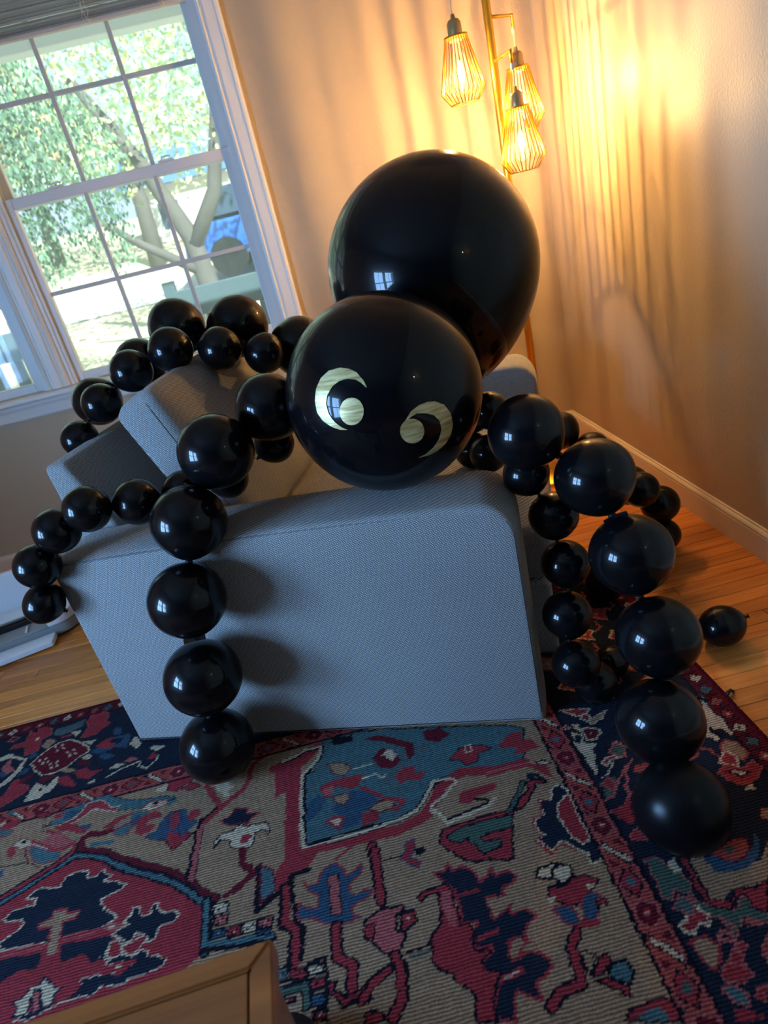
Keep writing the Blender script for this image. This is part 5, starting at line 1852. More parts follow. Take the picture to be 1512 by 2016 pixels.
pR:482,1090 500,1108 514.4,1093.6 505.4,1072
lC4:482,1090 500,1108 514.4,1093.6 505.4,1072 482,1090
pG:397,1060 420,1083 438.4,1064.6 426.9,1037
lP4:397,1060 420,1083 438.4,1064.6 426.9,1037 397,1060
pR:343,980 360,997 373.6,983.4 365.1,963
lP4:343,980 360,997 373.6,983.4 365.1,963 343,980
pR:598,960 620,982 637.6,964.4 626.6,938
lC4:598,960 620,982 637.6,964.4 626.6,938 598,960
pF:594,820 610,836 622.8,823.2 614.8,804
lP4:594,820 610,836 622.8,823.2 614.8,804 594,820
pK:349,700 370,721 386.8,704.2 376.3,679
lP4:349,700 370,721 386.8,704.2 376.3,679 349,700
pR:605,640 620,655 632.0,643.0 624.5,625
lC4:605,640 620,655 632.0,643.0 624.5,625 605,640
pG:460,520 480,540 496.0,524.0 486.0,500
lP4:460,520 480,540 496.0,524.0 486.0,500 460,520
pR:386,600 400,614 411.2,602.8 404.2,586
lP4:386,600 400,614 411.2,602.8 404.2,586 386,600
"""
RUG_PAL = dict(F=(150, 118, 92), R=(146, 48, 55), P=(164, 84, 82), M=(92, 24, 36), N=(28, 34, 48), B=(50, 74, 96), T=(70, 98, 102),
               K=(76, 92, 92), C=(190, 168, 140), D=(22, 20, 30), O=(156, 68, 62), G=(68, 88, 78), X=(74, 10, 24))
def make_rug():
    X0, X1, Y0, Y1 = -1.92, 0.726, -0.30, 1.774
    fx0, fy0, s = -1.42, 0.27, 0.0032
    xs = np.concatenate([np.linspace(X0, fx0, 42)[:-1], np.linspace(fx0, X1, int((X1 - fx0) / s))])
    ys = np.concatenate([np.linspace(Y0, fy0, 48)[:-1], np.linspace(fy0, Y1, int((Y1 - fy0) / s))])
    nx, ny = len(xs), len(ys)
    GX, GY = np.meshgrid(xs * 1000, ys * 1000)
    rs = np.random.RandomState(3)
    # hand woven wobble: each weft row shifts a little
    low = np.repeat(np.repeat(rs.uniform(-1, 1, (ny // 6 + 2, nx // 6 + 2)), 6, 0), 6, 1)[:ny, :nx]
    SX = GX + rs.uniform(-2.6, 2.6, (ny, 1)) + 1.6 * low
    SY = GY + 1.4 * low
    pal = {k: np.array(lin(v)) for k, v in RUG_PAL.items()}
    img = np.zeros((ny, nx, 3)); img[:] = pal['F']
    xm, ym = xs * 1000, ys * 1000
    def window(p0, p1, pad):
        i0, i1 = np.searchsorted(xm, [p0[0] - pad, p1[0] + pad]); j0, j1 = np.searchsorted(ym, [p0[1] - pad, p1[1] + pad])
        return i0, i1, j0, j1
    for row in RUG_SHAPES.strip().split('\n'):
        hd, body = row.split(':')
        pts = np.array([[float(v) for v in t.split(',')] for t in body.split()])
        c = pal[hd[1]]
        if hd[0] == 'p':
            i0, i1, j0, j1 = window(pts.min(0), pts.max(0), 6)
            if i1 <= i0 or j1 <= j0: continue
            A, Bb = SX[j0:j1, i0:i1], SY[j0:j1, i0:i1]
            ins = np.zeros(A.shape, bool)
            for a, b in zip(pts, np.roll(pts, -1, 0)):
                if a[1] == b[1]: continue
                ins ^= ((a[1] > Bb) != (b[1] > Bb)) & (A < (b[0] - a[0]) * (Bb - a[1]) / (b[1] - a[1]) + a[0])
            img[j0:j1, i0:i1][ins] = c
        else:
            h = float(hd[2:]) / 2
            for a, b in zip(pts, pts[1:]):
                i0, i1, j0, j1 = window(np.minimum(a, b), np.maximum(a, b), h + 6)
                if i1 <= i0 or j1 <= j0: continue
                A, Bb = SX[j0:j1, i0:i1], SY[j0:j1, i0:i1]
                d = b - a
                t = np.clip(((A - a[0]) * d[0] + (Bb - a[1]) * d[1]) / max(float(d @ d), 1e-9), 0, 1)
                img[j0:j1, i0:i1][(A - a[0] - t * d[0]) ** 2 + (Bb - a[1] - t * d[1]) ** 2 < h * h] = c
    # abrash and yarn variation
    img *= (1 + rs.uniform(-0.24, 0.24, (ny, nx, 1)))
    img *= (1 + 0.06 * np.repeat(rs.uniform(-1, 1, (ny // 5 + 1, 1, 1)), 5, 0)[:ny])
    th = 0.007
    zt = np.full((ny, nx), th) + rs.uniform(-0.0004, 0.0004, (ny, nx))
    co = np.zeros((ny * nx, 3), np.float32)
    co[:, 0] = GX.ravel() / 1000; co[:, 1] = GY.ravel() / 1000; co[:, 2] = zt.ravel()
    # a skirt of vertices round the edge at floor height
    ring = [j * nx for j in range(ny)] + [(ny - 1) * nx + i for i in range(1, nx)] + [j * nx + nx - 1 for j in range(ny - 2, -1, -1)] + [i for i in range(nx - 2, 0, -1)]
    sk = co[ring].copy(); sk[:, 2] = 0.0005
    idx = np.arange(ny * nx).reshape(ny, nx)
    quads = np.stack([idx[:-1, :-1], idx[:-1, 1:], idx[1:, 1:], idx[1:, :-1]], -1).reshape(-1, 4)
    nb = len(ring); base = ny * nx
    rg_ = np.array(ring); nxt = np.roll(rg_, -1); k = np.arange(nb)
    sq = np.stack([rg_, nxt, base + (k + 1) % nb, base + k], -1)
    faces = np.concatenate([quads, sq])
    verts = np.concatenate([co, sk])
    me = bpy.data.meshes.new('rug')
    me.vertices.add(len(verts)); me.vertices.foreach_set('co', verts.ravel())
    me.loops.add(faces.size); me.loops.foreach_set('vertex_index', faces.ravel().astype(np.int32))
    me.polygons.add(len(faces)); me.polygons.foreach_set('loop_start', np.arange(0, faces.size, 4, dtype=np.int32))
    me.update(calc_edges=True); me.validate()
    at = me.color_attributes.new('yarn', 'FLOAT_COLOR', 'POINT')
    cols = np.ones((len(verts), 4), np.float32)
    cols[:base, :3] = np.clip(img, 0, 1).reshape(-1, 3); cols[base:, :3] = pal['X']
    at.data.foreach_set('color', cols.ravel())
    m, n, l, b = new_mat('woven_rug')
    ca = n.new('ShaderNodeVertexColor'); ca.layer_name = 'yarn'
    tc = n.new('ShaderNodeTexCoord'); sp = n.new('ShaderNodeSeparateXYZ'); l.new(tc.outputs['Object'], sp.inputs[0])
    nz = n.new('ShaderNodeTexNoise'); nz.inputs['Scale'].default_value = 28; nz.inputs['Detail'].default_value = 3; l.new(tc.outputs['Object'], nz.inputs['Vector'])
    wob = math_node(n, l, 'MULTIPLY', math_node(n, l, 'SUBTRACT', nz.outputs['Fac'], 0.5), 0.006)
    rib = math_node(n, l, 'SINE', math_node(n, l, 'MULTIPLY', math_node(n, l, 'ADD', sp.outputs[1], wob), 2 * math.pi / 0.0062))
    mp = n.new('ShaderNodeMapping'); mp.inputs['Scale'].default_value = (260, 420, 100); l.new(tc.outputs['Object'], mp.inputs['Vector'])
    n3 = n.new('ShaderNodeTexNoise'); n3.inputs['Scale'].default_value = 1; n3.inputs['Detail'].default_value = 2; l.new(mp.outputs[0], n3.inputs['Vector'])
    # knots sit proud of the darker weft
    hgt = math_node(n, l, 'ADD', math_node(n, l, 'MULTIPLY', rib, 0.5), n3.outputs['Fac'])
    mr = n.new('ShaderNodeMapRange'); mr.inputs['From Min'].default_value = 0.0; mr.inputs['From Max'].default_value = 1.0; mr.inputs['To Min'].default_value = 0.42; mr.inputs['To Max'].default_value = 1.18
    l.new(hgt, mr.inputs['Value'])
    hs = n.new('ShaderNodeHueSaturation'); l.new(ca.outputs['Color'], hs.inputs['Color']); l.new(mr.outputs[0], hs.inputs['Value'])
    l.new(hs.outputs['Color'], b.inputs['Base Color'])
    b.inputs['Roughness'].default_value = 0.95; b.inputs['Specular IOR Level'].default_value = 0.08
    bp_ = n.new('ShaderNodeBump'); bp_.inputs['Strength'].default_value = 0.7; bp_.inputs['Distance'].default_value = 0.0016
    l.new(hgt, bp_.inputs['Height']); l.new(bp_.outputs['Normal'], b.inputs['Normal'])
    o = mobj('area_rug', me, m)
    tag(o, 'large red, navy and tan oriental rug lying on the oak floor', 'rug')
    return o
make_rug()

# ------------------------------------------------------------------ sofa
SA = (-0.8083, 1.5364); SANG = math.radians(-16.879)
sofa = empty('loveseat', (SA[0], SA[1], 0.0075), SANG)
tag(sofa, 'grey woven loveseat carrying the big black balloon spider', 'sofa')
def arm(name, a1, b0, b1, zt, zb=0.0):
    ol = round_outline([(0.012, zb), (a1, zb), (a1, zt), (0.0, zt - 0.012)], [0.006, 0.012, 0.075, 0.016], 8)
    # extra points along the long top so that it can swell
    P = []
    for i, p in enumerate(ol):
        q = ol[(i + 1) % len(ol)]
        P.append(p)
        d = math.dist(p, q)
        for k in range(1, int(d / 0.06)):
            f = k / int(d / 0.06); P.append((p[0] + (q[0] - p[0]) * f, p[1] + (q[1] - p[1]) * f))
    P = [(x, z + (0.012 * math.sin(math.pi * min(1, max(0, x / a1))) if z > zt - 0.03 else 0)) for x, z in P]
    o = prism(name, P, 'y', b0, b1, M_FABRIC, sofa, 0.014, 0.006)
    seam_y = b0 + 0.0035
    pts = []
    for x, z in P:
        if z > zb + 0.01: pts.append((x, z))
    n = len(P)
    cx_ = sum(p[0] for p in P) / n; cz_ = sum(p[1] for p in P) / n
    def inn(p, d=0.009):
        x, z = p
        return (min(max(x, d), a1 - d), seam_y, z - (d if z > zt - 0.09 else 0))
    top = sorted([p for p in P if p[1] > zt - 0.03], key=lambda p: p[0])
    return o
arm('arm', 1.160, 0.0, 0.205, 0.605)
arm('arm', 1.255, 1.130, 1.335, 0.605)
# welt seam along the edge of the near arm panel
wz = lambda x: 0.590 + 0.012 * math.sin(math.pi * x / 1.16)
seam = [(1.1515, 0.0025, 0.03), (1.1515, 0.0025, 0.30), (1.1515, 0.0025, 0.50)]
for k in range(7):
    q = math.radians(90 * k / 6); seam.append((1.0835 + 0.068 * math.cos(q), 0.0025, 0.524 + 0.068 * math.sin(q)))
for k in range(1, 21):
    x = 1.0835 * (1 - k / 20) + 0.012 * k / 20; seam.append((x, 0.0025, wz(x) + 0.001))
tube('seam', seam, 0.0022, M_SEAM, sofa, 6)
# backrest at the far left, leaning outwards
bo = round_outline([(-0.03, 0.0), (0.15, 0.0), (0.15, 0.40), (-0.008, 0.79), (-0.078, 0.79)], [0.01, 0.01, 0.02, 0.022, 0.02], 5)
prism('backrest', bo, 'y', 0.215, 1.125, M_FABRIC, sofa, 0.016, 0.004)
# seat base and loose cushions
so_ = round_outline([(0.152, 0.04), (1.215, 0.04), (1.215, 0.27), (0.152, 0.27)], [0.01, 0.02, 0.02, 0.01], 4)
prism('seat_base', so_, 'y', 0.207, 1.128, M_FABRIC, sofa, 0.012, 0.0)
sc = round_outline([(0.155, 0.272), (1.235, 0.272), (1.235, 0.425), (0.155, 0.425)], [0.03, 0.05, 0.05, 0.03], 6)
prism('seat_cushion', sc, 'y', 0.209, 1.126, M_FABRIC, sofa, 0.03, 0.012)

def pillow(name, axes, org, size, mat, parent, puff=0.03, n=18, edge=0.06):
    """soft box: size (u,v,w) along the unit axes, origin at a corner"""
    U, V, Wd = [Vector(a) for a in axes]; O = Vector(org)
    bm = bmesh.new()
    bmesh.ops.create_cube(bm, size=2.0)
    bmesh.ops.subdivide_edges(bm, edges=bm.edges, cuts=n, use_grid_fill=True)
    sx, sy, sz = [s / 2 for s in size]
    r = edge
    for v in bm.verts:
        p = Vector((v.co.x * sx, v.co.y * sy, v.co.z * sz))
        c = Vector((max(-sx + r, min(sx - r, p.x)), max(-sy + r, min(sy - r, p.y)), max(-sz + r, min(sz - r, p.z))))
        d = p - c
        if d.length > 1e-6:
            p = c + d.normalized() * r
        bx = 1 - (p.x / sx) ** 2; by = 1 - (p.y / sy) ** 2; bz = 1 - (p.z / sz) ** 2
        p.x += math.copysign(puff * max(0, by) * max(0, bz), p.x) * abs(p.x / sx) ** 3
        p.y += math.copysign(puff * 0.5 * max(0, bx) * max(0, bz), p.y) * abs(p.y / sy) ** 3
        p.z += math.copysign(puff * 0.5 * max(0, bx) * max(0, by), p.z) * abs(p.z / sz) ** 3
        v.co = O + U * (p.x + sx) + V * (p.y + sy) + Wd * (p.z + sz)
    return bm_obj(name, bm, mat, parent, True)
lean = math.radians(23)
TU = (math.cos(lean), 0, math.sin(lean)); TH = (-math.sin(lean), 0, math.cos(lean))
c_org = (0.318, 0.292, 0.425)
bc = pillow('back_cushion', (TU, (0, 1, 0), TH), c_org, (0.155, 0.78, 0.49), M_FABRIC, sofa, 0.03, 22, 0.034)
# seam round the front edge of the back cushion
sm = []
su, sv, sw = 0.155, 0.78, 0.49
from mathutils.bvhtree import BVHTree
bmc = bmesh.new(); bmc.from_mesh(bc.data); bvh = BVHTree.FromBMesh(bmc)
VU, VV, VW, VO = Vector(TU), Vector((0, 1, 0)), Vector(TH), Vector(c_org)
for k in range(70):
    # once round the cushion just behind its front face
    q = k / 69
    if q < 0.3: v, w, dr_ = -0.3, 0.03 + (sw - 0.05) * q / 0.3, VV
    elif q < 0.7: v, w, dr_ = 0.02 + (sv - 0.04) * (q - 0.3) / 0.4, sw + 0.3, -VW
    else: v, w, dr_ = sv + 0.3, sw - 0.02 - (sw - 0.05) * (q - 0.7) / 0.3, -VV
    hit = bvh.ray_cast(VO + VU * 0.118 + VV * v + VW * w, dr_)[0]
    if hit: sm.append(tuple(hit - dr_ * 0.0004))
bmc.free()
tube('seam', sm, 0.0016, M_SEAM, bc, 6)
for a, b in ((0.07, 0.06), (1.10, 0.06), (0.07, 1.27), (1.17, 1.27)):
    pass

# ------------------------------------------------------------------ balloons
def balloon_mesh(name, mat, tail=0.06, seg=40, rings=28):
    bm = bmesh.new(); prof = []
    for i in range(rings + 1):
        th = math.pi * i / rings
        r = math.sin(th); z = math.cos(th)
        if z < 0:
            t = -z
            z = z * (1 + tail * t * t); r *= (1 - 0.10 * t ** 4)
        prof.append((max(r, 0), z))
    prof[0] = (0, prof[0][1])
    prof[-1] = (0.02, prof[-1][1]); prof.append((0, prof[-1][1] - 0.005))
    add_lathe(bm, prof, seg)
    bmesh.ops.recalc_face_normals(bm, faces=bm.faces)
    me = bpy.data.meshes.new(name); bm.to_mesh(me); bm.free()
    me.polygons.foreach_set('use_smooth', [True] * len(me.polygons))
    me.materials.append(mat)
    return me
def knot_mesh():
    bm = bmesh.new()
    z0 = -1.05
    add_lathe(bm, [(0.0, z0 + 0.02), (0.075, z0), (0.11, z0 - 0.03), (0.10, z0 - 0.06), (0.05, z0 - 0.075), (0.055, z0 - 0.11), (0.10, z0 - 0.16), (0.115, z0 - 0.165), (0.095, z0 - 0.15), (0.0, z0 - 0.12)], 12)
    bmesh.ops.recalc_face_normals(bm, faces=bm.faces)
    me = bpy.data.meshes.new('knot'); bm.to_mesh(me); bm.free()
    me.polygons.foreach_set('use_smooth', [True] * len(me.polygons)); me.materials.append(M_KNOT)
    return me
BAL = balloon_mesh('balloon', M_LATEX)
BAL_MATTE = balloon_mesh('balloon', M_LATEX_MATTE)
BAL_BIG = balloon_mesh('balloon_large', M_LATEX_BIG, 0.02, 72, 48)
BAL_BODY = balloon_mesh('balloon_body', M_LATEX_BIG, 0.16, 72, 48)
KNOT = knot_mesh()
def balloon(name, c, r, neck, label, group, mesh=None, squash=1.0, knot=True):
    o = mobj(name, mesh or BAL, None)
    o.location = c
    o.rotation_mode = 'QUATERNION'
    o.rotation_quaternion = Vector((0, 0, -1)).rotation_difference(Vector(neck).normalized())
    o.scale = (r, r, r * squash)
    tag(o, label, 'balloon', group)
    if knot: mobj('knot', KNOT, None, o)
    return o

HEAD_C, HEAD_R = Vector((0.1081, 1.4208, 0.8480)), 0.2185
BODY_C, BODY_R = Vector((0.3417, 1.8255, 1.0432)), 0.2822
head = balloon('head_balloon', HEAD_C, HEAD_R, (0.35, 0.75, -0.5), 'big black head balloon with two painted gold crescent eyes on the armrest', 'large spider body balloons', BAL_BIG)
body = balloon('body_balloon', BODY_C, BODY_R, (0.12, -0.10, -1.0), 'biggest black balloon, the spider body, behind the head below the lamp', 'large spider body balloons', BAL_BODY)

EYES = {"lc":[[-0.204,-0.927,0.316],[-0.218,-0.901,0.376],[-0.258,-0.856,0.449],[-0.308,-0.819,0.485],[-0.382,-0.773,0.507],[-0.486,-0.72,0.495],[-0.572,-0.69,0.443],[-0.636,-0.682,0.361],[-0.676,-0.691,0.255],[-0.683,-0.714,0.153],[-0.651,-0.755,0.079],[-0.593,-0.805,0.023],[-0.52,-0.854,-0.013],[-0.455,-0.89,-0.02],[-0.504,-0.864,0.01],[-0.552,-0.831,0.063],[-0.584,-0.8,0.139],[-0.585,-0.778,0.231],[-0.556,-0.776,0.298],[-0.491,-0.789,0.369],[-0.421,-0.812,0.404],[-0.349,-0.842,0.412],[-0.283,-0.874,0.395],[-0.242,-0.9,0.361],[-0.214,-0.924,0.318]],"rc":[[0.048,-0.998,-0.043],[0.116,-0.993,0.028],[0.199,-0.978,0.062],[0.288,-0.956,0.065],[0.352,-0.935,0.048],[0.432,-0.902,-0.013],[0.48,-0.87,-0.11],[0.486,-0.843,-0.23],[0.457,-0.832,-0.315],[0.386,-0.832,-0.4],[0.297,-0.847,-0.44],[0.202,-0.868,-0.453],[0.112,-0.89,-0.442],[0.182,-0.884,-0.431],[0.267,-0.883,-0.386],[0.335,-0.889,-0.311],[0.368,-0.902,-0.226],[0.361,-0.922,-0.141],[0.316,-0.946,-0.068],[0.246,-0.969,-0.025],[0.164,-0.987,-0.002],[0.107,-0.994,-0.017],[0.052,-0.997,-0.05]],"ld":[[-0.281,-0.952,0.124],[-0.292,-0.952,0.094],[-0.309,-0.949,0.066],[-0.331,-0.943,0.044],[-0.357,-0.934,0.028],[-0.385,-0.923,0.019],[-0.413,-0.911,0.018],[-0.438,-0.898,0.026],[-0.46,-0.887,0.042],[-0.477,-0.877,0.064],[-0.487,-0.869,0.091],[-0.49,-0.863,0.122],[-0.485,-0.861,0.153],[-0.474,-0.861,0.184],[-0.456,-0.865,0.211],[-0.434,-0.87,0.233],[-0.408,-0.879,0.248],[-0.38,-0.889,0.256],[-0.353,-0.9,0.256],[-0.328,-0.912,0.248],[-0.306,-0.923,0.233],[-0.29,-0.933,0.211],[-0.28,-0.942,0.184],[-0.277,-0.948,0.155]],"rd":[[0.203,-0.962,-0.185],[0.194,-0.957,-0.214],[0.178,-0.954,-0.24],[0.157,-0.953,-0.259],[0.131,-0.954,-0.271],[0.102,-0.956,-0.274],[0.074,-0.96,-0.269],[0.046,-0.966,-0.256],[0.022,-0.971,-0.236],[0.004,-0.978,-0.21],[-0.009,-0.983,-0.181],[-0.014,-0.989,-0.15],[-0.012,-0.993,-0.119],[-0.002,-0.996,-0.09],[0.014,-0.998,-0.066],[0.035,-0.998,-0.048],[0.061,-0.998,-0.036],[0.088,-0.996,-0.033],[0.116,-0.993,-0.037],[0.143,-0.988,-0.049],[0.167,-0.984,-0.068],[0.186,-0.978,-0.093],[0.199,-0.972,-0.122],[0.204,-0.967,-0.153]]}
def eye_patch(name, dirs, lift=0.0012, th=0.0006):
    bm = bmesh.new()
    vs = [bm.verts.new(Vector(d)) for d in dirs]
    es = [bm.edges.new((vs[i], vs[(i + 1) % len(vs)])) for i in range(len(vs))]
    bmesh.ops.triangle_fill(bm, use_beauty=True, edges=es, use_dissolve=False)
    for _ in range(3):
        bmesh.ops.subdivide_edges(bm, edges=[e for e in bm.edges if e.calc_length() > 0.05], cuts=1)
        bmesh.ops.triangulate(bm, faces=bm.faces)
    for v in bm.verts: v.co = v.co.normalized() * (HEAD_R + lift)
    g = bmesh.ops.extrude_face_region(bm, geom=list(bm.faces))
    for v in [x for x in g['geom'] if isinstance(x, bmesh.types.BMVert)]:
        v.co = v.co.normalized() * (HEAD_R + lift + th)
    o = bm_obj(name, bm, M_GOLD, head)
    # mesh is given in world directions about the head centre
    o.matrix_parent_inverse = Matrix.Identity(4)
    inv = (Matrix.Translation(HEAD_C) @ head.rotation_quaternion.to_matrix().to_4x4() @ Matrix.Diagonal((*head.scale, 1))).inverted()
    o.matrix_local = inv @ Matrix.Translation(HEAD_C)
    return o
for nm, key in (('eye_crescent', 'lc'), ('eye_pupil', 'ld'), ('eye_crescent', 'rc'), ('eye_pupil', 'rd')):
    eye_patch(nm, EYES[key])

CH = {"L": [[-0.16, 1.552, 0.851, 0.083], [-0.299, 1.471, 0.801, 0.089], [-0.397, 1.402, 0.675, 0.087], [-0.449, 1.342, 0.512, 0.09], [-0.481, 1.329, 0.304, 0.094], [-0.511, 1.317, 0.099, 0.094]], "m": [[-0.181, 1.618, 0.744, 0.052], [-0.314, 1.581, 0.697, 0.053], [-0.425, 1.556, 0.699, 0.053], [-0.53, 1.52, 0.714, 0.057], [-0.633, 1.483, 0.74, 0.056], [-0.732, 1.507, 0.698, 0.056], [-0.813, 1.507, 0.623, 0.056], [-0.845, 1.513, 0.519, 0.054]], "n": [[-0.173, 2.018, 0.91, 0.062], [-0.296, 2.017, 0.955, 0.065], [-0.434, 2.006, 0.988, 0.066], [-0.565, 2.006, 0.956, 0.063], [-0.677, 1.988, 0.889, 0.059], [-0.78, 1.99, 0.801, 0.056]], "k": [[-0.069, 2.138, 0.886, 0.096], [-0.245, 2.196, 0.987, 0.099], [-0.44, 2.237, 1.026, 0.093], [-0.598, 2.257, 0.941, 0.084], [-0.765, 2.214, 0.863, 0.08]], "R": [[0.373, 1.28, 0.726, 0.082], [0.486, 1.213, 0.615, 0.084], [0.515, 1.13, 0.461, 0.086], [0.516, 1.036, 0.314, 0.084], [0.47, 0.957, 0.171, 0.086], [0.434, 0.819, 0.086, 0.086]], "s": [[0.375, 1.327, 0.612, 0.053], [0.416, 1.298, 0.505, 0.057], [0.422, 1.275, 0.387, 0.057], [0.4, 1.241, 0.27, 0.058], [0.394, 1.203, 0.154, 0.057], [0.444, 1.227, 0.055, 0.054]], "t": [[0.682, 1.954, 0.451, 0.063], [0.768, 1.917, 0.374, 0.058], [0.845, 1.832, 0.256, 0.065], [0.935, 1.813, 0.171, 0.062], [0.934, 1.798, 0.055, 0.055]], "u": [[0.396, 1.881, 0.603, 0.057], [0.421, 1.779, 0.634, 0.055]], "v": [[0.368, 1.856, 0.499, 0.056], [0.393, 1.75, 0.516, 0.056]], "w": [[0.831, 1.723, 0.287, 0.055]], "x": [[0.648, 1.619, 0.057, 0.057]], "y": [[0.517, 1.294, 0.043, 0.043]], "z": [[0.829, 1.315, 0.057, 0.057]]}
ORD = ['first', 'second', 'third', 'fourth', 'fifth', 'sixth', 'seventh', 'eighth']
DESC = {
 'L': ('large', 'from the top in the leg hanging down the loveseat side panel'),
 'm': ('small', 'from the head in the leg curling over the left armrest corner'),
 'n': ('small', 'from the head in the small leg draped over the grey cushion'),
 'k': ('large', 'from the body in the leg behind the cushion near the window'),
 'R': ('large', 'from the top in the leg stepping down to the rug border'),
 's': ('small', 'from the top in the leg dangling beside the right armrest end'),
 't': ('small', 'from the loveseat in the farthest leg along the baseboard'),
 'u': ('small', 'of two tucked behind the head beside the far armrest'),
 'v': ('small', 'of two wedged low between head and right armrest end'),
}
rb = random.Random(2)
made = {}
for key, lst in CH.items():
    if key not in DESC: continue
    size, text = DESC[key]
    for i, (x, y, z, r) in enumerate(lst):
        c = Vector((x, y, z))
        if i + 1 < len(lst): nk = Vector(lst[i + 1][:3]) - c
        elif key == 'm': nk = Vector((0.55, 0.1, -0.8))
        elif i: nk = Vector(lst[i - 1][:3]) - c
        else: nk = Vector((rb.uniform(-1, 1), rb.uniform(-1, 1), -0.5))
        nk = nk.normalized() + Vector((rb.uniform(-.12, .12), rb.uniform(-.12, .12), rb.uniform(-.12, .12)))
        if i == len(lst) - 1 and key in 'LRst':
            c.z = max(c.z, r + 0.0085)
        made[key, i] = balloon('balloon', c, r, nk, f'{size} black balloon, {ORD[i]} {text}', 'black balloons of the spider legs', squash=0.97 if key != 'm' or i < 7 else 0.9, mesh=BAL_MATTE if (key, i) == ('R', 5) else None)
balloon('balloon', CH['w'][0][:3], CH['w'][0][3], (0.2, 0.3, -1), 'small black balloon half hidden between the far leg and the baseboard', 'black balloons of the spider legs')
x, y, z, r = CH['x'][0]
balloon('balloon', (x, y, r + 0.0085), r, (-0.4, 0.3, 1), 'small black balloon on the rug in the shade behind the right legs', 'black balloons of the spider legs')
x, y, z, r = CH['y'][0]
balloon('balloon', (x, y, r + 0.0085), r, (-0.5, -0.4, 0.75), 'small soft black balloon on the rug between the two right legs', 'black balloons of the spider legs')
x, y, z, r = CH['z'][0]
balloon('balloon', (x, y, 0.052), 0.0535, (1.0, -0.06, 0.18), 'small black balloon lying loose on the oak floor beside the rug', 'black balloons of the spider legs', squash=1.10)

# strips of tape at a few joints
def tape(bal, p, d, w=0.016, ln=0.05):
    d = Vector(d).normalized(); s = d.cross(Vector((0.3, -0.9, 0.2))).normalized(); up = d.cross(s)
    bm = bmesh.new()
    rows = []
    for k in range(5):
        t = (k - 2) / 4
        c = Vector(p) + d * (t * ln) + up * (0.006 * (1 - 4 * t * t))
        rows.append([bm.verts.new(c + s * (w / 2) * q + up * h) for q in (-1, 1) for h in (0, 0.0006)])
    for a, b in zip(rows, rows[1:]):
        bm.faces.new((a[0], a[2], b[2], b[0])); bm.faces.new((a[1], b[1], b[3], a[3]))
        bm.faces.new((a[0], b[0], b[1], a[1])); bm.faces.new((a[2], a[3], b[3], b[2]))
    bm.faces.new(rows[0]); bm.faces.new(rows[-1])
    o = bm_obj('tape', bm, M_TAPE, bal)
    q = bal.rotation_quaternion.to_matrix().to_4x4()
    o.matrix_local = (Matrix.Translation(bal.location) @ q @ Matrix.Diagonal((*bal.scale, 1))).inverted()
for key, i in (('L', 1), ('L', 3), ('R', 1), ('R', 3), ('k', 1)):
    a = Vector(CH[key][i][:3]); b = Vector(CH[key][i + 1][:3]); ra = CH[key][i][3]; rb_ = CH[key][i + 1][3]
    m_ = a + (b - a) * (ra / (ra + rb_))
    view = (Vector((0, 0, CAM_H)) - m_).normalized()
    tape(made[key, i], m_ + view * 0.012, (b - a).cross(view))

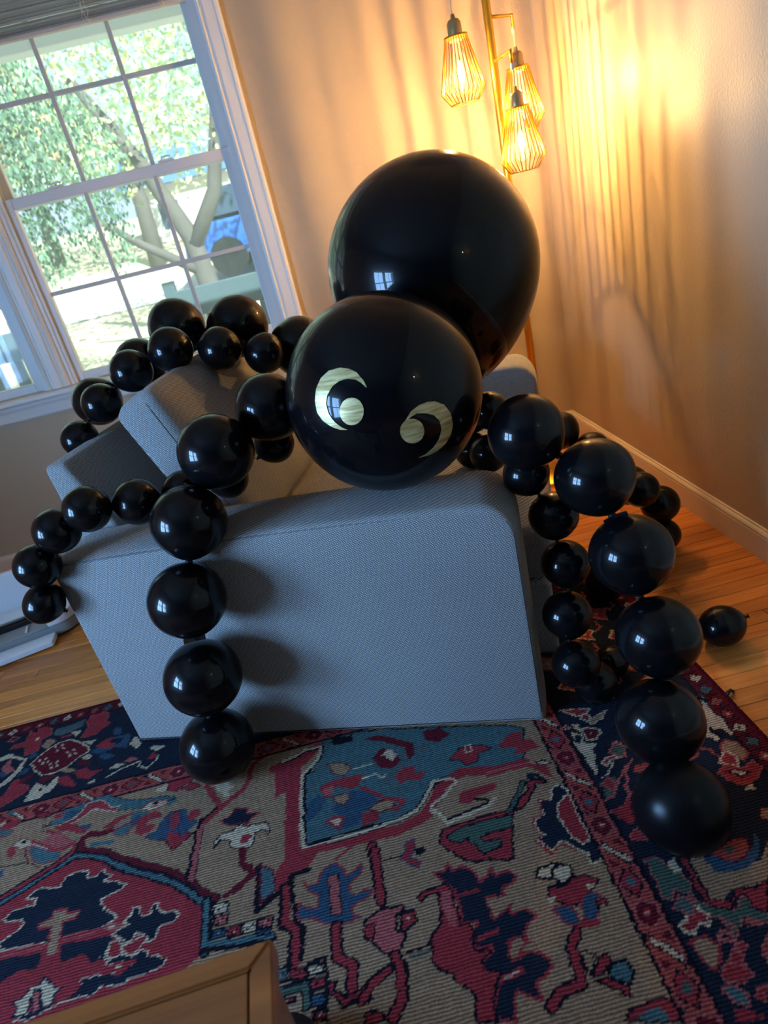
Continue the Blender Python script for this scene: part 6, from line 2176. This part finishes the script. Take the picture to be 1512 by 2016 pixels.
# ------------------------------------------------------------------ floor lamp
lamp = empty('floor_lamp', (0.831, 2.62, 0.0))
tag(lamp, 'brass floor lamp with three wire cage shades in the corner', 'lamp')
lathe('base', [(0, 0), (0.13, 0), (0.13, 0.012), (0.125, 0.018), (0.03, 0.022), (0.016, 0.04), (0, 0.04)], M_BRASS, lamp, 40)
lathe('pole', [(0, 0.03), (0.0145, 0.03), (0.0145, 1.985), (0.008, 1.995), (0, 1.995)], M_BRASS, lamp, 20)
def cage(end, ztop_arm, zring, label):
    """end: arm tip (x, y) from the pole; zring: height of the shade's top ring"""
    ex, ey = end
    tube('arm', [(0, 0, ztop_arm), (ex * 0.5, ey * 0.5, ztop_arm + 0.002), (ex, ey, ztop_arm + 0.004), (ex, ey, ztop_arm - 0.032)], 0.0058, M_BRASS, lamp, 8)
    zc = zring + 0.058
    lathe('cord_stop', [(0, 0.0), (0.006, 0.0), (0.008, 0.012), (0.005, 0.02), (0, 0.02)], M_LCORD, lamp, 10, (ex, ey, ztop_arm - 0.052))
    tube('cord', [(ex, ey, ztop_arm - 0.045), (ex + 0.001, ey, (ztop_arm + zc) / 2), (ex, ey, zc - 0.005)], 0.0026, M_LCORD, lamp, 8)
    sh = lathe('lamp_shade', [(0.0405, zring - 0.003), (0.0405, zring + 0.003), (0.028, zring + 0.005), (0.024, zring + 0.004), (0.024, zring - 0.003), (0.0405, zring - 0.003)], M_BRASS, lamp, 28, (ex, ey, 0))
    lathe('socket', [(0, 0.064), (0.006, 0.064), (0.008, 0.052), (0.018, 0.048), (0.0235, 0.038), (0.0245, 0.0), (0.022, -0.012), (0, -0.012)], M_BRASS_D, lamp, 24, (ex, ey, zring))
    # wires: out to the shoulder, in to the foot ring
    r0, r1, r2 = 0.037, 0.077, 0.048
    z1, z2 = zring - 0.157, zring - 0.196
    bm = bmesh.new(); add_tube(bm, [(r0, 0, zring), (r1, 0, z1), (r2, 0, z2)], 0.0017, 5)
    first = bm_obj('wire', bm, M_BRASS, sh, True); first.location = (ex, ey, 0)
    N = 28
    for k in range(1, N):
        w_ = mobj('wire', first.data, None, sh); w_.location = (ex, ey, 0); w_.rotation_euler = (0, 0, 2 * math.pi * k / N)
    ring = [(ex + r2 * math.cos(2 * math.pi * k / 32), ey + r2 * math.sin(2 * math.pi * k / 32), z2) for k in range(32)]
    tube('foot_ring', ring, 0.0016, M_BRASS, sh, 6, True)
    bl = lathe('bulb', [(0, -0.165), (0.012, -0.162), (0.024, -0.150), (0.031, -0.128), (0.031, -0.105), (0.024, -0.07), (0.015, -0.038), (0.013, -0.012), (0.0, -0.012)], M_BULB, lamp, 24, (ex, ey, zring))
    lathe('filament', [(0, -0.1112), (0.0016, -0.11077), (0.00277, -0.1096), (0.0032, -0.108), (0.00277, -0.1064), (0.0016, -0.10523), (0, -0.1048)], M_FILAMENT, bl, 10, (ex, ey, zring))
    lathe('filament_glow', [(0, -0.138), (0.006, -0.134), (0.0105, -0.118), (0.0105, -0.092), (0.006, -0.072), (0, -0.067)], M_GLOW, bl, 14, (ex, ey, zring))
cage((-0.128, -0.030), 1.870, 1.684, 'a')
cage((0.104, 0.060), 1.722, 1.566, 'b')
cage((0.024, -0.120), 1.592, 1.428, 'c')

# ------------------------------------------------------------------ white craft cutting machine on the floor
mc = empty('craft_cutting_machine', (-1.285, 2.262, 0.0), math.radians(15.5))
tag(mc, 'white craft cutting machine with open lid on the floor under the window', 'machine')
# local x: along the machine (negative to the left), y: towards the wall
bo_ = round_outline([(-0.56, 0.055), (0.085, 0.055), (0.085, 0.245), (-0.56, 0.245)], [0.05, 0.075, 0.075, 0.05], 8)
prism('base', bo_, 'z', 0.008, 0.052, M_MACHINE_G, mc, 0.004)
ends = round_outline([(-0.02, 0.05), (0.088, 0.05), (0.088, 0.25), (-0.02, 0.25)], [0.004, 0.078, 0.078, 0.004], 8)
prism('end_cap', ends, 'z', 0.053, 0.098, M_MACHINE, mc, 0.006)
ends2 = [(-0.475 - x, y) for x, y in ends]
prism('end_cap', ends2, 'z', 0.053, 0.098, M_MACHINE, mc, 0.006)
box('bed', -0.455, 0.052, 0.053, -0.021, 0.135, 0.062, M_MACHINE_G, mc, 0.002)
box('roller_bar', -0.455, 0.136, 0.053, -0.021, 0.160, 0.083, M_BLACK, mc, 0.003)
tube('guide_rail', [(-0.455, 0.148, 0.090), (-0.021, 0.148, 0.090)], 0.006, M_STEEL, mc, 10)
box('rear_deck', -0.455, 0.162, 0.053, -0.021, 0.25, 0.098, M_MACHINE, mc, 0.004)
for xx in (-0.10, -0.21, -0.32):
    box('roller_tab', xx - 0.004, 0.060, 0.0625, xx + 0.004, 0.11, 0.068, M_MACHINE, mc, 0.001)
dr = prism('front_door', round_outline([(-0.47, -0.03), (-0.01, -0.03), (0.0, 0.045), (-0.47, 0.045)], [0.008, 0.008, 0.01, 0.008], 4), 'z', 0.010, 0.032, M_MACHINE, mc, 0.004)
box('door_notch', -0.30, -0.0315, 0.0325, -0.24, -0.022, 0.0335, M_MACHINE_G, dr)
lid = prism('lid', [(y, z) for y, z in round_outline([(0.252, 0.056), (0.275, 0.056), (0.345, 0.235), (0.312, 0.24)], [0.006, 0.01, 0.012, 0.012], 4)], 'x', -0.50, 0.02, M_MACHINE, mc, 0.008)

# ------------------------------------------------------------------ wooden table corner at the bottom of the frame
tb = empty('side_table', (-0.2245, 0.499, 0.0), math.radians(3.6))
tag(tb, 'brown wooden table with a framed top at the bottom edge', 'table')
zt_ = 0.5
def rail(name, pts):
    bm = bmesh.new()
    lo = [bm.verts.new((x, y, zt_ - 0.026)) for x, y in pts]; hi = [bm.verts.new((x, y, zt_)) for x, y in pts]
    n = len(pts)
    for k in range(n): bm.faces.new((lo[k], lo[(k + 1) % n], hi[(k + 1) % n], hi[k]))
    bm.faces.new(hi); bm.faces.new(lo[::-1])
    bmesh.ops.bevel(bm, geom=list(bm.edges), offset=0.003, segments=2, affect='EDGES')
    return bm_obj(name, bm, M_TABLE, tb)
TW, TD, RW = 0.62, 0.46, 0.027
rail('top_rail', [(0, 0), (-TW, 0), (-TW + RW, -RW), (-RW, -RW)])
rail('top_rail', [(0, 0), (-RW, -RW), (-RW, -TD + RW), (0, -TD)])
rail('top_rail', [(-TW, 0), (-TW, -TD), (-TW + RW, -TD + RW), (-TW + RW, -RW)])
rail('top_rail', [(-TW, -TD), (0, -TD), (-RW, -TD + RW), (-TW + RW, -TD + RW)])
box('top_panel', -TW + RW + 0.003, -TD + RW + 0.003, zt_ - 0.022, -RW - 0.003, -RW - 0.001, zt_ - 0.003, M_TABLE, tb, 0.001, 1)
box('groove', -TW + RW - 0.001, -TD + RW - 0.001, zt_ - 0.026, -RW + 0.001, -RW + 0.001, zt_ - 0.0225, M_TABLE_D, tb)
for (x0, y0, x1, y1) in ((-TW + 0.05, -0.032, -0.05, -0.016), (-0.032, -TD + 0.05, -0.016, -0.05), (-TW + 0.016, -TD + 0.05, -TW + 0.032, -0.05), (-TW + 0.05, -TD + 0.016, -0.05, -TD + 0.032)):
    box('apron', x0, y0, zt_ - 0.11, x1, y1, zt_ - 0.027, M_TABLE, tb, 0.002, 1)
for lx in (-TW + 0.012, -0.05):
    for ly in (-TD + 0.012, -0.05):
        bm = bmesh.new()
        vs = [bm.verts.new((lx + 0.019 + sx * s_, ly + 0.019 + sy * s_, z_)) for z_, s_ in ((0.0075, 0.013), (zt_ - 0.027, 0.019)) for sx, sy in ((-1, -1), (1, -1), (1, 1), (-1, 1))]
        for k in range(4): bm.faces.new((vs[k], vs[(k + 1) % 4], vs[4 + (k + 1) % 4], vs[4 + k]))
        bm.faces.new(vs[:4][::-1]); bm.faces.new(vs[4:])
        bm_obj('leg', bm, M_TABLE, tb)

# dark shoe whose toe shows past the table
sh = empty('shoe', (-0.345, 0.600, 0.0075), math.radians(-12))
tag(sh, 'dark shoe with its rounded toe showing past the table corner', 'shoe')
def shoe_ring(bm, y, w, h, z0, seg=14):
    return [bm.verts.new((w * math.cos(a), y, z0 + max(0, h * math.sin(a)) if math.sin(a) > 0 else z0 + 0.004 * math.sin(a))) for a in [2 * math.pi * k / seg for k in range(seg)]]
bm = bmesh.new(); rs_ = []
for y_, w_, h_ in ((0.085, 0.012, 0.020), (0.078, 0.030, 0.036), (0.055, 0.043, 0.050), (0.02, 0.049, 0.060), (-0.03, 0.048, 0.074), (-0.08, 0.042, 0.092), (-0.13, 0.037, 0.098), (-0.17, 0.034, 0.09), (-0.19, 0.018, 0.07)):
    rs_.append(shoe_ring(bm, y_, w_, h_, 0.018))
for a, b in zip(rs_, rs_[1:]):
    for k in range(len(a)): bm.faces.new((a[k], a[(k + 1) % len(a)], b[(k + 1) % len(a)], b[k]))
bm.faces.new(rs_[0]); bm.faces.new(rs_[-1][::-1])
bm_obj('upper', bm, M_SHOE, sh, True)
so2 = [(0.0, 0.09), (0.025, 0.085), (0.045, 0.06), (0.052, 0.02), (0.048, -0.06), (0.038, -0.15), (0.02, -0.195), (-0.02, -0.195), (-0.038, -0.15), (-0.048, -0.06), (-0.052, 0.02), (-0.045, 0.06), (-0.025, 0.085)]
prism('sole', so2, 'z', 0.0, 0.019, M_BLACK, sh, 0.003)

# two scraps of black balloon at the rug's edge
def scrap(loc, rz, label):
    bm = bmesh.new()
    add_tube(bm, [(-0.010, 0, 0.004), (-0.004, 0.002, 0.009), (0.004, 0.001, 0.011), (0.010, -0.003, 0.004)], [0.003, 0.0045, 0.004, 0.0025], 8)
    add_tube(bm, [(0.010, -0.003, 0.0035), (0.014, 0.001, 0.003), (0.013, 0.006, 0.0025)], [0.0024, 0.0022, 0.0018], 8)
    o = bm_obj('balloon_scrap', bm, M_KNOT, None, True); o.location = loc; o.rotation_euler = (0, 0, rz)
    tag(o, label, 'balloon scrap', 'scraps of black balloon')
scrap((0.735, 1.135, 0.001), 0.4, 'black balloon scrap on the edge of the rug by the oak floor')
scrap((0.668, 1.135, 0.0075), 2.2, 'black balloon scrap lying on the rug border')

# small wall sconce behind the camera's right shoulder
sc_ = empty('wall_sconce', (XR, -0.1, 1.45), 0)
tag(sc_, 'small brass wall sconce on the right wall', 'wall lamp')
box('backplate', -0.02, -0.05, -0.09, 0.0, 0.05, 0.09, M_BRASS, sc_, 0.006)
tube('arm', [(-0.015, 0, -0.02), (-0.07, 0, -0.05), (-0.10, 0, -0.02)], 0.006, M_BRASS, sc_, 8)
lathe('candle', [(0, -0.02), (0.012, -0.02), (0.012, 0.03), (0, 0.03)], M_TRIM, sc_, 12, (-0.10, 0, 0))
lathe('bulb', [(0, 0.03), (0.010, 0.034), (0.014, 0.046), (0.009, 0.062), (0, 0.072)], emit_mat('sconce_glow', (1.0, 0.85, 0.6), 140), sc_, 12, (-0.10, 0, 0))
# ------------------------------------------------------------------ garden beyond the back windows
def gz(y):
    return -0.35 + 0.15 * max(0.0, y - 5.4)
M_LAWN = simple('autumn_lawn', (186, 178, 146), 0.95, noise=0.45, nscale=1.3)
M_DRIVE = simple('pale_driveway', (196, 190, 184), 0.9, noise=0.1, nscale=3)
M_PORCH = simple('porch_white', (225, 232, 228), 0.6)
M_DECK = simple('porch_deck', (120, 118, 112), 0.8)
M_RAILT = simple('porch_rail_teal', (66, 86, 92), 0.6, noise=0.15, nscale=9)
M_BARK = simple('bark', (84, 80, 74), 0.9, noise=0.3, nscale=8)
def leafmat(name, c1, c2):
    m, n, l, b = new_mat(name)
    tc = n.new('ShaderNodeTexCoord'); t = n.new('ShaderNodeTexNoise'); t.inputs['Scale'].default_value = 1.7; t.inputs['Detail'].default_value = 5
    l.new(tc.outputs['Object'], t.inputs['Vector'])
    r = n.new('ShaderNodeValToRGB'); r.color_ramp.elements[0].position = 0.35; r.color_ramp.elements[1].position = 0.65
    r.color_ramp.elements[0].color = (*lin(c1), 1); r.color_ramp.elements[1].color = (*lin(c2), 1)
    l.new(t.outputs['Fac'], r.inputs['Fac']); l.new(r.outputs['Color'], b.inputs['Base Color'])
    b.inputs['Roughness'].default_value = 0.6
    b.inputs['Transmission Weight'].default_value = 0.0
    return m
M_LEAF1 = leafmat('leaf_yellow_green', (150, 184, 120), (214, 214, 150))
M_LEAF2 = leafmat('leaf_pale_green', (126, 176, 140), (188, 218, 176))
M_LEAF3 = leafmat('leaf_conifer', (62, 96, 76), (104, 140, 104))
M_LEAF4 = leafmat('leaf_orange', (196, 140, 96), (216, 190, 130))
bm = bmesh.new()
ysg = [3.30, 4.0, 4.9, 5.4, 7, 9, 12, 15, 18, 22, 30]; xsg = [-22, -14, -9, -6, -4, -2, 0, 2, 4, 8, 14]
vg = [[bm.verts.new((x, y, gz(y))) for x in xsg] for y in ysg]
for j in range(len(ysg) - 1):
    for i in range(len(xsg) - 1): bm.faces.new((vg[j][i], vg[j][i + 1], vg[j + 1][i + 1], vg[j + 1][i]))
lawn = bm_obj('ground', bm, M_LAWN); lawn['kind'] = 'structure'
bm = bmesh.new()
for ya, yb in ((7.6, 9.0), (12.4, 14.0)):
    q = [bm.verts.new(p) for p in ((-22, ya, gz(ya) + 0.02), (14, ya, gz(ya) + 0.02), (14, yb, gz(yb) + 0.02), (-22, yb, gz(yb) + 0.02))]
    bm.faces.new(q)
dv = bm_obj('path', bm, M_DRIVE); dv['kind'] = 'structure'
# porch: deck, white beam, ceiling, teal rail sections
bm = bmesh.new(); add_box(bm, -4.2, YB + T + 0.005, -0.30, 2.2, 5.05, -0.12)
pd = bm_obj('porch_deck', bm, M_DECK); pd['kind'] = 'structure'
porch = empty('porch_roof', (-1.0, 4.95, 2.55)); tag(porch, 'white porch beam and ceiling seen through the window top', 'porch roof')
box('beam', -3.2, -0.06, 0.0, 3.2, 0.08, 0.26, M_PORCH, porch, 0.01)
box('porch_ceiling', -3.2, -1.68, 0.20, 3.2, -0.062, 0.24, M_PORCH, porch)
for xx in (-3.1, 3.1): box('post', xx - 0.07, -0.06, -2.67, xx + 0.07, 0.08, -0.001, M_PORCH, porch, 0.008)
def railing(name, x0, x1, label):
    r = empty(name, (x0, 4.92, -0.12)); tag(r, label, 'railing', 'porch railings')
    L = x1 - x0
    box('top_board', 0.0, -0.03, 0.98, L, 0.03, 1.17, M_RAILT, r, 0.006)
    box('bottom_board', 0.04, -0.02, 0.10, L - 0.04, 0.02, 0.17, M_RAILT, r, 0.004)
    for xx in (0.0, L - 0.08): box('post', xx, -0.04, 0.0, xx + 0.08, 0.04, 1.24, M_RAILT, r, 0.005)
    k = int((L - 0.16) / 0.16)
    for i in range(k):
        xx = 0.14 + i * 0.16; box('baluster', xx, -0.03, 0.172, xx + 0.07, 0.03, 0.978, M_RAILT, r, 0.004)
railing('porch_railing', -0.97, 1.6, 'dark teal porch railing seen low in the right window')
railing('porch_railing', -3.9, -1.98, 'dark teal porch railing seen low in the left window')

def leaves(bm, centre, rad, n, size, rg_, droop=0.0):
    cx_, cy_, cz_ = centre
    for _ in range(n):
        while True:
            p = Vector((rg_.uniform(-1, 1), rg_.uniform(-1, 1), rg_.uniform(-1, 1)))
            if 0.25 < p.length < 1: break
        q = Vector((cx_ + p.x * rad[0], cy_ + p.y * rad[1], cz_ + p.z * rad[2]))
        a = Vector((rg_.uniform(-1, 1), rg_.uniform(-1, 1), rg_.uniform(-1, 1) - droop)).normalized()
        b = a.cross(Vector((rg_.uniform(-1, 1), rg_.uniform(-1, 1), rg_.uniform(-1, 1)))).normalized()
        s = size * rg_.uniform(0.6, 1.3)
        vs = [bm.verts.new(q + a * s), bm.verts.new(q + b * s * 0.45), bm.verts.new(q - a * s * 0.8), bm.verts.new(q - b * s * 0.45)]
        bm.faces.new(vs)
def tree(name, label, base, trunk, blobs, mat, size, seed, droop=0.0, density=900, group='trees in the garden'):
    t = empty(name, base); tag(t, label, 'tree', group)
    bm = bmesh.new()
    for pts, rads in trunk: add_tube(bm, pts, rads, 8)
    bm_obj('trunk', bm, M_BARK, t, True)
    rg_ = random.Random(seed); bm = bmesh.new()
    for c, r in blobs:
        leaves(bm, c, r, int(density * r[0] * r[2]), size, rg_, droop)
    fo = bm_obj('foliage', bm, mat, t, recalc=False); fo['kind'] = 'stuff'
    return t
tree('deciduous_tree', 'yellow green tree with a forked trunk behind the right panes', (-1.25, 9.0, gz(9)),
     [([(0, 0, -0.1), (0.05, 0, 0.7), (0.0, 0.1, 1.3), (-0.3, 0.1, 2.2), (-0.8, 0.2, 3.2)], [0.16, 0.13, 0.12, 0.09, 0.05]), ([(0.02, 0.05, 1.2), (0.45, 0.1, 1.75), (0.75, 0.1, 2.6), (1.1, 0.1, 3.4)], [0.10, 0.09, 0.07, 0.04]), ([(0.0, 0.0, 0.9), (-0.6, 0, 1.35), (-1.2, 0, 1.9)], [0.07, 0.05, 0.03])],
     [((-0.9, 0.3, 3.2), (1.5, 1.1, 1.1)), ((0.9, 0.3, 3.3), (1.4, 1.1, 1.2)), ((0.2, 0.5, 4.3), (1.8, 1.2, 1.0)), ((0.0, 0.6, 2.35), (1.3, 0.8, 0.6))], M_LEAF1, 0.055, 3, density=700)
tree('weeping_conifer', 'dark green weeping conifer hanging across the left panes', (-2.6, 7.1, gz(7.1)),
     [([(0, 0, -0.1), (0.0, 0, 1.8), (0.1, 0, 3.8)], [0.14, 0.12, 0.06])],
     [((0.25, 0, 2.7), (0.75, 0.6, 0.8)), ((0.75, 0, 2.35), (0.55, 0.5, 0.7)), ((-0.2, 0, 2.2), (0.7, 0.6, 0.9)), ((0.85, 0, 1.75), (0.28, 0.3, 0.45)), ((0.2, 0, 1.75), (0.35, 0.3, 0.4)), ((0.1, 0, 3.5), (0.9, 0.7, 0.9))], M_LEAF3, 0.034, 8, droop=2.0, density=3000)
for i, (x, y, s, m, lab) in enumerate(((-8.8, 15, 0.9, M_LEAF2, 'pale green tree far beyond the left window'), (-3.2, 16.6, 0.9, M_LEAF2, 'pale green tree far behind the window centre'), (2.9, 15.6, 0.9, M_LEAF1, 'yellow green tree far behind the right panes'), (-6.6, 20.5, 0.95, M_LEAF4, 'orange leaved tree far behind the upper panes'), (-13.2, 20, 1.1, M_LEAF2, 'pale green tree far out to the left'), (0.2, 25.5, 1.4, M_LEAF2, 'tall pale green tree at the far end of the garden'))):
    tree('deciduous_tree', lab, (x, y, gz(y)), [([(0, 0, -0.2), (0.1, 0, 1.4), (0, 0, 3.0)], [0.22, 0.17, 0.1])],
         [((0, 0, 4.0 * s), (2.4 * s, 1.6, 1.9 * s)), ((-1.3 * s, 0, 2.9 * s), (1.5 * s, 1.2, 1.2 * s)), ((1.4 * s, 0, 3.0 * s), (1.5 * s, 1.2, 1.2 * s)), ((0, 0, 6.2 * s), (2.2 * s, 1.5, 1.6 * s))], m, 0.13, 20 + i, density=210)
def shrub(loc, r, m, seed, label):
    t = empty('shrub', loc); tag(t, label, 'shrub', 'shrubs in the garden')
    bm = bmesh.new()
    for k in range(4): add_tube(bm, [(0, 0, -0.05), (0.2 * math.cos(k * 1.6), 0.2 * math.sin(k * 1.6), r * 0.7)], [0.02, 0.01], 6)
    bm_obj('stem', bm, M_BARK, t, True)
    bm = bmesh.new(); leaves(bm, (0, 0, r * 0.75), (r, r * 0.8, r * 0.7), int(1100 * r), 0.05, random.Random(seed))
    fo = bm_obj('foliage', bm, m, t, recalc=False); fo['kind'] = 'stuff'
shrub((-2.45, 5.95, gz(5.95)), 0.5, M_LEAF2, 41, 'round green shrub low in the left panes')
shrub((-3.9, 6.0, gz(6.0)), 0.6, M_LEAF2, 42, 'green shrub low at the far left window')
shrub((0.3, 7.4, gz(7.4)), 0.55, M_LEAF1, 43, 'yellowish shrub behind the teal porch railing')
# neighbour's house and a blue car
hs_ = empty('house', (-1.6, 21.0, gz(19.5))); tag(hs_, 'pale house with a blue roof far behind the trees', 'house')
M_HOUSE = simple('pale_siding', (214, 206, 200), 0.8); M_ROOF = simple('blue_grey_roof', (70, 104, 152), 0.7)
box('wall', -2.4, -0.8, -0.3, 2.6, 1.6, 1.5, M_HOUSE, hs_)
rf = prism('roof', [(-1.1, 1.5), (1.9, 1.5), (0.4, 2.5)], 'x', -2.7, 2.9, M_ROOF, hs_, smooth=False)
for xx in (-1.5, 0.0, 1.5):
    wf = box('window', xx - 0.35, -0.83, 0.35, xx + 0.35, -0.801, 1.15, M_PORCH, hs_); box('pane', xx - 0.29, -0.845, 0.41, xx + 0.29, -0.831, 1.09, simple('dark_pane', (60, 72, 84), 0.15), wf)
car = empty('car', (0.1, 13.1, gz(13.1) + 0.035)); tag(car, 'blue car parked on the driveway behind the tree', 'car')
M_CAR = simple('blue_car_paint', (40, 92, 178), 0.25, coat=0.8)
cb = round_outline([(-2.0, 0.32), (2.0, 0.32), (2.0, 0.80), (1.2, 0.92), (-1.9, 0.92)], [0.08, 0.08, 0.12, 0.1, 0.15], 5)
prism('body', cb, 'y', -0.85, 0.85, M_CAR, car, 0.06)
cb2 = round_outline([(-1.7, 0.925), (1.0, 0.925), (0.4, 1.42), (-1.2, 1.42)], [0.02, 0.02, 0.18, 0.18], 6)
prism('cabin', cb2, 'y', -0.74, 0.74, simple('car_glass', (50, 66, 84), 0.1), car, 0.06)
for xx in (-1.25, 1.25):
    for s_ in (-1, 1):
        bm = bmesh.new(); add_tube(bm, [(xx, s_ * 0.70, 0.32), (xx, s_ * 0.88, 0.32)], 0.32, 20); bm_obj('wheel', bm, M_BLACK, car)
